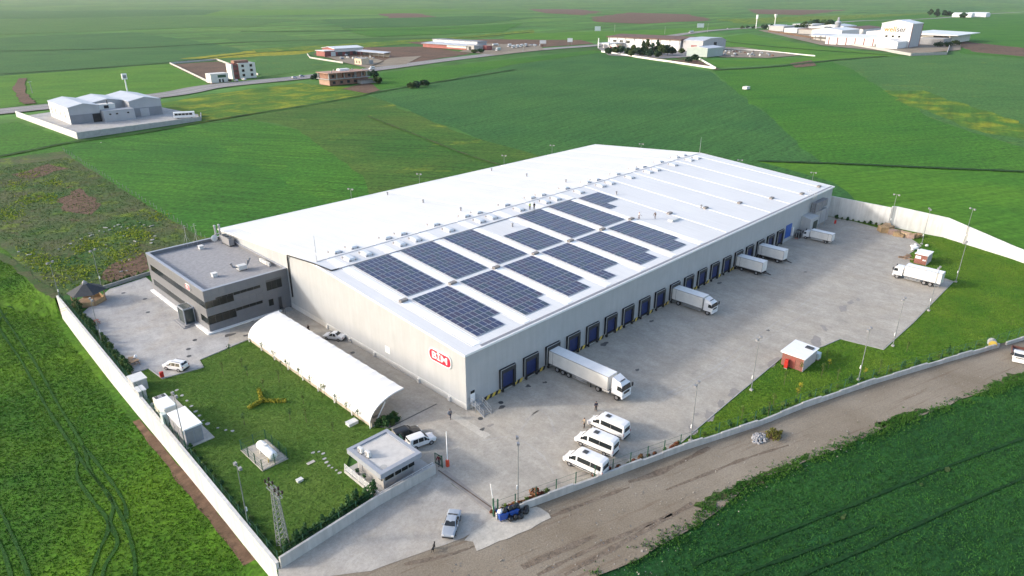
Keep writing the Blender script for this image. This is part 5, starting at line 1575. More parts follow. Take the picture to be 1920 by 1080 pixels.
r = thing('water_tank', 'pale translucent tank at the back of the first brick hut', 'tank', (55.6, -32.3, 0.19))
MB().box(-0.6, 0.6, -0.6, 0.6, 0.12, 1.3).build('bottle', M('pale_polyethylene', (0.6, 0.68, 0.68), 0.4, 0.06, 1), r, bevel=0.1)
MB().box(-0.62, 0.62, -0.62, 0.62, 0, 0.12).build('pallet', MAT['wood'], r)
h2 = thing('brick_hut', 'smaller red hut with notices near the cardboard bales', 'hut', (123.0, -30.7, 0.19))
MB().box(-2.1, 2.1, -1.35, 1.35, 0, 2.4).build('wall', MAT['brickred'], h2)
MB().box(-2.3, 2.3, -1.5, 1.5, 2.402, 2.55).build('roof', MAT['white'], h2)
MB().box(-2.14, -2.103, 0.0, 1.2, 1.3, 2.0).build('notice', MAT['white'], h2)
for y in (-0.6, -1.0):
    MB().box(-2.14, -2.103, y - 0.14, y + 0.14, 1.0, 1.35).build('notice', MAT['white'], h2)
MB().box(-2.15, 2.15, -1.4, -1.353, 0, 2.4).build('side_panel', M('grey_render', (0.36, 0.35, 0.34), 0.8, 0.1, 1), h2)
# lawn bits
for i, (c, w, d, h, lab) in enumerate((((-14.9, 9.6), 1.6, 1.1, 0.5, 'flat pale concrete box on the lawn by the canopy corner'), ((-27.3, 3.1), 0.8, 0.6, 0.35, 'small white junction box on the lawn near the pylon'), ((-24.2, 5.6), 1.1, 0.5, 0.06, 'pale flat slab lying in the lawn beyond the gas tank'))):
    r = thing('inspection_box' if i < 2 else 'slab', lab, 'box' if i < 2 else 'slab', (*c, 0.19))
    MB().box(-w / 2, w / 2, -d / 2, d / 2, 0, h * 0.8).build('body', MAT['pad'] if i == 2 else MAT['ac'], r)
    MB().box(-w / 2 - 0.03, w / 2 + 0.03, -d / 2 - 0.03, d / 2 + 0.03, h * 0.8 + 0.002, h).build('lid', MAT['pad'] if i == 2 else MAT['ac'], r)
for c in ((-21.9, 6.2), (-22.4, 5.0), (-22.6, 4.1), (-22.8, 3.2), (-22.7, 2.5), (-22.6, 1.6), (-22.6, 0.8), (-22.1, 7.0), (-22.8, 7.4)):
    w = random.uniform(0.22, 0.34)
    m = MB().prism([(c[0] + w * random.uniform(.8, 1.1) * math.cos(a), c[1] + 0.7 * w * random.uniform(.8, 1.1) * math.sin(a)) for a in [PI / 4 * q for q in range(8)]], 0.15, 0.23)
    tag(m.build('stepping_stone', MAT['concrete']), 'irregular stepping stone on the lawn path to the gatehouse', 'stepping stone', 'stepping stones on the lawn')
for c in ((-30.0, 38.6), (-30.0, 36.3), (-30.1, 34.1), (-30.2, 32.0), (-30.4, 30.0), (-30.4, 28.4), (-30.6, 26.6), (-30.5, 25.3), (-29.8, 23.1), (-29.2, 21.7), (-28.6, 20.7)):
    w = random.uniform(0.18, 0.4)
    m = MB().prism([(c[0] + w * random.uniform(.7, 1.2) * math.cos(a), c[1] + w * random.uniform(.7, 1.2) * math.sin(a)) for a in [PI / 3 * q for q in range(6)]], 0.15, 0.24)
    tag(m.build('stone', MAT['concrete']), 'rough edging stone in the curved row past the kiosk', 'stone', 'edging stones along the lawn curve')
# manholes
mh = MB().cyl((0, 0, 0), (0, 0, 0.02), 0.42, n=16).mesh('manhole_cover', [MAT['darkmetal']])
for c in ((-12.3, 56.3), (-9.1, 54.8), (-9.4, 52.6), (-23.9, 49.0), (-22.4, 74.1), (-22.6, 88.5), (-20.4, 81.7), (5.3, -2.3), (-0.1, -3.3), (-2.2, 29.0), (-22.9, 51.8), (-20.6, 54.6)):
    o = link('manhole_cover', mh)
    o.location = (*c, 0.206)
    tag(o, 'round dark manhole cover in the paving', 'manhole cover', 'manhole covers in the paving')


# ================================================================== VEHICLES
def paint(name, c, rough=0.3):
    if name in bpy.data.materials:
        return bpy.data.materials[name]
    return M(name, c, rough, 0.06, 0.7, 0.0, 0.0, 0.5, True, 0.3)
P_WHITE = paint('white_car_paint', (0.72, 0.72, 0.72))
P_BLACK = paint('black_car_paint', (0.012, 0.013, 0.014))
P_SILVER = paint('silver_blue_paint', (0.33, 0.37, 0.42))
P_DKTRIM = M('black_plastic_trim', (0.025, 0.025, 0.027), 0.7, 0.15, 2)
P_TYRE = M('tyre_rubber', (0.02, 0.02, 0.02), 0.85, 0.2, 3)
P_RIM = M('wheel_rim', (0.35, 0.35, 0.36), 0.4, 0.1, 3, 0.6)
P_LAMP = M('lamp_lens', (0.7, 0.7, 0.68), 0.2, 0.03, 2)
P_TAIL = M('tail_lamp', (0.35, 0.015, 0.012), 0.3, 0.05, 2)
P_CHASSIS = M('truck_chassis', (0.045, 0.04, 0.038), 0.8, 0.25, 1.5)

_wheel_cache = {}
def wheel(parent, x, y, r, w):
    key = (round(r, 3), round(w, 3))
    if key not in _wheel_cache:
        ty = MB().cyl((0, -w / 2, 0), (0, w / 2, 0), r, n=16)
        ri = MB().cyl((0, -w / 2 - 0.012, 0), (0, w / 2 + 0.012, 0), r * 0.6, n=12)
        _wheel_cache[key] = (ty.mesh('tyre', [P_TYRE]), ri.mesh('rim', [P_RIM]))
    o = link('tyre', _wheel_cache[key][0], parent)
    o.location = (x, y, r)
    link('rim', _wheel_cache[key][1], o)
    return o

class Body:
    def __init__(s, st):
        s.st = st
    def at(s, x):
        st = s.st
        for a, b in zip(st[:-1], st[1:]):
            if a[0] <= x <= b[0]:
                t = (x - a[0]) / (b[0] - a[0])
                return [p + (q - p) * t for p, q in zip(a, b)]
        return list(st[0] if x < st[0][0] else st[-1])
    def mesh(s):
        m = MB()
        v = []
        for x, zb, zm, zt, wb, wm, wt in s.st:
            v += [(x, -wb, zb), (x, -wm, (zb + zm) / 2), (x, -wm, zm), (x, -wt, zt), (x, 0, zt + 0.03), (x, wt, zt), (x, wm, zm), (x, wm, (zb + zm) / 2), (x, wb, zb)]
        k = 9
        n = len(s.st)
        f = [tuple(range(k)), tuple(reversed(range((n - 1) * k, n * k)))]
        for i in range(n - 1):
            for j in range(k):
                f.append((i * k + (j + 1) % k, i * k + j, (i + 1) * k + j, (i + 1) * k + (j + 1) % k))
        m.add(v, f)
        return m
    def side(s, x0, x1, u0, u1, sgn, slant0=0.0, slant1=0.0, t0=0.08, t1=0.88):
        """window on the side: x0..x1 at the belt, u0..u1 at the roof line"""
        m = MB()
        def P(x, t):
            q = s.at(x)
            y = q[5] + (q[6] - q[5]) * t
            z = q[2] + (q[3] - q[2]) * t
            return (x, sgn * (y + 0.015), z)
        a = [P(x0, t0), P(x1, t0), P(u1, t1), P(u0, t1)]
        if sgn < 0:
            m.add(a, [(0, 1, 2, 3)])
        else:
            m.add(a, [(3, 2, 1, 0)])
        return m
    def across(s, xa, xb, ka=0.9, kb=0.9, ta=0.06, lift=0.018, za=None):
        """glass across the car between station xa (low) and xb (roof)"""
        A, Bq = s.at(xa), s.at(xb)
        m = MB()
        wa, wb_ = A[6] * ka, Bq[6] * kb
        m.add([(xa, -wa, A[3] + lift + ta), (xa, wa, A[3] + lift + ta), (xb, wb_, Bq[3] + lift), (xb, -wb_, Bq[3] + lift)], [(0, 1, 2, 3) if xb < xa else (3, 2, 1, 0)])
        return m

def finish(root, bd, pm_, L, wx, r, tw, half, name='body'):
    b = bd.mesh().build(name, pm_, root, smooth=False, bevel=0.05)
    for x in wx:
        for s in (-1, 1):
            wheel(root, x, s * (half - tw / 2 + 0.02), r, tw)
    return b

def sedan(label, pm_, loc, rzz, L=4.5, W=1.75, H=1.43, boxy=False, hatch=False, z=0.2, group=None):
    r = thing('car', label, 'car', (*loc, z), rzz, group)
    h = L / 2
    hw = W / 2
    zb = 0.28
    belt = 0.9
    hood = 0.86
    if hatch:
        xr0, xr1 = -h + 0.25, -h + 0.75
    else:
        xr0, xr1 = -h + 1.0, -h + 1.65
    st = [(-h, zb + .15, 0.75, 0.8, hw * .8, hw * .86, hw * .75), (-h + 0.12, zb, belt - .02, (0.97 if not hatch else 1.0), hw * .9, hw * .95, hw * .82),
          (xr0, zb, belt, 1.0 if not hatch else 1.05, hw * .93, hw, hw * .8), (xr1, zb, belt, H, hw * .95, hw, hw * .68), (0.1, zb, belt, H, hw * .95, hw, hw * .7), (0.35, zb, belt, H - .04, hw * .95, hw, hw * .7),
          (1.05, zb, belt - .01, hood + .1, hw * .95, hw, hw * .82), (h - 0.5, zb, hood - .08, hood, hw * .93, hw * .97, hw * .8), (h - 0.1, zb, 0.68, 0.74, hw * .88, hw * .9, hw * .72), (h, zb + .1, 0.55, 0.6, hw * .78, hw * .82, hw * .65)]
    bd = Body(st)
    b = finish(r, bd, pm_, L, (-L * 0.29, L * 0.3), 0.31, 0.2, hw)
    bd.across(1.0, 0.4, .98, .96).build('windscreen', MAT['carglass'], r)
    bd.across(xr0 + 0.06, xr1 - 0.06, .95, .95).build('rear_window', MAT['carglass'], r)
    for s in (-1, 1):
        bd.side(xr0 + .35, -0.12, xr1 + .02, -0.12, s).build('side_window', MAT['carglass'], r)
        bd.side(-0.04, 0.85, -0.04, 0.28, s).build('side_window', MAT['carglass'], r)
        MB().box(h - 0.12, h + 0.01, s * hw * .72 - .16, s * hw * .72 + .16, 0.55, 0.7).build('headlight', P_LAMP, r)
        MB().box(-h - 0.01, -h + 0.1, s * hw * .7 - .14, s * hw * .7 + .14, 0.68, 0.84).build('tail_light', P_TAIL, r)
        MB().box(0.62, 0.8, s * (hw + 0.09) - .08, s * (hw + 0.09) + .08, belt + .02, belt + .14).build('mirror', pm_, r)
    MB().box(h - .16, h + .05, -hw * .8, hw * .8, 0.26, 0.46).build('front_bumper', P_DKTRIM, r, bevel=0.03)
    MB().box(-h - .05, -h + .16, -hw * .8, hw * .8, 0.26, 0.46).build('rear_bumper', P_DKTRIM, r, bevel=0.03)
    return r

def suv(label, pm_, loc, rzz, L=4.4, W=1.82, H=1.68, z=0.2, van=False):
    r = thing('car', label, 'car', (*loc, z), rzz)
    h, hw = L / 2, W / 2
    zb, belt = 0.35, 1.02
    wt = 0.74 if not van else 0.86
    st = [(-h, zb + .1, 0.9, 0.98, hw * .85, hw * .9, hw * .8), (-h + 0.08, zb, belt, 1.15, hw * .92, hw * .96, hw * .8), (-h + (0.45 if not van else 0.2), zb, belt, H - .03, hw * .95, hw, hw * wt), (-0.4, zb, belt, H, hw * .95, hw, hw * wt), (0.35, zb, belt, H - .03, hw * .95, hw, hw * wt),
          (1.05, zb, belt, 1.12, hw * .95, hw, hw * .84), (h - 0.35, zb, 0.95, 1.03, hw * .94, hw * .97, hw * .8), (h - 0.05, zb, 0.75, 0.86, hw * .9, hw * .92, hw * .74), (h, zb + .1, 0.6, 0.65, hw * .82, hw * .84, hw * .65)]
    bd = Body(st)
    finish(r, bd, pm_, L, (-L * 0.29, L * 0.3), 0.35, 0.23, hw)
    bd.across(1.0, 0.42, .98, .96).build('windscreen', MAT['carglass'], r)
    bd.across(-h + 0.12, -h + (0.4 if not van else 0.19), .9, .9).build('rear_window', MAT['carglass'], r)
    xs = [(-h + .55, -0.75), (-0.67, 0.12), (0.2, 0.88)]
    for s in (-1, 1):
        for i, (a, b) in enumerate(xs):
            bd.side(a, b, a + (.12 if i == 0 else 0), b if i < 2 else 0.36, s).build('side_window', MAT['carglass'], r)
        MB().box(h - 0.1, h + 0.012, s * hw * .72 - .16, s * hw * .72 + .16, 0.72, 0.88).build('headlight', P_LAMP, r)
        MB().box(-h - 0.012, -h + 0.06, s * hw * .78 - .08, s * hw * .78 + .08, 0.8, 1.1).build('tail_light', P_TAIL, r)
        MB().box(0.72, 0.9, s * (hw + 0.1) - .09, s * (hw + 0.1) + .09, belt + .05, belt + .22).build('mirror', P_DKTRIM, r)
        if not van:
            MB().bar((-h + .6, s * hw * .62, H + .07), (0.2, s * hw * .62, H + .07), 0.05).build('roof_rail', P_DKTRIM, r)
    MB().box(h - .16, h + .06, -hw * .85, hw * .85, 0.3, 0.58).build('front_bumper', P_DKTRIM, r, bevel=0.03)
    MB().box(-h - .06, -h + .16, -hw * .85, hw * .85, 0.3, 0.6).build('rear_bumper', P_DKTRIM, r, bevel=0.03)
    return r

def minibus(label, loc, rzz, group=None, split=False):
    L, W, H = 6.4, 2.06, 2.62
    r = thing('minibus', label, 'minibus', (*loc, 0.2), rzz, group)
    h, hw = L / 2, W / 2
    zb, belt = 0.38, 1.35
    st = [(-h, zb, belt, 2.2, hw * .93, hw * .97, hw * .8), (-h + .12, zb, belt, H - .08, hw * .96, hw, hw * .82), (-h + .6, zb, belt, H, hw * .96, hw, hw * .84), (0.6, zb, belt, H, hw * .96, hw, hw * .84), (1.15, zb, belt, H - .06, hw * .96, hw, hw * .84), (1.6, zb, belt, H - .45, hw * .96, hw, hw * .82),
          (2.15, zb, belt - .05, 1.55, hw * .95, hw * .99, hw * .85), (2.75, zb, 1.0, 1.2, hw * .93, hw * .96, hw * .8), (h - .05, zb, 0.8, 0.9, hw * .88, hw * .9, hw * .72), (h, zb + .1, 0.65, 0.7, hw * .8, hw * .82, hw * .65)]
    bd = Body(st)
    finish(r, bd, P_WHITE, L, (-1.85, 2.0), 0.36, 0.24, hw)
    bd.across(2.1, 1.3, .98, .95).build('windscreen', MAT['carglass'], r)
    m = MB()
    m.box(-h - 0.02, -h + .0, -hw * .68, hw * .68, 1.42, 2.1)
    m.build('rear_window', MAT['carglass'], r)
    for s in (-1, 1):
        for a, b in (((-2.95, -1.35), (-1.3, 0.75)) if split else ((-2.95, -1.0), (-0.97, 0.75))):
            bd.side(a, b, a, b, s, t0=0.06, t1=0.62).build('side_window', MAT['carglass'], r)
        bd.side(1.0, 1.98, 1.0, 1.55, s, t0=0.02, t1=0.62).build('cab_window', MAT['carglass'], r)
        MB().box(-2.9, 2.7, s * hw * 1.0 - .012 if s > 0 else s * hw * 1.0 - .012, s * hw * 1.0 + .012, 0.5, 0.66).build('side_moulding', P_DKTRIM, r)
        MB().box(h - .3, h - .02, s * hw * .74 - .14, s * hw * .74 + .14, 0.86, 1.02).build('headlight', P_LAMP, r)
        MB().box(-h - .02, -h + .05, s * hw * .9 - .07, s * hw * .9 + .07, 0.9, 1.35).build('tail_light', P_TAIL, r)
        MB().box(1.75, 1.95, s * (hw + .16) - .1, s * (hw + .16) + .1, 1.4, 1.75).build('mirror', P_DKTRIM, r)
    MB().box(-0.3, 0.4, -0.36, 0.36, H + .04, H + .1).build('roof_hatch', MAT['darkmetal'], r)
    MB().box(-h - .05, -h + .05, -hw * .85, hw * .85, 0.34, 0.6).build('rear_bumper', P_DKTRIM, r, bevel=0.03)
    MB().box(h - .2, h + .05, -hw * .82, hw * .82, 0.32, 0.6).build('front_bumper', P_DKTRIM, r, bevel=0.04)
    MB().box(-h - .03, -h - .021, -0.26, 0.26, 0.72, 0.84).build('number_plate', MAT['white'], r)
    return r

def cab(r, x0, L, W, z0, z1, roofh, deflector=True, sleeper=True):
    """truck cab: front at x0 + L"""
    hw = W / 2
    bd = MB()
    xf = x0 + L
    zm = z0 + (z1 - z0) * 0.48
    prof = [(x0, z0), (xf - .1, z0), (xf, z0 + .25), (xf, zm), (xf - .22, z1 - .12), (xf - .4, z1), (x0, z1)]
    n = len(prof)
    v = []
    for s in (-1, 1):
        for x, z in prof:
            k = 1.0 if z < zm + .05 else 0.95
            v.append((x, s * hw * k, z))
    f = [tuple(range(n)), tuple(reversed(range(n, 2 * n)))] + [((i + 1) % n, i, n + i, n + (i + 1) % n) for i in range(n)]
    bd.add(v, f)
    c = bd.build('cab', P_WHITE, r, bevel=0.06)
    m = MB()
    m.add([(xf + .012, -hw * .92, zm + .08), (xf + .012, hw * .92, zm + .08), (xf - .2, hw * .88, z1 - .14), (xf - .2, -hw * .88, z1 - .14)], [(0, 1, 2, 3)])
    m.build('windscreen', MAT['carglass'], c)
    for s in (-1, 1):
        m = MB()
        a = [(x0 + L * .52, s * (hw + .012), zm + .02), (xf - .12, s * (hw + .012), zm + .0), (xf - .32, s * (hw * .95 + .012), z1 - .3), (x0 + L * .52, s * (hw * .95 + .014), z1 - .3)]
        m.add(a, [(0, 1, 2, 3) if s < 0 else (3, 2, 1, 0)])
        m.build('side_window', MAT['carglass'], c)
        MB().box(xf - .05, xf + .15, s * (hw + .2) - .12, s * (hw + .2) + .12, zm + .2, zm + .85).build('mirror', P_DKTRIM, c)
        MB().box(xf - .02, xf + .03, s * hw * .75 - .2, s * hw * .75 + .2, z0 + .1, z0 + .32).build('headlight', P_LAMP, c)
    MB().box(xf - .0, xf + .035, -hw * .6, hw * .6, z0 + .45, zm - .1).build('grille', P_DKTRIM, c)
    MB().box(xf - .25, xf + .06, -hw * .98, hw * .98, z0 - .35, z0 + .02).build('bumper', P_WHITE if not sleeper else P_WHITE, c, bevel=0.05)
    if deflector:
        d = MB()
        d.add([(x0, -hw * .9, z1), (xf - .45, -hw * .8, z1), (xf - .75, -hw * .72, z1 + .25), (x0, -hw * .85, z1 + roofh), (x0, hw * .9, z1), (xf - .45, hw * .8, z1), (xf - .75, hw * .72, z1 + .25), (x0, hw * .85, z1 + roofh)],
              [(0, 1, 2, 3), (7, 6, 5, 4), (1, 5, 6, 2), (2, 6, 7, 3), (3, 7, 4, 0), (0, 4, 5, 1)])
        d.build('roof_deflector', P_WHITE, c, bevel=0.04)
        MB().box(xf - .95, xf - .8, -hw * .5, hw * .5, z1 + .33, z1 + .42).build('sun_hatch', P_DKTRIM, c)
    return c

def cargo_box(r, x0, x1, W, z0, z1, name='cargo_box', seams=True):
    hw = W / 2
    b = MB().box(x0, x1, -hw, hw, z0, z1).build(name, MAT['offwhite'], r, bevel=0.02)
    MB().box(x0 + .01, x1 - .01, -hw + .03, hw - .03, z1 + .002, z1 + .02).build('roof_skin', MAT['white'], b)
    e = MB()
    for s in (-1, 1):
        e.box(x0 - .012, x1 + .012, s * hw - .03, s * hw + .03, z1 - .06, z1 + .03)
        e.box(x0 - .012, x1 + .012, s * hw - .03, s * hw + .03, z0 - .03, z0 + .1)
        for x in (x0, x1):
            e.box(x - .03, x + .03, s * hw - .034, s * hw + .034, z0, z1)
    e.build('edge_rail', MAT['grey'], b)
    if seams:
        q = MB()
        for s in (-1, 1):
            q.box(x0 + 0.95, x0 + 1.0, s * hw - .012, s * hw + .012, z0 + .1, z1 - .06)
        q.build('door_seam', MAT['darkmetal'], b)
    dd = MB()
    dd.box(x0 - .02, x0 - .001, -hw + .05, -0.01, z0 + .05, z1 - .08).box(x0 - .02, x0 - .001, 0.01, hw - .05, z0 + .05, z1 - .08)
    dd.build('rear_doors', MAT['offwhite'], b)
    return b

def semi(label, loc, rzz):
    """tractor with semi-trailer, local +x forward, origin at the trailer's rear"""
    t = thing('semi_trailer', label[0], 'trailer', (*loc, 0.2), rzz)
    cargo_box(t, 0, 12.9, 2.5, 1.05, 3.55)
    m = MB()
    m.box(0.3, 12.4, -0.5, -0.3, 0.75, 1.045).box(0.3, 12.4, 0.3, 0.5, 0.75, 1.045)
    for x in (2, 3.3, 4.6):
        m.box(x - .08, x + .08, -1.0, 1.0, 0.45, 0.6)
    m.build('chassis', P_CHASSIS, t)
    for x in (2.0, 3.3, 4.6):
        for s in (-1, 1):
            wheel(t, x, s * 1.05, 0.5, 0.34)
    for s in (-1, 1):
        g = MB()
        for z in (0.5, 0.8):
            g.box(5.4, 8.6, s * 1.2 - .03, s * 1.2 + .03, z, z + .12)
        g.build('side_guard', MAT['steel'], t)
        MB().bar((9.2, s * 0.9, 0), (9.2, s * .9, 1.0), 0.14).build('landing_leg', P_CHASSIS, t)
    MB().box(6.2, 7.6, -1.18, -.6, .45, .95).build('tool_box', MAT['grey'], t)
    k = thing('tractor_truck', label[1], 'truck', (*loc, 0.2), rzz)
    cab(k, 13.6, 2.2, 2.45, 0.95, 3.0, 0.75)
    m = MB()
    m.box(9.6, 15.5, -0.5, -0.28, 0.55, 0.74).box(9.6, 15.5, 0.28, 0.5, 0.55, 0.74).box(10.2, 11.6, -.6, .6, 0.742, 0.76)
    m.build('chassis', P_CHASSIS, k)
    for s in (-1, 1):
        wheel(k, 10.9, s * 0.98, 0.5, 0.5)
        wheel(k, 14.7, s * 1.06, 0.5, 0.32)
        MB().cyl((11.8, s * .95, .75), (13.2, s * .95, .75), .3, n=12).build('fuel_tank', MAT['steel'], k)
        MB().box(14.1, 15.3, s * 1.06 - .17, s * 1.06 + .17, 1.0, 1.08).build('mudguard', P_WHITE, k)

def rigid(label, loc, rzz, Lb, Lc=2.1, W=2.45, zt=3.5, floor=1.05, axles=(1.8,), front=None, small=False, defl=True):
    t = thing('box_truck', label, 'truck', (*loc, 0.2), rzz)
    cargo_box(t, 0, Lb, W, floor, zt)
    cz = 2.75 if not small else 2.2
    cab(t, Lb + .25, Lc, W * (0.97 if not small else 0.92), 0.85 if not small else .65, cz, zt - cz - .1, defl, False)
    m = MB()
    m.box(0.2, Lb + Lc * .8, -0.5, -0.3, floor - .33, floor - .005).box(0.2, Lb + Lc * .8, 0.3, 0.5, floor - .33, floor - .005)
    m.build('chassis', P_CHASSIS, t)
    rr = 0.5 if not small else 0.38
    for x in axles:
        for s in (-1, 1):
            wheel(t, x, s * (W / 2 - .25), rr, 0.42)
    for s in (-1, 1):
        wheel(t, Lb + .25 + Lc * .5, s * (W / 2 - .2), rr, 0.3)
        g = MB()
        for z in (0.45, 0.72):
            g.box(max(axles) + .8, Lb - .3, s * (W / 2 - .05) - .03, s * (W / 2 - .05) + .03, z, z + .11)
        g.box(0.1, min(axles) - .7, s * (W / 2 - .05) - .03, s * (W / 2 - .05) + .03, 0.55, .66)
        g.build('side_guard', MAT['steel'] if not small else MAT['offwhite'], t)
    return t

def box_trailer(label, loc, rzz, L=6.6):
    t = thing('box_trailer', label, 'trailer', (*loc, 0.2), rzz)
    cargo_box(t, 0, L, 2.45, 1.0, 3.35)
    m = MB()
    m.box(0.3, L + .4, -.5, -.3, .62, .995).box(.3, L + .4, .3, .5, .62, .995).bar((L + .3, -.4, .75), (L + 1.8, 0, .55), .12).bar((L + .3, .4, .75), (L + 1.8, 0, .55), .12)
    m.box(0.4, L - .3, -1.1, 1.1, .45, .6)
    m.build('chassis', P_CHASSIS, t)
    for x in (1.6, L - 1.3):
        for s in (-1, 1):
            wheel(t, x, s * 1.0, .45, .34)
    return t

D = -PI / 2
semi(('long off-white semi-trailer backed into the third dock from the near corner', 'white tractor unit in front of the long semi-trailer'), (20.1, -0.35), D)
rigid('white rigid box truck backed into a dock, cab facing the yard', (59.2, -0.3), D, 7.3, 2.0, 2.45, 3.5, 1.05, (1.7,))
box_trailer('white box trailer without a truck in the dock, nearer the rigid truck', (87.1, -0.3), D)
box_trailer('white box trailer without a truck, two docks before the blue roller door', (98.2, -0.3), D)
rigid('small white box truck by the blue roller door', (120.9, -9.6), PI / 2, 5.7, 1.6, 2.05, 2.75, 0.85, (1.4,), small=True, defl=False)
rigid('white three-axle box truck parked across the far verge by the small hut', (108.2, -38.6), PI / 2, 7.6, 2.0, 2.45, 3.5, 1.05, (1.9, 3.2), defl=False)
minibus('white minibus in the row of three, nearest the parked semi-trailer', (11.2, -19.3), R(95), 'white minibuses parked in a row')
minibus('white minibus between the other two in the row', (6.7, -20.6), R(98), 'white minibuses parked in a row')
minibus('white minibus in the row of three, nearest the road fence', (2.0, -22.4), R(97), 'white minibuses parked in a row', True)
suv('white estate car parked at the lawn edge of the office forecourt', P_WHITE, (-27.3, 45.9), R(118))
sedan('white saloon car parked against the gable wall', P_WHITE, (-1.5, 36.2), R(118), 4.3, 1.75, 1.45)
suv('black off-road car parked behind the gatehouse', P_BLACK, (-11.2, 0.9), R(-12), 4.5, 1.85, 1.72)
suv('white family van parked beside the black car', P_WHITE, (-10.7, -2.0), R(-12), 4.3, 1.75, 1.8, van=True)
sedan('silver-blue old saloon car leaving by the driveway', P_SILVER, (-18.5, -18.0), R(217), 4.4, 1.68, 1.38)
# small flatbed lorry on the dirt road
t = thing('flatbed_truck', 'white small flatbed lorry coming along the dirt road', 'truck', (80.6, -58.2, 0.16), R(193))
cab(t, 0.1, 1.5, 1.9, 0.6, 2.05, 0.3, False, False)
for a in ((-3.2, 0.0, -0.98, -0.9, 0.85, 1.35), (-3.2, 0.0, 0.9, 0.98, 0.85, 1.35), (-3.28, -3.2, -0.98, 0.98, 0.85, 1.35)):
    MB().box(*a).build('dropside', M('brown_dropside', (0.12, 0.05, 0.04), 0.7, 0.2, 1) if 'brown_dropside' not in bpy.data.materials else bpy.data.materials['brown_dropside'], t)
MB().box(-3.2, 0.0, -0.9, 0.9, 0.78, 0.86).build('load_bed', MAT['grey'], t)
MB().box(-3.0, 1.3, -.4, .4, 0.5, 0.775).build('chassis', P_CHASSIS, t)
for x in (-2.2, 0.85):
    for s in (-1, 1):
        wheel(t, x, s * .8, 0.33, 0.24)
# forklift beside the annexe
t = thing('forklift', 'dark forklift with raised forks near the blue roller door', 'forklift', (119.6, -0.95, 0.2), R(190))
MB().box(-0.9, 0.7, -0.55, 0.55, 0.3, 1.05).build('body', P_DKTRIM, t, bevel=0.06)
m = MB()
for x in (-0.6, 0.5):
    for s in (-.48, .48):
        m.bar((x, s, 1.05), (x * .8, s, 2.1), .07)
m.box(-.6, .5, -.52, .52, 2.1, 2.16)
m.build('overhead_guard', P_DKTRIM, t)
MB().bar((0.85, -.3, .1), (0.85, -.3, 2.2), .1).bar((.85, .3, .1), (.85, .3, 2.2), .1).build('mast', MAT['steel'], t)
for s in (-.25, .25):
    MB().box(.9, 2.0, s - .06, s + .06, .15, .2).build('fork', MAT['redpaint'], t)
for x in (-.5, .5):
    for s in (-1, 1):
        wheel(t, x, s * .5, .28, .2)

# ================================================================== YARD FURNITURE
def lamp_post(c, H, label, ang, double=True):
    r = thing('lamp_post', label, 'lamp post', (*c, 0.19), ang, 'floodlight poles round the yard')
    MB().cyl((0, 0, 0), (0, 0, H), 0.085, 0.045, 8).build('pole', MAT['pole'], r)
    MB().box(-0.25, 0.25, -0.25, 0.25, 0, 0.25).build('footing', MAT['concrete'], r)
    MB().box(0.06, 0.2, -0.1, 0.1, 2.2, 2.75).build('junction_box', MAT['white'], r)
    MB().bar((0, -0.75, H - .05), (0, 0.75, H - .05), 0.06).build('arm', MAT['pole'], r)
    for s in ((-0.65, 0.65) if double else (0.5,)):
        hd = MB()
        hd.hexa([(-.1, s - .2, H - .25), (.25, s - .2, H - .3), (.25, s + .2, H - .3), (-.1, s + .2, H - .25)], [(-.1, s - .2, H + .05), (.25, s - .2, H + .1), (.25, s + .2, H + .1), (-.1, s + .2, H + .05)])
        f = hd.build('floodlight', MAT['grey'], r)
    return r
LP = [((-9.6, -20.7), 'lamp post behind the road fence near the blue bins', 140), ((17.8, -29.4), 'lamp post at the tip of the verge grass', 100), ((37.2, -29.1), 'lamp post on the yard edge before the first brick hut', 90), ((53.2, -40.5), 'lamp post on the verge by the road wall, behind the first hut', 90),
      ((70.5, -40.5), 'lamp post at the inner corner of the paved bay', 90), ((92.5, -40.5), 'lamp post halfway along the outer paved bay', 90), ((114.1, -40.2), 'lamp post behind the three-axle box truck', 90), ((145.6, -34.3), 'lamp post where the far white wall bends', 150), ((146.6, -15.6), 'lamp post against the far white wall above the cardboard bales', 180), ((137.5, -26.5), 'lamp post beside the smaller red hut', 120),
      ((-36.0, 0.0), 'lamp post on the lawn beside the retaining wall near the pylon', 0), ((-35.2, 21.5), 'lamp post in front of the transformer kiosk', 0), ((-33.4, 66), 'lamp post at the hedge of the office forecourt', 0), ((-25.0, 95.3), 'lamp post behind the block wall by the gazebo', -60), ((-33.6, 93.4), 'lamp post at the corner beyond the gazebo', -60)]
for c, lab, a in LP:
    lamp_post(c, 9.7 if c[0] > -20 else 9.0, lab, R(a))
for i, (x, y) in enumerate(((38, 90), (62, 90.5), (98, 91), (146.5, 70), (147, 32), (146.5, 8), (122, 91))):
    lamp_post((x, y), 12.0, 'tall floodlight pole rising behind the warehouse roof', R(200))
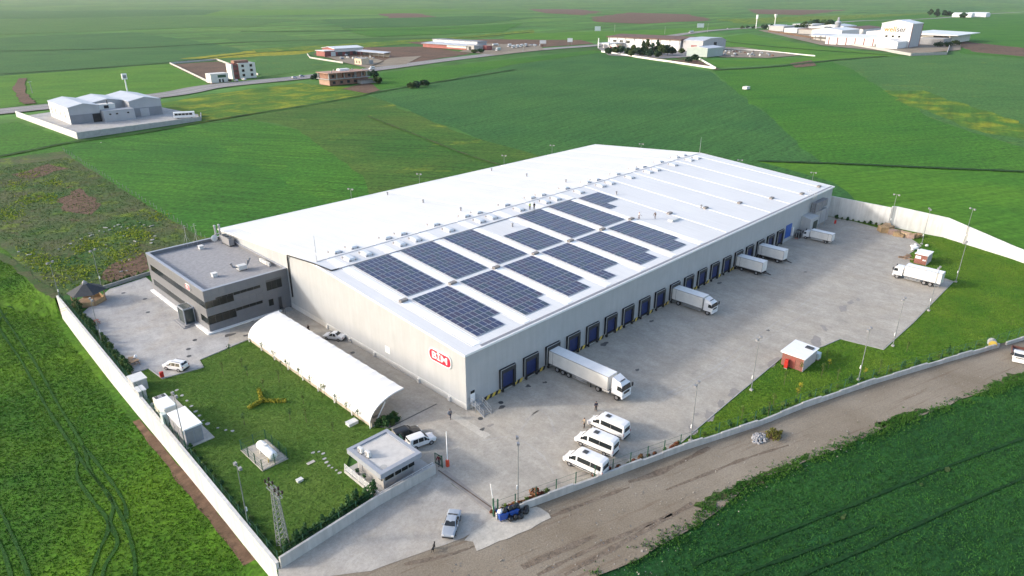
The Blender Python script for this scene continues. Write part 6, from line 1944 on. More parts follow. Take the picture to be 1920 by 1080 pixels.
# bins and refuse
for i, (x, y, lab) in enumerate(((-13.1, -21.45, 'blue wheeled bin beside the gate post, piled with sacks'), (-11.8, -21.95, 'blue wheeled bin piled with black sacks, away from the gate post'))):
    r = thing('waste_bin', lab, 'bin', (x, y, 0.206), R(-20))
    m = MB()
    m.hexa([(-.5, -.42, .15), (.5, -.42, .15), (.5, .42, .15), (-.5, .42, .15)], [(-.62, -.52, 1.15), (.62, -.52, 1.15), (.62, .52, 1.15), (-.62, .52, 1.15)])
    m.build('container', M('bin_blue', (0.015, 0.07, 0.32), 0.5, 0.12, 1) if i == 0 else bpy.data.materials['bin_blue'], r, bevel=0.04)
    MB().box(-.66, .66, -.56, -.5, 1.08, 1.2).box(-.66, .66, .5, .56, 1.08, 1.2).build('rim', bpy.data.materials['bin_blue'], r)
    for a in (-.4, .4):
        for b in (-.35, .35):
            MB().cyl((a - .04, b, .08), (a + .04, b, .08), .08, n=8).build('castor', P_TYRE, r)
def lump(c, rx, ry, rz_, seed, n=10, k=5):
    m = MB()
    m.dome(c, rx, ry, rz_, n, k, 0, True)
    m.v = [tuple(Vector(p) + (Vector(p) - Vector(c)) * 0.45 * mn.noise(Vector(p) * 2.3 + Vector((seed, 0, 0)))) for p in m.v]
    return m
BAG = M('black_bag', (0.015, 0.016, 0.018), 0.35, 0.3, 3)
for i, (x, y, z, k) in enumerate(((-13.3, -21.3, 1.15, 1), (-12.9, -21.6, 1.2, 0), (-12.2, -21.8, 1.2, 0), (-11.6, -22.0, 1.2, 0), (-11.2, -22.1, 1.15, 0), (-12.6, -22.4, .22, 0), (-12.0, -22.6, .22, 0), (-11.4, -22.9, .22, 0), (-10.7, -22.4, .22, 0), (-10.1, -22.6, .22, 0), (-9.8, -22.4, .22, 0), (-10.4, -22.8, .22, 0))):
    o = lump((0, 0, .3), .42, .38, .34, i * 3.7).build('garbage_bag', MAT['white'] if k else BAG, smooth=True)
    o.location = (x, y, z - .02)
    tag(o, 'white sack on top of the blue bin' if k else ('black refuse sack piled on the blue bins' if z > 1 else 'black refuse sack on the concrete pad beside the blue bins'), 'bag', 'refuse sacks by the bins')
# yellow-faced drum at the end of the road wall
r = thing('cable_drum', 'concrete drum with yellow end lying in the gap of the road wall', 'drum', (83.4, -53.6, 0.16), R(200))
MB().cyl((-0.6, 0, .75), (0.6, 0, .75), .75, n=18).build('barrel', MAT['concrete'], r)
MB().cyl((0.602, 0, .75), (0.66, 0, .75), .68, n=18).build('end_face', MAT['yellow'], r)
# rubble and earth heaps on the road
STONE = M('rubble_stone', (0.30, 0.30, 0.31), 0.9, 0.4, 1.5)
sm = [lump((0, 0, 0), .3, .25, .2, s_, 6, 3).mesh('stone', [STONE]) for s_ in range(5)]
hp = thing('rubble_heap', 'heap of broken grey stone by the road wall', 'rubble', (25.4, -36.3, 0.16))
for i in range(90):
    a, d = random.uniform(0, 2 * PI), random.random() ** .6
    o = link('stone', sm[i % 5], hp)
    o.location = (1.5 * d * math.cos(a), 1.0 * d * math.sin(a), .05 + .55 * (1 - d) * random.random())
    o.rotation_euler = (random.random() * 6, random.random() * 6, random.random() * 6)
    q = random.uniform(.5, 1.1)
    o.scale = (q, q, q)
eh = thing('earth_heap', 'weedy brown earth heap beside the broken stone', 'earth heap', (27.6, -37.6, 0.16))
lump((0, 0, 0), 1.3, 1.0, .55, 4.4, 16, 6).build('earth', MAT['soil'], eh, smooth=True)
V, F = tufts(RNG.normal(size=(160, 2)) * np.array([.6, .45]), lambda x, y: np.full(len(x), .35), .3, .1, 3)
link('weeds', big_mesh('weeds', V, F, [leaf_mat('heap_weed', (0.08, 0.1, 0.02), (0.16, 0.15, 0.03))]), eh)
# scattered rubble on the waste plot
wx_ = M('pale_debris', (0.38, 0.37, 0.345), 0.85, 0.2, 1)
dm = [MB().hexa([(0, 0, 0), (1, .1, 0), (.9, .4, 0), (.1, .35, 0)], [(0.05, 0, .15), (.95, .1, .2), (.9, .35, .15), (.1, .3, .12)]).mesh('debris', [wx_])] + [lump((0, 0, 0), .4, .3, .15, s_, 6, 3).mesh('debris', [wx_]) for s_ in (3, 8)]
for i, c in enumerate(((-15.9, 137.3), (-15.1, 126.5), (-15.7, 123.6), (-15.5, 140.2), (-23.5, 132.7), (-21.4, 134.2), (-9.9, 141.9), (-8.1, 142.2), (-6.9, 143.0), (-9.8, 139.7), (-6.9, 140.2), (-6.0, 137.8), (-4.2, 138.1), (-1.8, 140.7), (-1.7, 137.7), (-1.3, 134.5), (-4.9, 122.2), (-6.0, 119.7), (-8.9, 124.5), (-17.2, 122.8), (-16.1, 110.6), (-14.7, 109.7), (-17.4, 102.7), (-18.6, 103.0), (-30.6, 132.0), (-32.5, 136.7), (-14.8, 138.1), (-11.8, 139.1), (-9.2, 131.1), (-12.6, 140.6), (-18.6, 136.2), (-24.7, 131.6), (-3.2, 125.0), (28.2, 279.9), (151.0, 451.0))):
    o = link('debris', dm[i % 3])
    o.location = (*c, .1)
    q = random.uniform(.6, 1.6) if i < 24 else random.uniform(.6, 1.2)
    o.scale = (q, q * random.uniform(.5, 1), 1.2)
    o.rotation_euler = (0, 0, random.random() * 6)
    tag(o, 'pale slab or lump of debris among weeds on the waste plot', 'debris', 'debris on the waste plot')
# cardboard bales at the far end
CARD = [M('cardboard_' + k, c, 0.85, 0.2, 1.5) for k, c in (('a', (0.36, 0.25, 0.13)), ('b', (0.28, 0.19, 0.10)), ('c', (0.42, 0.31, 0.19)), ('d', (0.30, 0.21, 0.17)))]
for i, (c, s_) in enumerate((((141.3, -15.6), 1.5), ((143.2, -16.3), 1.4), ((145.5, -15.1), 1.2), ((141.1, -18.1), 1.2), ((140.4, -19.4), 1.1), ((140.4, -20.7), .9), ((141.2, -21.4), 1.2), ((141.1, -22.7), 1.1), ((142.5, -23.5), .9), ((143.8, -24.1), .8), ((142.9, -19.3), .9))):
    r = thing('cardboard_bale', 'baled brown cardboard against the far white wall', 'bale', (c[0], c[1], 0.2), random.random() * 3, 'cardboard bales')
    b_ = MB()
    b_.box(-.9 * s_, .9 * s_, -.7 * s_, .7 * s_, 0, 1.0 * s_)
    b_.v = [tuple(Vector(p) + Vector((random.uniform(-.15, .15), random.uniform(-.15, .15), random.uniform(-.05, .12)))) for p in b_.v]
    b_.build('bale', CARD[i % 4], r)
    st_ = MB()
    for k in (-.5, 0, .5):
        st_.box(-.98 * s_, .98 * s_, k * s_ - .04, k * s_ + .04, .98 * s_, 1.08 * s_)
    st_.build('strap', CARD[(i + 1) % 4], r)
for i in range(12):
    c = (132.9, -26.6)
    o = lump((0, 0, .25), .5, .45, .35, i * 2.3).build('garbage_bag', MAT['white'] if i % 3 else MAT['ac'], smooth=True)
    o.location = (c[0] + random.uniform(-2.5, 4), c[1] + random.uniform(-2.0, 1.2), .2)
    tag(o, 'white wrapped bundle in the heap beside the smaller red hut', 'bundle', 'white bundles by the small hut')
for i in range(7):
    r = thing('pallet', 'wooden pallet lying between the small hut and the box truck', 'pallet', ((122.0, -27.3)[0] + random.uniform(-3, 4), (122.0, -27.3)[1] + random.uniform(-1.5, 1.5), .2), random.random() * 3, 'pallets by the small hut')
    for k in range(5):
        MB().box(-.6, .6, -.5 + .22 * k, -.5 + .22 * k + .14, .1, .13).build('plank', MAT['wood'], r)
    MB().box(-.6, -.5, -.5, .5, 0, .098).box(.5, .6, -.5, .5, 0, .098).build('bearer', MAT['wood'], r)
# hydrants by the far wall and on the forecourt
for c, lab in (((150.8, -2.0), 'red fire cabinet at the foot of the far white wall'), ((138.9, -3.4), 'red hose box at the far corner of the warehouse'), ((-30.2, 44.4), 'red bollard at the lawn edge by the white estate car')):
    r = thing('fire_cabinet', lab, 'cabinet', (*c, .2))
    MB().box(-.3, .3, -.2, .2, .2, 1.2).build('casing', MAT['redpaint'], r, bevel=.03)
    MB().box(-.25, .25, -.15, .15, 0, .2).build('foot', MAT['concrete'], r)
# solar installers' crate of panels on the roof
r = thing('crate', 'flat pale crate of fittings beside the workers on the roof', 'crate', (78.5, 13.2, on_roof(13.2, .24)))
MB().box(-1.6, 1.6, -.6, .6, 0, .3).build('body', MAT['offwhite'], r)
MB().box(-1.65, 1.65, -.65, .65, .302, .36).build('lid', MAT['ac'], r)

# ================================================================== PEOPLE AND DOG
def skin_mesh(name, verts, edges, radii, mat, parent=None, sub=1, root=0):
    me = bpy.data.meshes.new(name)
    me.from_pydata([tuple(p) for p in verts], edges, [])
    o = bpy.data.objects.new(name, me)
    COL.objects.link(o)
    sk = o.modifiers.new('skin', 'SKIN')
    sk.use_smooth_shade = True
    for i, q in enumerate(radii):
        me.skin_vertices[0].data[i].radius = (q, q) if not isinstance(q, tuple) else q
    me.skin_vertices[0].data[root].use_root = True
    if sub:
        o.modifiers.new('sub', 'SUBSURF').levels = sub
        o.modifiers['sub'].render_levels = sub
    dg = bpy.context.evaluated_depsgraph_get()
    m2 = bpy.data.meshes.new_from_object(o.evaluated_get(dg))
    bpy.data.objects.remove(o)
    m2.name = name
    m2.materials.clear()
    m2.materials.append(mat)
    n = link(name, m2, parent)
    return n

SKIN = M('skin', (0.42, 0.25, 0.17), 0.6, 0.06, 3)
HAIR = M('dark_hair', (0.02, 0.016, 0.013), 0.7, 0.2, 5)
SHOE = M('dark_shoes', (0.02, 0.02, 0.02), 0.6, 0.2, 5)
def person(loc, rzz, label, top, bottom, step=0.0, arms=(0.05, 0.05), hood=None, bend=0.0):
    r = thing('person', label, 'person', loc, rzz)
    V = lambda *a: Vector(a)
    hip = 0.92
    tl = bend
    pel, wst, chs, nck = V(0, 0, hip), V(.02 + .1 * tl, 0, 1.1), V(.02 + .35 * tl, 0, 1.38 - .05 * tl), V(.03 + .5 * tl, 0, 1.5 - .08 * tl)
    hd, crown = V(.06 + .6 * tl, 0, 1.62 - .1 * tl), V(.05 + .65 * tl, 0, 1.74 - .1 * tl)
    pts, ed, rad = [pel, wst, chs, nck, hd, crown], [(0, 1), (1, 2), (2, 3), (3, 4), (4, 5)], [.13, .12, .14, .06, .095, .07]
    limb = {}
    for s in (-1, 1):
        f = step * s
        hj, kn, an, to = V(0, .1 * s, hip - .04), V(.22 * f + .03, .11 * s, .5), V(.38 * f - (.1 * abs(f) if f < 0 else 0), .11 * s, .09), V(.38 * f + .17, .12 * s, .045)
        i = len(pts)
        pts += [hj, kn, an, to]
        ed += [(0, i), (i, i + 1), (i + 1, i + 2), (i + 2, i + 3)]
        rad += [.095, .065, .045, .04]
        aw = arms[0 if s < 0 else 1]
        sh = chs + V(0, .19 * s, .03)
        el = sh + V(-.22 * f * .7 + aw * .5, .06 * s, -.28)
        wr = el + V(.06 - .15 * f * .7 + aw, -.02 * s, -.22 + .25 * aw)
        fi = wr + V(.04, 0, -.09)
        j = len(pts)
        pts += [sh, el, wr, fi]
        ed += [(2, j), (j, j + 1), (j + 1, j + 2), (j + 2, j + 3)]
        rad += [.06, .045, .034, (.022, .04)]
        limb[s] = (hj, kn, an, to, sh, el, wr, fi)
    skin_mesh('body', pts, ed, rad, SKIN, r)
    # jacket
    p, e, q = [wst + V(0, 0, -.14), wst, chs, nck + V(0, 0, -.03)], [(0, 1), (1, 2), (2, 3)], [.165, .155, .175, .085]
    for s in (-1, 1):
        hj, kn, an, to, sh, el, wr, fi = limb[s]
        j = len(p)
        p += [sh, el, el.lerp(wr, .92)]
        e += [(2, j), (j, j + 1), (j + 1, j + 2)]
        q += [.085, .068, .055]
    skin_mesh('jacket', p, e, q, top, r)
    p, e, q = [wst + V(0, 0, -.06), pel], [(0, 1)], [.14, .15]
    for s in (-1, 1):
        hj, kn, an, to = limb[s][:4]
        j = len(p)
        p += [hj, kn, an + V(0, 0, .02)]
        e += [(1, j), (j, j + 1), (j + 1, j + 2)]
        q += [.115, .085, .07]
    skin_mesh('trousers', p, e, q, bottom, r)
    for s in (-1, 1):
        an, to = limb[s][2], limb[s][3]
        skin_mesh('shoe', [an + V(-.05, 0, -.03), to + V(.03, 0, .005)], [(0, 1)], [.055, .05], SHOE, r)
    MB().dome((hd.x - .02, 0, hd.z + .03), .105, .1, .13, 10, 4).build('hair', hood or HAIR, r, smooth=True)
    # hands: palm with fingers
    for s in (-1, 1):
        wr, fi = limb[s][6], limb[s][7]
        m = MB()
        d = (fi - wr).normalized()
        for k, ln in enumerate((.07, .085, .08, .065)):
            b0 = fi + V(-.03 + .02 * k, 0, .01)
            m.cyl(b0, b0 + d * ln * .6, .011, .01, 5)
            m.cyl(b0 + d * ln * .6, b0 + d * ln + V(.012, -.01 * s, 0), .01, .008, 5)
        b0 = wr.lerp(fi, .4) + V(.03, 0, 0)
        m.cyl(b0, b0 + d * .05 + V(.03, 0, 0), .012, .01, 5)
        m.build('fingers', SKIN, r)
    # face: nose, eyes
    fm = MB()
    fm.add([(hd.x + .085, -.014, hd.z - .01), (hd.x + .085, .014, hd.z - .01), (hd.x + .115, 0, hd.z - .015), (hd.x + .088, 0, hd.z + .035)], [(0, 1, 2), (1, 3, 2), (3, 0, 2)])
    fm.build('nose', SKIN, r)
    em = MB()
    for s in (-1, 1):
        em.dome((hd.x + .083, .032 * s, hd.z + .03), .012, .012, .01, 6, 3, 0, True)
    em.build('eyes', HAIR, r)
    return r
C_ = lambda n, c: M(n, c, .8, .12, 4)
NAVY, DENIM, BEIGE, MAROON, BLK, HIVIS, GREY_ = C_('navy_cloth', (.02, .025, .05)), C_('denim', (.05, .07, .13)), C_('beige_cloth', (.3, .24, .17)), C_('maroon_cloth', (.14, .02, .03)), C_('black_cloth', (.015, .015, .017)), C_('hi_vis_yellow', (.45, .6, .12)), C_('grey_cloth', (.16, .17, .19))
person((-3.3, 0.1, .2), R(215), 'person in dark clothes striding across the paving with a bundle', GREY_, NAVY, 0.8, (.3, .1))
person((14.2, -14.6, .2), R(230), 'person in dark jacket standing near the tractor unit', NAVY, BLK, 0.1, (.05, .15))
person((9.4, -16.2, .2), R(160), 'person in beige top standing by the minibuses', BEIGE, BLK, 0.15, (.2, .2))
person((-11.9, -7.6, .2), R(200), 'person in maroon top walking past the green gate leaf', MAROON, NAVY, 0.6, (.1, .1))
person((-3.7, 41.9, .2), R(100), 'person in black behind the canopy by the gable', BLK, BLK, 0.3, (.1, .1))
person((55.8, 39.3, on_roof(39.3)), R(250), 'person in bright vest standing on the roof near the ridge', HIVIS, NAVY, 0.1)
person((56.7, 38.7, on_roof(38.7)), R(240), 'person in dark clothes beside the one in the vest on the roof', BLK, BLK, 0.1)
person((72.0, 18.8, on_roof(18.8)), R(330), 'person in pale top walking across the roof past the panels', C_('pale_cloth', (.55, .5, .47)), C_('brown_cloth', (.14, .08, .06)), 0.6, (.2, .1), REDH := M('red_cap', (.4, .05, .04), .7, .1, 3))
person((75.6, 16.6, on_roof(16.6)), R(200), 'person stooping on the roof beside the flat crate', C_('brown_jacket', (.12, .09, .08)), GREY_, 0.3, (.5, .5), None, .6)
# the bundle carried by the striding person
o = lump((0, 0, .2), .28, .2, .2, 9).build('bundle', GREY_, smooth=True)
o.location = (-3.75, 0.0, 1.15)
tag(o, 'grey bundle held by the striding person', 'bundle')
dg_ = thing('dog', 'black and tan dog trotting on the dirt road', 'dog', (-22.5, -19.4, .17), R(35))
FUR = M('dark_fur', (.03, .025, .022), .9, .3, 6)
TAN = M('tan_fur', (.35, .25, .15), .9, .2, 6)
V_ = lambda *a: Vector(a)
pts = [V_(-.35, 0, .5), V_(0, 0, .48), V_(.3, 0, .52), V_(.45, 0, .66), V_(.56, 0, .74), V_(.72, 0, .7), V_(-.5, 0, .58), V_(-.68, 0, .7)]
ed = [(0, 1), (1, 2), (2, 3), (3, 4), (4, 5), (0, 6), (6, 7)]
rad = [.13, .12, .15, .085, .085, .045, .035, .025]
for s in (-1, 1):
    i = len(pts)
    pts += [V_(.3, .1 * s, .42), V_(.3 + .05 * s, .1 * s, .2), V_(.3 + .1 * s, .1 * s, .03)]
    ed += [(2, i), (i, i + 1), (i + 1, i + 2)]
    rad += [.07, .04, .032]
    i = len(pts)
    pts += [V_(-.3, .1 * s, .42), V_(-.24 - .05 * s, .1 * s, .3), V_(-.42 - .05 * s, .1 * s, .18), V_(-.38 - .08 * s, .1 * s, .03)]
    ed += [(0, i), (i, i + 1), (i + 1, i + 2), (i + 2, i + 3)]
    rad += [.085, .05, .035, .032]
skin_mesh('body', pts, ed, rad, FUR, dg_, 1, 1)
m = MB()
for s in (-1, 1):
    m.cyl((.52, .05 * s, .8), (.5, .08 * s, .93), .035, .01, 5)
m.build('ears', FUR, dg_)
skin_mesh('muzzle_patch', [V_(.62, 0, .71), V_(.74, 0, .695)], [(0, 1)], [.055, .05], TAN, dg_)
skin_mesh('chest_patch', [V_(.36, 0, .5), V_(.4, 0, .58)], [(0, 1)], [.13, .1], TAN, dg_)

# ================================================================== PLANTING
LEAF_D = leaf_mat('shrub_leaf_dark', (0.02, 0.06, 0.018), (0.045, 0.11, 0.03), 1.2)
LEAF_O = leaf_mat('shrub_leaf_olive', (0.05, 0.09, 0.02), (0.10, 0.15, 0.03), 1.2)
LEAF_R = leaf_mat('shrub_leaf_red', (0.18, 0.03, 0.02), (0.16, 0.10, 0.04), 1.2)
LEAF_Y = leaf_mat('topiary_yellow', (0.22, 0.22, 0.02), (0.34, 0.30, 0.03), 1.2)
BARK = M('bark', (0.12, 0.085, 0.06), .9, .2, 3)
def shrub_proto(k, mat, tall=1.0, wide=.6):
    V, F = leaf_cloud([(0, 0, tall * .55), (wide * .3, .1, tall * .35), (-wide * .3, -.1, tall * .45), (0, .15, tall * .8)], [(wide * .6, wide * .6, tall * .4)] * 3 + [(wide * .35, wide * .35, tall * .3)], 55, .11)
    return big_mesh('foliage', V, F, [mat]), MB().cyl((0, 0, 0), (0, 0, tall * .6), .035, .02, 5).mesh('stem', [BARK])
SHR = [shrub_proto(k, m_, t_, w_) for k, (m_, t_, w_) in enumerate(((LEAF_D, 1.3, .8), (LEAF_D, 1.0, .7), (LEAF_O, 1.1, .8), (LEAF_R, .9, .7), (LEAF_D, 1.9, .7), (LEAF_R, .7, .6)))]
def shrub(c, k, label, group=None, s=1.0, z=.19):
    r = thing('shrub', label, 'shrub', (c[0], c[1], z), random.random() * 6, group)
    r.scale = (s, s, s * random.uniform(.85, 1.15))
    link('foliage', SHR[k][0], r)
    link('stem', SHR[k][1], r)
for i in range(38):
    y = 50.5 + 39 * i / 37 + random.uniform(-.3, .3)
    shrub((xl(y) + 1.45 + random.uniform(-.3, .5) + max(0, (y - 76) * .04), y), (0, 1, 4, 2)[i % 4], 'dark shrub in the hedge between the retaining wall and the office forecourt', 'forecourt hedge shrubs', random.uniform(.8, 1.3))
for i in range(22):
    x = -35.2 + 13 * i / 21
    shrub((x + random.uniform(-.2, .2), -7.4 + .05 * (x + 35) + random.uniform(-.25, .25)), (0, 4, 1, 4)[i % 4], 'dark evergreen shrub on the lawn along the driveway wall', 'shrubs along the driveway wall', random.uniform(.8, 1.4))
for i in range(30):
    y = -5 + 54 * i / 29
    shrub((xl(y) + 1.2 + random.uniform(-.1, .25), y), (1, 2)[i % 2], 'low shrub on the lawn side of the retaining wall fence', 'shrubs along the retaining wall', random.uniform(.4, .8))
fl = [Vector(p) for p in FW]
for i in range(26):
    f = i / 25
    p = fl[0].lerp(fl[1], f) if f < .55 else fl[1].lerp(fl[2], (f - .55) / .45)
    shrub((p.x + .35 + random.uniform(-.2, .2), p.y + 1.0 + random.uniform(-.2, .2)), (3, 5, 5, 2, 3)[i % 5], 'reddish leaved shrub in the strip behind the road fence', 'red shrubs behind the road fence', random.uniform(.5, .9), .2)
for i in range(28):
    f = i / 27 * 5
    k = int(min(4, f))
    p = fl[2 + k].lerp(fl[3 + k], f - k) if 3 + k < len(fl) else fl[-1]
    shrub((p.x + .5 + random.uniform(-.3, .3), p.y + 1.4 + random.uniform(-.3, .6)), (0, 1, 2, 4)[i % 4], 'green shrub in the verge behind the road wall', 'shrubs behind the road wall', random.uniform(.4, .85))
for i in range(12):
    shrub((-12.4 + random.uniform(0, 3.2), 5.3 + random.uniform(-.2, 1.3)), (0, 2, 1)[i % 3], 'shrub in the bed at the open end of the canopy', 'shrubs at the canopy end', random.uniform(.8, 1.3))
for i in range(9):
    shrub((144.8 + .25 * i, -1.5 - 1.5 * i), (1, 2)[i % 2], 'low shrub at the foot of the far white wall', 'shrubs under the far wall', random.uniform(.5, 1.1))
for i in range(14):
    shrub((-24 + 9 * i / 13 + random.uniform(-.3, .3), 95.2 + .12 * i + random.uniform(-.2, .4)), (0, 2)[i % 2], 'weedy shrub against the low block wall of the forecourt', 'shrubs on the block wall', random.uniform(.5, 1.0))
# red flowering bush behind the fence
shrub((-7.2, -21.5), 3, 'bright red flowering bush behind the road fence near the bins', None, 1.3)
def sapling(c, h, label, group, mat, n=3):
    r = thing('sapling', label, 'sapling', (c[0], c[1], .19), random.random() * 6, group)
    m = MB().cyl((0, 0, 0), (.05, 0, h), .035, .012, 5)
    for k in range(4):
        z = h * (.45 + .13 * k)
        a = k * 2.1
        m.bar((0, 0, z), (.28 * math.cos(a), .28 * math.sin(a), z + .25), .015)
    m.build('trunk', BARK, r)
    V, F = leaf_cloud([(.1, 0, h * .7), (-.08, .1, h * .85), (0, -.1, h * .97)], [(.28, .28, .3)] * 3, 26, .07)
    link('crown', big_mesh('crown', V, F, [mat]), r)
for i, c in enumerate(((-18.4, 44.3), (-18.8, 38.5), (-16.8, 28.8), (-19.6, 34.7), (-17.3, 19.9), (-19.6, 14.9), (-26.6, 21.0), (-18.0, 9.9), (-22.3, 38.2), (-14.7, 31.8), (-19.5, 29.1), (-13.6, 19.6), (-21.1, 17.1))):
    sapling(c, (2.0, 1.6, 2.4)[i % 3], 'thin young sapling planted in the canopy lawn', 'lawn saplings', (LEAF_D, LEAF_O, LEAF_O)[i % 3])
for i, t_ in enumerate((.06, .14, .22, .33, .42, .52, .63, .75, .86)):
    y = 7 + 39 * t_
    sapling((-13.9, y), 2.2, 'slim conifer sapling along the low wall of the canopy', 'canopy wall saplings', LEAF_D)
for i, c in enumerate(((42.7, -32.2), (48.4, -32.5), (53.8, -35.2), (50.0, -35.5), (35.5, -33.7), (40.5, -35.4), (31.8, -34.6), (50.8, -37.9), (55.1, -40.8), (58.0, -42.2), (69.8, -43.1), (42.5, -35.0), (27.8, -32.2), (57.0, -33.6))):
    sapling(c, (2.6, 2.0, 1.6)[i % 3], 'thin sapling on the rough verge by the road wall', 'verge saplings', (LEAF_O, LEAF_O, LEAF_Y)[i % 3])
# three-armed yellow topiary on the lawn
tp = thing('topiary', 'yellow-green clipped shrub with three arms lying on the lawn', 'topiary', (-21.5, 25.3, .19))
for a, b in (((-21.7, 25.1), (-24.0, 24.6)), ((-21.7, 25.1), (-20.6, 28.4)), ((-21.7, 25.1), (-19.2, 22.4))):
    a, b = Vector(a) - Vector((-21.5, 25.3)), Vector(b) - Vector((-21.5, 25.3))
    cs = [tuple(a.lerp(b, k / 7)) + (.35,) for k in range(8)]
    V, F = leaf_cloud(cs, [(.38, .38, .4)] * 8, 55, .1)
    link('hedge_arm', big_mesh('hedge_arm', V, F, [LEAF_Y]), tp)


# ================================================================== BUILDINGS ALONG THE HIGHWAY
W_GREY = M('grey_sheet_wall', (0.36, 0.365, 0.38), .6, .08, .2)
W_DGREY = M('dark_sheet_wall', (0.2, 0.21, 0.23), .6, .1, .2)
W_LIGHT = M('light_render', (0.62, 0.61, 0.58), .8, .08, .2)
W_RED = M('red_sheet_wall', (0.24, 0.06, 0.055), .6, .15, .3)
W_BLOCK = M('raw_block_wall', (0.34, 0.33, 0.32), .9, .12, .4)
R_GREY = M('zinc_roof', (0.46, 0.48, 0.52), .45, .1, .15, .2)
R_WHITE = M('white_sheet_roof', (0.64, 0.65, 0.66), .45, .05, .2)
R_RUST = M('rusty_brown_roof', (0.12, 0.07, 0.055), .8, .25, .15)
R_BLUE = M('blue_sheet_roof', (0.07, 0.14, 0.26), .5, .15, .2)
BRK = M('hollow_brick', (0.25, 0.135, 0.095), .9, .25, .5)
def gable(name, label, cat, x0, x1, y0, y1, he, hr, axis, wm, rm, z=.3, group=None, root=None, trim=None):
    """a shed; axis 'x' or 'y' is the ridge direction"""
    r = root or thing(name, label, cat, ((x0 + x1) / 2, (y0 + y1) / 2, z), 0, group)
    a, b = (x1 - x0) / 2, (y1 - y0) / 2
    m = MB()
    if axis == 'y':
        poly = [(-a, 0), (a, 0), (a, he), (0, hr), (-a, he)]
        m.extr_y(poly, -b, b)
        q = [(-a - .3, he - .05), (0, hr + .02), (a + .3, he - .05), (a + .3, he + .25), (0, hr + .35), (-a - .3, he + .25)]
        w = m.build('wall', wm, r)
        MB().extr_y(q, -b - .3, b + .3).build('roof', rm, r)
    else:
        poly = [(-b, 0), (b, 0), (b, he), (0, hr), (-b, he)]
        m.extr_x(poly, -a, a)
        q = [(-b - .3, he - .05), (0, hr + .02), (b + .3, he - .05), (b + .3, he + .25), (0, hr + .35), (-b - .3, he + .25)]
        w = m.build('wall', wm, r)
        MB().extr_x(q, -a - .3, a + .3).build('roof', rm, r)
    return r
def flatb(root, x0, x1, y0, y1, z0, z1, mat, name='block', par=None):
    return MB().box(x0, x1, y0, y1, z0, z1).build(name, mat, root)
def wins(root, face, fix, us, z0, z1, w, mat=None, name='window', proud=.06, frame=None):
    for u in us:
        if face == 'y':
            o = MB().box(u, u + w, fix - proud, fix - .004, z0, z1).build(name, mat or MAT['glass'], root)
        else:
            o = MB().box(fix - proud, fix - .004, u, u + w, z0, z1).build(name, mat or MAT['glass'], root)
        if frame:
            if face == 'y': MB().box(u - .15, u + w + .15, fix - proud - .05, fix - .002, z0 - .15, z0 - .02).build('sill', frame, o)
            else: MB().box(fix - proud - .05, fix - .002, u - .15, u + w + .15, z0 - .15, z0 - .02).build('sill', frame, o)

# grey twin-hall works with its yard wall
fz = .34
sheet('yard', [(19, 392), (24, 298), (84, 309), (92, 330), (84, 408), (50, 404)], fz, MAT['pave_w'])
fx = thing('factory', 'grey sheet-clad works of three gabled halls inside a walled yard', 'factory', (55, 342, fz))
def hall(x0, x1, y0, y1, he, hr):
    c = MB().extr_y([(x0, 0), (x1, 0), (x1, he), ((x0 + x1) / 2, hr), (x0, he)], y0, y1).build('hall_wall', W_GREY, fx)
    MB().extr_y([(x0 - .3, he), ((x0 + x1) / 2, hr + .05), (x1 + .3, he), (x1 + .3, he + .3), ((x0 + x1) / 2, hr + .35), (x0 - .3, he + .3)], y0 - .3, y1 + .3).build('hall_roof', R_GREY, fx)
    return c
hA = hall(-23, -8.5, 0, 38, 8.2, 9.7)
hB = hall(-8.3, 6.8, 12, 40, 8.2, 9.6)
hC = hall(7, 23.5, 3, 41, 8.2, 9.9)
MB().box(-23.06, -23.004, 0, 38, 0, 8.4).build('white_side', M('white_side_cladding', (0.72, 0.72, 0.7), .6, .06, .2), fx)
MB().box(-22.9, -8.6, -.08, -.004, 0, 4.6).build('lower_cladding', W_DGREY, fx)
MB().box(7.1, 23.4, 2.92, 2.996, 0, 4.6).build('lower_cladding', W_DGREY, fx)
MB().box(-12.5, -8.7, -.16, -.084, 0, 4.3).build('open_bay', MAT['black'], fx)
MB().box(12, 16.5, 2.84, 2.916, 0, 4.2).build('roller_door', W_GREY, fx)
MB().box(-8.2, 6.9, -4, 2.9, 0, 5.6).build('front_block', W_GREY, fx)
MB().box(-8.2, 0, 2.92, 8, 0, 8.2).build('stair_block', W_LIGHT, fx)
MB().box(-5.5, -3.2, 2.84, 2.916, 6.0, 7.6).build('opening', MAT['black'], fx)
MB().cyl((-3, 5, 8.2), (-3, 5, 10), .3, n=8).build('chimney', MAT['darkmetal'], fx)
for x in (-5.6, -2.3, 3.2):
    MB().box(x, x + 1.0, -4.06, -4.004, 3.4, 4.1).build('window', MAT['glass'], fx)
for y in (7, 16, 25, 33):
    MB().box(-23.12, -23.064, y, y + 1.2, 2.2, 5.6).build('window', MAT['glass'], fx)
low_wall('cream wall on the open side of the grey works yard', [(18.5, 394), (23.2, 297)], 3.2, 3.2, .4, 8, 'boundary_wall', 'wallw')
low_wall('grey block wall at the foot of the grey works yard', [(23.6, 296.8), (85, 309), (92, 326)], 3.2, 1.8, .4, 6, 'boundary_wall', 'concrete')
r = thing('advertising_tower', 'white pole sign tower standing by the highway behind the grey works', 'sign tower', (95, 455, .3))
MB().cyl((0, 0, 0), (0, 0, 9.5), .5, .4, 10).build('column', MAT['white'], r)
MB().box(-1.6, 1.6, -.7, .7, 9.5, 13.2).build('sign_box', MAT['white'], r, bevel=.1)
MB().box(-1.0, 1.0, -.78, -.704, 10.3, 12.3).build('sign_face', MAT['grey'], r)
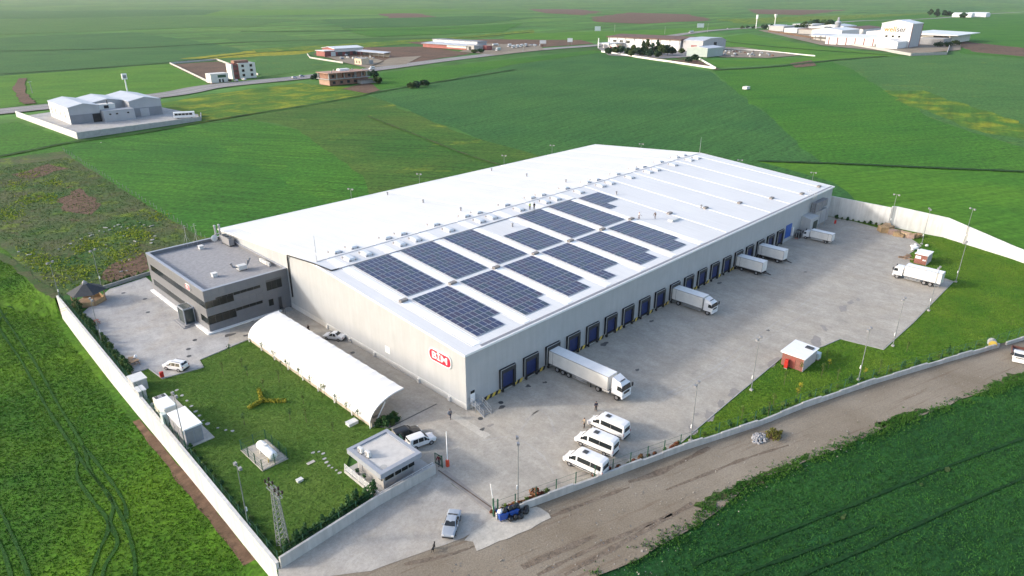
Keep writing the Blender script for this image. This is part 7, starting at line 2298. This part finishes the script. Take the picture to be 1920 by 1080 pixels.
# parked coach in the works yard
def coach(label, x, y, rzz, L=11, z=.4, col=None):
    r = thing('coach', label, 'coach', (x, y, z), rzz)
    MB().box(-L / 2, L / 2, -1.25, 1.25, .4, 3.3).build('body', col or MAT['white'], r, bevel=.15)
    for s in (-1, 1):
        for k in range(5):
            a = -L / 2 + .6 + (L - 1.6) * k / 5
            MB().box(a, a + (L - 2.2) / 5.2, s * 1.256 - .02, s * 1.256 + .02, 1.7, 2.75).build('window', MAT['carglass'], r)
    MB().box(L / 2 - .01, L / 2 + .03, -1.1, 1.1, 1.5, 3.0).build('windscreen', MAT['carglass'], r)
    MB().box(-L / 2 + .2, L / 2 - .2, -1.1, 1.1, 3.302, 3.36).build('roof_panel', MAT['white'], r)
    for x_ in (-L * .3, L * .33):
        for s in (-1, 1):
            wheel(r, x_, s * 1.05, .48, .32)
    return r
coach('white coach parked at the end of the grey works yard', 81.5, 322, R(-22), 10.5, .36)
# apartment block with its soil yard
ap = thing('apartment_block', 'white three-storey block with dark red stair bay by the highway', 'apartment block', (199, 497, .3))
MB().box(-7, 7, -5, 7, 0, 11.5).build('wall', M('cream_white_render', (0.66, 0.64, 0.58), .8, .06, .3), ap)
MB().box(-11.5, -7.01, -4, 6, 0, 11.5).build('stair_bay', W_RED, ap)
MB().box(-13, -11.51, -4.2, 5, 0, 11.5).build('side_wall', bpy.data.materials['cream_white_render'], ap)
MB().box(-7.2, 7.2, -5.2, 7.2, 11.502, 11.8).build('roof_slab', W_LIGHT, ap)
MB().box(-9, 3, -2, 4, 11.802, 13.8).build('unfinished_storey', BRK, ap)
for k in range(3):
    wins(ap, 'y', -5, (-4.8, 2.2), 1.6 + 3.6 * k, 3.6 + 3.6 * k, 2.2, None, 'window', .08, W_LIGHT)
    wins(ap, 'x', -7, (), 0, 0, 1)
    MB().box(-10.8, -8, -4.1, -4.004, 1.6 + 3.6 * k, 3.4 + 3.6 * k).build('stair_window', R_RUST, ap)
lo = thing('outbuilding', 'low white block with dark green windows beside the apartment block', 'outbuilding', (167, 481, .3))
MB().box(-5, 9, -4, 5, 0, 6.5).build('wall', bpy.data.materials['cream_white_render'], lo)
wins(lo, 'y', -4, (0.5,), 3.6, 5.6, 6.5, M('dark_green_glass', (0.02, 0.08, 0.04), .3, .1, 1), 'window')
wins(lo, 'y', -4, (1, 3.5), .2, 2.6, 1.4, None, 'door')
MB().box(-5.2, 9.2, -4.2, 5.2, 6.502, 6.7).build('roof_slab', W_LIGHT, lo)
low_wall('pale wall round the soil yard of the apartment block', [(162, 480), (205, 677), (258, 690), (216, 510)], 1.6, 1.6, .5, 15, 'boundary_wall', 'wallg')
# unfinished brick house
bh = thing('brick_house', 'unfinished red hollow-brick house between highway and fields', 'house', (231, 406, .3))
MB().box(-14, 20, -9, 6, 0, 4.2).build('wall', BRK, bh)
MB().box(-15.5, 21, -10.5, 7, 4.202, 4.7).build('floor_slab', W_BLOCK, bh)
for x0_, x1_, y0_, y1_ in ((-14, -3, -9, -8.6), (0, 6, -9, -8.6), (10, 18, -9, -8.6), (-14, -13.6, -8.5, 5), (-6, 18, 4.6, 5), (2, 2.4, -8.5, 4)):
    MB().box(x0_, x1_, y0_, y1_, 4.702, 8.6).build('upper_wall', BRK, bh)
for x_ in (-14.6, -8, -1.5, 8, 14, 18.6):
    for y_ in (-9.6, 5.6):
        MB().box(x_ - .3, x_ + .3, y_ - .3, y_ + .3, 4.702, 8.6).build('column', W_BLOCK, bh)
MB().box(-16, 20, -11, 6.5, 8.602, 9.1).build('roof_slab', M('weathered_slab', (0.36, 0.22, 0.17), .9, .2, .3), bh)
MB().box(-14.07, -14.004, -8.6, 5.6, .3, 3.8).build('rendered_side', M('orange_render', (0.38, 0.25, 0.19), .9, .1, .3), bh)
wins(bh, 'y', -9, (-11.5, -5, 1, 7, 13), 1.0, 3.0, 2.4, MAT['black'])
wins(bh, 'y', -9, (-12, 2, 14), 5.6, 7.6, 2.4, MAT['black'])
for i, (x, y) in enumerate(((-10, -6), (-3, 2), (5, -6), (12, 0), (17, -7))):
    MB().box(x - .3, x + .3, y - .3, y + .3, 9.102, 10.4).build('column_stub', W_BLOCK, bh)
MB().box(10, 26, -15, -9.1, 0, 2.6).build('lean_to', W_BLOCK, bh)
MB().box(9.5, 26.5, -15.5, -9.1, 2.602, 2.9).build('lean_to_roof', R_RUST, bh)
MB().box(0, 9, -1, 3, 9.102, 10.6).build('water_tank', MAT['white'], bh)
# red and white workshop
rs = thing('workshop', 'white-roofed red-walled workshop in a fenced yard by the highway', 'workshop', (390, 660, .4))
MB().extr_x([(-12, 0), (14, 0), (14, 7.4), (1, 9), (-12, 7.4)], -14, 24).build('wall', W_RED, rs)
MB().box(-13.9, 24, -12.08, -12.004, 4, 7.3).build('white_band', W_LIGHT, rs)
MB().extr_x([(-13, 7.3), (1, 9.05), (15, 7.3), (15, 7.7), (1, 9.5), (-13, 7.7)], -15, 25).build('roof', R_WHITE, rs)
MB().box(-28, -14.02, -14, 4, 0, 5.6).build('side_block', W_RED, rs)
MB().box(-29, -13.9, -15, 5, 5.602, 6.1).build('side_roof', R_WHITE, rs)
MB().box(-20, -14.2, -14.1, -14.004, 0, 4.8).build('white_door', W_LIGHT, rs)
wins(rs, 'y', -12, (-10, 0, 10), .3, 3.8, 6, MAT['darkmetal'], 'bay_door', .09)
ls = thing('lean_to_shed', 'long grey lean-to shed with pale roof beyond the workshop', 'shed', (405, 615, .4))
MB().hexa([(-5, -28, 4.2), (5, -28, 5.2), (5, 28, 5.2), (-5, 28, 4.2)], [(-5, -28, 4.5), (5, -28, 5.5), (5, 28, 5.5), (-5, 28, 4.5)]).build('roof', R_GREY, ls)
MB().box(4.2, 4.6, -27, 27, 0, 5.1).build('back_wall', W_DGREY, ls)
for k in range(7):
    MB().box(-4.7, -4.4, -27 + 8.9 * k, -26.7 + 8.9 * k, 0, 4.2).build('post', MAT['grey'], ls)
ru = thing('ruined_house', 'small roofless cream house at the highway edge near the workshop', 'house', (337, 535, .4))
MB().box(-5, 4, -7, 5, 0, 5.5).build('wall', M('cream_plaster', (0.55, 0.45, 0.33), .9, .15, .4), ru)
MB().box(4.01, 10, -5, 5, 0, 3.6).build('broken_wing', W_BLOCK, ru)
wins(ru, 'x', -5, (-4, 0.5), 1.2, 3.6, 1.6, MAT['black'])
MB().box(-5.3, 4.3, -7.3, 5.3, 5.502, 5.8).build('roof_slab', W_BLOCK, ru)
JUNK = M('scrap_heap', (0.32, 0.31, 0.3), .8, .45, 1.5)
def scrap(c, n, sp, label, z=.5):
    r = thing('scrap_heap', label, 'scrap heap', (*c, z))
    for i in range(n):
        m = lump((0, 0, .6), random.uniform(.8, 2.4), random.uniform(.8, 2), random.uniform(.6, 1.6), i * 1.7, 7, 4)
        o = m.build('scrap', random.choice((JUNK, W_LIGHT, R_RUST, W_BLOCK, W_DGREY)), r)
        o.location = (random.gauss(0, sp[0]), random.gauss(0, sp[1]), 0)
scrap((372, 600), 16, (8, 10), 'scatter of scrap in the yard between workshop and ruined house')
low_wall('pale wall of the workshop yard', [(365, 690), (340, 640), (331, 560)], 1.6, 1.6, .5, 14, 'boundary_wall', 'wallg')
# grey monitor-roofed works
gs = thing('works', 'grey clerestory-roofed works with red base wall near parked lorries', 'works', (558, 650, .4))
MB().box(-14, 20, -38, 50, 0, 4.8).build('wall', W_RED, gs)
MB().box(-14.08, -14.004, -38, 0, 2.0, 4.6).build('white_panel', W_LIGHT, gs)
MB().hexa([(-16, -40, 4.802), (4, -40, 4.802), (4, 52, 4.802), (-16, 52, 4.802)], [(-16, -40, 5.0), (4, -40, 6.4), (4, 52, 6.4), (-16, 52, 5.0)]).build('lower_roof', R_GREY, gs)
MB().box(4.02, 20.5, -39, 51, 4.81, 9.0).build('clerestory', W_GREY, gs)
for k in range(8):
    MB().box(3.9, 4.015, -36 + 11 * k, -28 + 11 * k, 6.7, 8.6).build('clerestory_window', M('pale_glazing', (0.6, 0.65, 0.68), .3, .05, 1) if 'pale_glazing' not in bpy.data.materials else bpy.data.materials['pale_glazing'], gs)
MB().box(3.5, 21.5, -40, 52, 9.002, 9.6).build('upper_roof', W_DGREY, gs)
MB().box(-13.5, 2, -52, -38.02, 0, 6.0).build('front_block', W_BLOCK, gs)
MB().box(-13.58, -13.504, -47, -42, 0, 4.6).build('open_bay', MAT['black'], gs)
MB().box(2.02, 12, -58, -40.1, 0, 5).build('red_cabin', W_RED, gs)
# parked lorries
def far_lorry(label, x, y, rzz, L=9, col=None, g='lorries parked by the grey works', tank=False):
    r = thing('lorry', label, 'lorry', (x, y, HZ + .1), rzz, g)
    if tank:
        MB().cyl((-L / 2, 0, 2.3), (L / 2 - 2.4, 0, 2.3), 1.2, n=12).build('tank', col or MAT['ac'], r)
    else:
        MB().box(-L / 2, L / 2 - 2.4, -1.25, 1.25, 1.0, 3.7).build('cargo_box', col or MAT['offwhite'], r, bevel=.05)
    MB().box(-L / 2, L / 2 - .4, -.5, .5, .6, .99).build('chassis', P_CHASSIS, r)
    c = cab(r, L / 2 - 2.2, 2.2, 2.4, .8, 3.0, .6, True, False)
    for x_ in (-L * .3, L / 2 - 1.1):
        for s in (-1, 1):
            wheel(r, x_, s * 1.0, .5, .35)
for i, (x, y, a) in enumerate(((626, 617, 200), (610, 594, 205), (621, 597, 205), (634, 602, 205), (646, 606, 210))):
    far_lorry('white lorry in the row parked by the grey works', x, y, R(a))
coach('white coach parked beside the grey works', 605, 652, R(-60), 12, HZ + .1)
far_lorry('pale tank lorry parked behind the row by the grey works', 622, 640, R(10), 12, None, None, True)
far_lorry('pale green box lorry at the highway edge of the works forecourt', 562, 573, R(200), 11, M('pale_green_paint', (0.42, 0.52, 0.47), .5, .08, 1), None)
far_lorry('white road tanker driving on the highway beyond the filling station', 1165, 664, R(195), 24, MAT['offwhite'], None, True)
scrap((665, 612), 14, (9, 5), 'pale heaps stacked beyond the parked lorries')
def board(label, x, y, rzz, w, h, z0):
    r = thing('billboard', label, 'billboard', (x, y, HZ), rzz)
    MB().box(-w / 2, w / 2, -.12, .12, z0, z0 + h).build('panel', MAT['white'], r)
    for s in (-.35, .35):
        MB().cyl((w * s, .2, 0), (w * s, .2, z0 + h * .5), .15, n=6).build('post', MAT['grey'], r)
    MB().box(-w / 2 - .1, w / 2 + .1, -.16, -.125, z0 - .15, z0).build('frame', MAT['grey'], r)
board('white billboard low in the ploughed soil by the highway', 692, 616, R(-40), 9, 4.5, 1.5)
board('white billboard on legs at the highway edge before the filling station', 700, 573, R(-40), 7, 5, 5)
board('white billboard in the far green field behind the filling station', 1050, 800, R(-30), 12, 8, 3)
board('white billboard beside the highway beyond the filling station', 1310, 730, R(-30), 16, 8, 4)
# filling station and hall
fs = thing('filling_station', 'filling station canopy with slim white columns by the highway', 'filling station', (722, 508, HZ + .1))
MB().box(-32, 36, -9, 9, 5.2, 6.4).build('canopy', R_WHITE, fs, bevel=.1)
for x in (-24, -8, 8, 24):
    for y in (-5, 5):
        MB().box(x - .4, x + .4, y - .4, y + .4, 0, 5.2).build('column', MAT['white'], fs)
for x in (-16, 0, 16):
    MB().box(x - .6, x + .6, -1.2, 1.2, 0, 1.9).build('pump', MAT['redpaint'], fs)
MB().box(36.1, 50, -8, 8, 0, 4.5).build('shop', W_LIGHT, fs)
wins(fs, 'x', 36.1, (-6, 0), 1, 3.4, 4.5)
r = thing('price_totem', 'white price totem at the filling station entrance', 'totem', (688, 514, HZ + .1), R(45))
MB().box(-1.5, 1.5, -.5, .5, 0, 12.5).build('pylon', MAT['white'], r, bevel=.15)
MB().box(-1.2, 1.2, -.56, -.504, 8, 11.5).build('price_face', MAT['ac'], r)
hl = thing('hall', 'white pilastered hall with rusty brown roof behind the dark trees', 'hall', (752, 470, HZ + .05))
MB().box(-28, 34, -56, 56, 0, 12).build('wall', R_WHITE, hl)
MB().extr_y([(-30, 12.002), (36, 12.002), (36, 13), (3, 15.5), (-30, 13)], -58, 58).build('roof', R_RUST, hl)
for k in range(9):
    MB().box(-28.5, -28.004, -55 + 13.6 * k, -54 + 13.6 * k, 0, 12).build('pilaster', W_GREY, hl)
for k in range(3):
    MB().box(-28.1, -28.006, 20 + 11 * k, 26 + 11 * k, 5.5, 9).build('window', MAT['glass'], hl)
MB().box(-27, 33, -56.2, -56.004, 0, 12).build('end_cladding', W_GREY, hl)
an = thing('annexe_hall', 'blue-grey barrel-ended annexe at the end of the white hall', 'annexe', (757, 398, HZ + .05))
MB().extr_y([(-30, 0), (26, 0), (26, 11), (14, 14.5), (-14, 14.5), (-30, 12)], -14, 14).build('wall', W_GREY, an)
MB().extr_y([(-30.4, 12), (-14, 14.6), (14, 14.6), (26.4, 11), (26.4, 11.4), (14, 15), (-14, 15), (-30.4, 12.4)], -14.4, 14.4).build('roof', R_GREY, an)
MB().box(-4, 3, -14.2, -14.004, 5, 10).build('opening', MAT['black'], an)
MB().box(-30.2, -30.004, -6, 2, 0, 7).build('door', W_RED, an)
gable('store_shed', 'pale green store shed in front of the blue-grey annexe', 'shed', 655, 690, 336, 362, 9, 10.5, 'x', M('pale_green_sheet', (0.32, 0.38, 0.36), .6, .08, .2), R_GREY, HZ)
low_wall('pale wall along the field side of the filling station', [(638, 470), (590, 369), (541, 261), (636, 336)], 2.0, 1.8, .6, 14, 'boundary_wall', 'wallw')
low_wall('pale wall along the back of the scrap yard', [(800, 424), (790, 330), (757, 258)], 1.6, 1.4, .6, 14, 'boundary_wall', 'wallw')
scrap((720, 318), 22, (14, 14), 'pale scrap and vehicle parts in the yard behind the hall', HZ)
scrap((752, 345), 16, (12, 16), 'reddish scrap rows along the yard wall behind the hall', HZ)
# mill complex
ml = thing('mill_tower', 'tall white mill tower with orange and dark lettering', 'mill', (1012, 244, HZ + .1))
MB().extr_x([(-14, 0), (24, 0), (24, 29), (5, 33), (-14, 29)], -24, 20).build('tower', R_WHITE, ml)
MB().extr_x([(-14.5, 29), (5, 33.05), (24.5, 29), (24.5, 29.6), (5, 33.8), (-14.5, 29.6)], -24.6, 20.6).build('roof', R_WHITE, ml)
MB().box(-23.9, 20, -14.15, -14.004, 0, 28.9).build('grey_face', W_GREY, ml)
for x in (-24.2, 18.6):
    MB().box(x, x + 2.0, -14.35, -14.155, 0, 28.9).build('corner_stripe', W_RED, ml)
for k in range(3):
    MB().box(-24.2, -24.004, -2 + 8 * k, 1 + 8 * k, 12, 14.5).build('window', MAT['glass'], ml)
for txt, col, yc in (('well', M('sign_orange', (0.75, 0.2, 0.05), .5, .05, 1), 12.3), ('ser', M('sign_charcoal', (0.1, 0.1, 0.11), .5, .05, 1), -1.6)):
    me = text_mesh(txt, 9.5, .3, .12)
    me.materials.append(col)
    o = link('lettering', me, ml)
    o.matrix_local = Matrix(((0, 0, -1, -24.25), (-1, 0, 0, yc), (0, 1, 0, 22.0), (0, 0, 0, 1)))
gable('mill_shed', 'small white gabled shed at the foot of the mill tower', 'shed', 950, 986, 232, 258, 7.8, 11, 'x', R_WHITE, R_WHITE, HZ + .1)
lm = thing('mill_hall', 'long white mill hall with dark pilasters', 'hall', (1040, 300, HZ + .1))
MB().extr_y([(-50, 0), (50, 0), (50, 9), (0, 12), (-50, 9)], -38, 40).build('wall', R_WHITE, lm)
MB().extr_y([(-51, 9), (0, 12.05), (51, 9), (51, 9.5), (0, 12.6), (-51, 9.5)], -38.5, 40.5).build('roof', R_WHITE, lm)
for k in range(7):
    MB().box(-50.6, -50.004, -37 + 12 * k, -36 + 12 * k, 0, 9).build('pilaster', W_RED, lm)
for k in range(5):
    MB().box(-50.2, -50.006, -30 + 12 * k, -25 + 12 * k, 4, 6.5).build('window', W_LIGHT, lm)
mc = thing('open_canopy', 'grey open-sided canopy on posts beside the mill hall', 'canopy', (1090, 372, HZ + .1))
MB().extr_y([(-20, 7), (0, 9), (20, 7), (20, 7.5), (0, 9.6), (-20, 7.5)], -26, 26).build('roof', R_GREY, mc)
for x in (-18, 0, 18):
    for y in (-24, -8, 8, 24):
        MB().box(x - .4, x + .4, y - .4, y + .4, 0, 7).build('post', MAT['darkmetal'], mc)
for a in ((1180, 1260, 390, 440, 11, 14, 'white-roofed store behind the open canopy', R_WHITE), (1290, 1400, 395, 450, 10, 13, 'brown-roofed store in the middle of the mill site', R_RUST), (1240, 1310, 330, 372, 9, 11, 'blue-roofed store behind the mill tower', R_BLUE), (1400, 1470, 470, 520, 10, 13, 'pale store at the back of the mill site', R_GREY)):
    gable('store_shed', a[6], 'shed', a[0], a[1], a[2], a[3], a[4], a[5], 'x', W_LIGHT, a[7], HZ + .1)
sl = thing('silo', 'dark mill silo with conveyor head above the roofs', 'silo', (1250, 425, HZ + .1))
MB().cyl((0, 0, 0), (0, 0, 22), 5, n=14).build('drum', W_DGREY, sl)
MB().cyl((0, 0, 22.002), (0, 0, 25), 5.2, .8, 14).build('cone', R_GREY, sl)
MB().box(-1.5, 1.5, -1.5, 1.5, 25, 30).build('conveyor_head', W_DGREY, sl)
rc = thing('grain_store', 'wide white-roofed grain store beside the mill tower', 'grain store', (1190, 255, HZ + .1))
MB().box(-70, 40, -40, 12, 0, 11).build('wall', W_LIGHT, rc)
MB().hexa([(-76, -50, 11.002), (50, -50, 11.002), (50, 16, 11.002), (-76, 16, 11.002)], [(-76, -50, 11.8), (50, -50, 11.8), (50, 16, 14), (-76, 16, 14)]).build('roof', R_WHITE, rc)
MB().box(-70.2, -70.004, -38, -18, 0, 10).build('open_bay', MAT['black'], rc)
MB().box(-110, -70.1, -42, -8, 0, 8).build('brown_store', W_BLOCK, rc)
low_wall('long pale wall along the front of the mill site', [(1100, 402), (985, 299), (843, 184), (893, 160), (1085, 205)], 3.2, 3.0, .8, 22, 'boundary_wall', 'concrete')
low_wall('brick-coloured wall in front of the far works', [(1329, 588), (1115, 405)], 3.0, 3.0, .8, 22, 'boundary_wall', 'soil')
wk = thing('roadside_works', 'low flat works with pale blocks behind the brick-coloured wall', 'works', (1330, 540, HZ + .1))
for i, (x, y, w, d, h, m_) in enumerate(((40, 40, 50, 30, 9, W_GREY), (-10, -10, 40, 25, 7, W_LIGHT), (-40, -50, 35, 25, 8, W_BLOCK), (60, -30, 40, 30, 9, W_LIGHT), (120, 20, 60, 40, 11, W_GREY))):
    b_ = MB().box(x - w / 2, x + w / 2, y - d / 2, y + d / 2, 0, h).build('block', m_, wk)
    MB().box(x - w / 2 - 1, x + w / 2 + 1, y - d / 2 - 1, y + d / 2 + 1, h + .002, h + .8).build('flat_roof', (R_GREY, R_WHITE, R_RUST)[i % 3], b_)
for i, (x, y, lab) in enumerate(((1434, 667, 'tall white totem sign beside the far filling station'), (1525, 668, 'tall funnel-topped sign tower beside the far filling station'))):
    r = thing('totem_sign', lab, 'totem', (x, y, HZ + .1), R(40))
    MB().cyl((0, 0, 0), (0, 0, 20), 1.0, .8, 8).build('column', MAT['white'], r)
    if i == 0: MB().box(-4, 4, -1.2, 1.2, 20, 28).build('sign_box', MAT['white'], r)
    else: MB().hexa([(-1.2, -1.2, 20), (1.2, -1.2, 20), (1.2, 1.2, 20), (-1.2, 1.2, 20)], [(-6, -2, 28), (6, -2, 28), (6, 2, 28), (-6, 2, 28)]).build('funnel_head', MAT['white'], r)
fs2 = thing('filling_station', 'far filling station canopy below the tall totem sign', 'filling station', (1470, 640, HZ + .1))
MB().box(-30, 30, -12, 12, 6, 7.8).build('canopy', R_GREY, fs2)
for x in (-22, 0, 22):
    for y in (-7, 7):
        MB().box(x - .5, x + .5, y - .5, y + .5, 0, 6).build('column', MAT['white'], fs2)
fh = thing('farmstead', 'cluster of white farm sheds with dark trees on the far highway', 'farm', (2900, 620, 1))
for i, (x, y) in enumerate(((0, 0), (60, -30), (130, -20))):
    b_ = MB().extr_y([(x - 22, 0), (x + 22, 0), (x + 22, 10), (x, 15), (x - 22, 10)], y - 30, y + 30).build('shed', R_WHITE, fh)
r = thing('field_trough', 'small pale concrete trough standing alone in the wheat', 'trough', (417, 167, .4))
MB().box(-2.6, 2.6, -1.6, 1.6, 0, 1.6).build('basin', MAT['ac'], r)
MB().box(-2.7, 2.7, -1.7, 1.7, 1.602, 1.8).build('slab', W_LIGHT, r)
# cars on and beside the highway
for i, (x, y, a, p, lab) in enumerate(((223, 461, 12, P_WHITE, 'white car parked on the highway shoulder before the brick house'), (233, 467, 12, P_SILVER, 'silver car parked on the shoulder next to the white one'), (180, 474, 95, P_WHITE, 'white car in front of the apartment block door'), (188, 477, 95, P_WHITE, 'white car parked under the apartment block windows'), (176, 477, 100, P_BLACK, 'dark car parked by the low white outbuilding'), (386, 640, 30, P_WHITE, 'white car in the workshop yard'), (1380, 705, 5, P_WHITE, 'white car far along the highway'), (2000, 705, 5, P_WHITE, 'pale vehicle on the distant highway bend'))):
    suv(lab, p, (x, y), R(a), 4.6, 1.85, 1.7, HZ + .08)
minibus('white minibus driving on the highway past the ruined house', (311, 480), R(192))
bpy.context.view_layer.update()
for o in list(COL.objects):
    if o.get('label') == 'white minibus driving on the highway past the ruined house':
        o.location.z = HZ + .08

# trees: tapered trunk, limbs, crown of leaf clumps
def tree(c, h, rw, label, mat, group, conifer=False, z=HZ, size=.5, n=22, per=38):
    r = thing('tree', label, 'tree', (*c, z), random.random() * 6, group)
    m = MB().cyl((0, 0, 0), (.1, 0, h * .75), h * .03, h * .01, 7)
    for k in range(5):
        a, zz = k * 1.3, h * (.3 + .1 * k)
        m.cyl((0, 0, zz), (rw * .6 * math.cos(a), rw * .6 * math.sin(a), zz + h * .15), h * .012, h * .005, 5)
    m.build('trunk', BARK, r)
    cs, rs_ = [], []
    for i in range(n):
        t = random.random()
        if conifer:
            zz = h * (.12 + .86 * t)
            rr = rw * (1 - t) * random.uniform(.4, .9)
            q = rw * (.25 + .35 * (1 - t))
        else:
            zz = h * (.35 + .6 * t)
            rr = rw * math.sqrt(max(.05, 1 - (2 * t - .9) ** 2)) * random.uniform(.3, .8)
            q = rw * random.uniform(.28, .45)
        a = random.uniform(0, 2 * PI)
        cs.append((rr * math.cos(a), rr * math.sin(a), zz))
        rs_.append((q, q, q * .8))
    V, F = leaf_cloud(cs, rs_, per, size)
    link('crown', big_mesh('crown', V, F, [mat]), r)
    return r
TL = [leaf_mat('tree_leaf_a', (0.014, 0.04, 0.02), (0.035, 0.075, 0.03), .15), leaf_mat('tree_leaf_b', (0.03, 0.06, 0.02), (0.07, 0.10, 0.03), .15), leaf_mat('tree_leaf_c', (0.02, 0.05, 0.03), (0.04, 0.08, 0.045), .15)]
for i, (c, h, rw, cf) in enumerate((((608.1, 436.1), 7, 5, 0), ((626.5, 440.7), 7, 4.5, 0), ((631.2, 435.6), 8, 5, 0), ((622.8, 420.3), 7, 4.5, 0), ((641.0, 425.1), 9, 5, 0), ((624.1, 407.0), 8, 5, 0), ((628.2, 402.6), 15, 5, 1), ((645.1, 408.3), 17, 5.5, 1), ((642.4, 399.1), 13, 5, 1), ((646.2, 395.1), 16, 5, 1), ((636.4, 382.1), 11, 6, 0), ((647.2, 382.1), 11, 6, 0), ((658.2, 382.0), 7, 4.5, 0), ((606.2, 403.2), 6, 4, 0), ((613.7, 383.9), 6, 4.5, 0), ((613.8, 372.8), 6, 4.5, 0), ((686.6, 388.3), 5, 4, 0), ((588.8, 318.6), 4, 4, 0), ((610.6, 324.2), 5, 4, 0))):
    tree(c, h, rw, 'tall dark conifer in the grove beside the white hall' if cf else 'rounded dark tree in the grove beside the white hall', TL[i % 3], 'grove by the white hall', bool(cf), HZ, .7, 26, 46)
for i, (c, h, rw) in enumerate((((1425.6, 555.2), 16, 14), ((1513.1, 580.9), 18, 14), ((1522.0, 570.7), 18, 15), ((1559.9, 572.2), 15, 14), ((1629.8, 587.0), 14, 13), ((1414.3, 568.2), 10, 10), ((1398.7, 586.0), 8, 9), ((1422.5, 641.6), 9, 8), ((1432.0, 630.6), 8, 8), ((1533.8, 431.5), 10, 10))):
    tree(c, h, rw, 'broad dark tree among the far works buildings', TL[(i + 1) % 3], 'trees by the far works', False, HZ, 1.3, 16, 30)
for i, (c, h, rw, cf) in enumerate((((2955.6, 742.7), 40, 16, 0), ((2970.5, 723.6), 48, 14, 1), ((2986.6, 703.0), 30, 18, 0), ((2996.8, 689.8), 24, 18, 0), ((2691.6, 572.1), 26, 18, 0))):
    tree(c, h * .6, rw * .7, 'dark tree beside the distant farm sheds', TL[0], 'trees by the farmstead', bool(cf), 1.0, 2.4, 14, 26)
for i, (c, h, rw) in enumerate((((1017.8, 304.0), 5, 6), ((1009.6, 294.6), 5, 6), ((963.4, 259.3), 4, 5), ((965.8, 256.7), 4, 5), ((1143.2, 244.0), 6, 7), ((1041.7, 206.7), 5, 8), ((1048.9, 198.9), 5, 8), ((1081.8, 197.4), 6, 8), ((257.0, 344.2), 3, 4), ((267.3, 347.8), 3.2, 4), ((252.3, 344.4), 2.5, 3.5), ((244.2, 424.2), 4, 4), ((269.5, 420.4), 5, 6), ((251.4, 384.6), 4, 5), ((233.6, 446.8), 3, 4), ((524.2, 564.0), 4, 5), ((519.0, 569.7), 3, 4), ((1425.3, 682.1), 5, 5), ((1434.3, 671.8), 5, 5), ((1417.8, 690.7), 5, 5))):
    tree(c, h, rw, 'low rounded bush along the roadside yards', TL[i % 3], 'roadside bushes', False, HZ, .8, 12, 26)
# utility poles across the fields
for i, (c, h) in enumerate((((1089.0, 788.6), 14), ((1079.4, 667.5), 14), ((1207.7, 654.0), 16), ((49.7, 504.9), 8), ((731.8, 512.4), 9), ((571.8, 538.6), 9))):
    r = thing('utility_pole', 'slim utility pole standing in the fields by the highway', 'utility pole', (*c, .4), .6, 'utility poles')
    MB().cyl((0, 0, 0), (0, 0, h), .25, .15, 6).build('pole', MAT['concrete'], r)
    MB().bar((-1.6, 0, h - .6), (1.6, 0, h - .6), .25).build('crossarm', MAT['steel'], r)

HAZE = 0.00002
if HAZE:
    m = bpy.data.materials.new('air')
    m.use_nodes = True
    nt = m.node_tree
    nt.nodes.clear()
    pv = nt.nodes.new('ShaderNodeVolumePrincipled')
    pv.inputs['Color'].default_value = (0.92, 0.95, 1.0, 1)
    pv.inputs['Density'].default_value = HAZE
    pv.inputs['Anisotropy'].default_value = 0.2
    out = nt.nodes.new('ShaderNodeOutputMaterial')
    nt.links.new(pv.outputs[0], out.inputs['Volume'])
    o = MB().box(-B - 500, B + 500, -B - 500, B + 500, -7, 330).build('haze', m)
    o['kind'] = 'stuff'
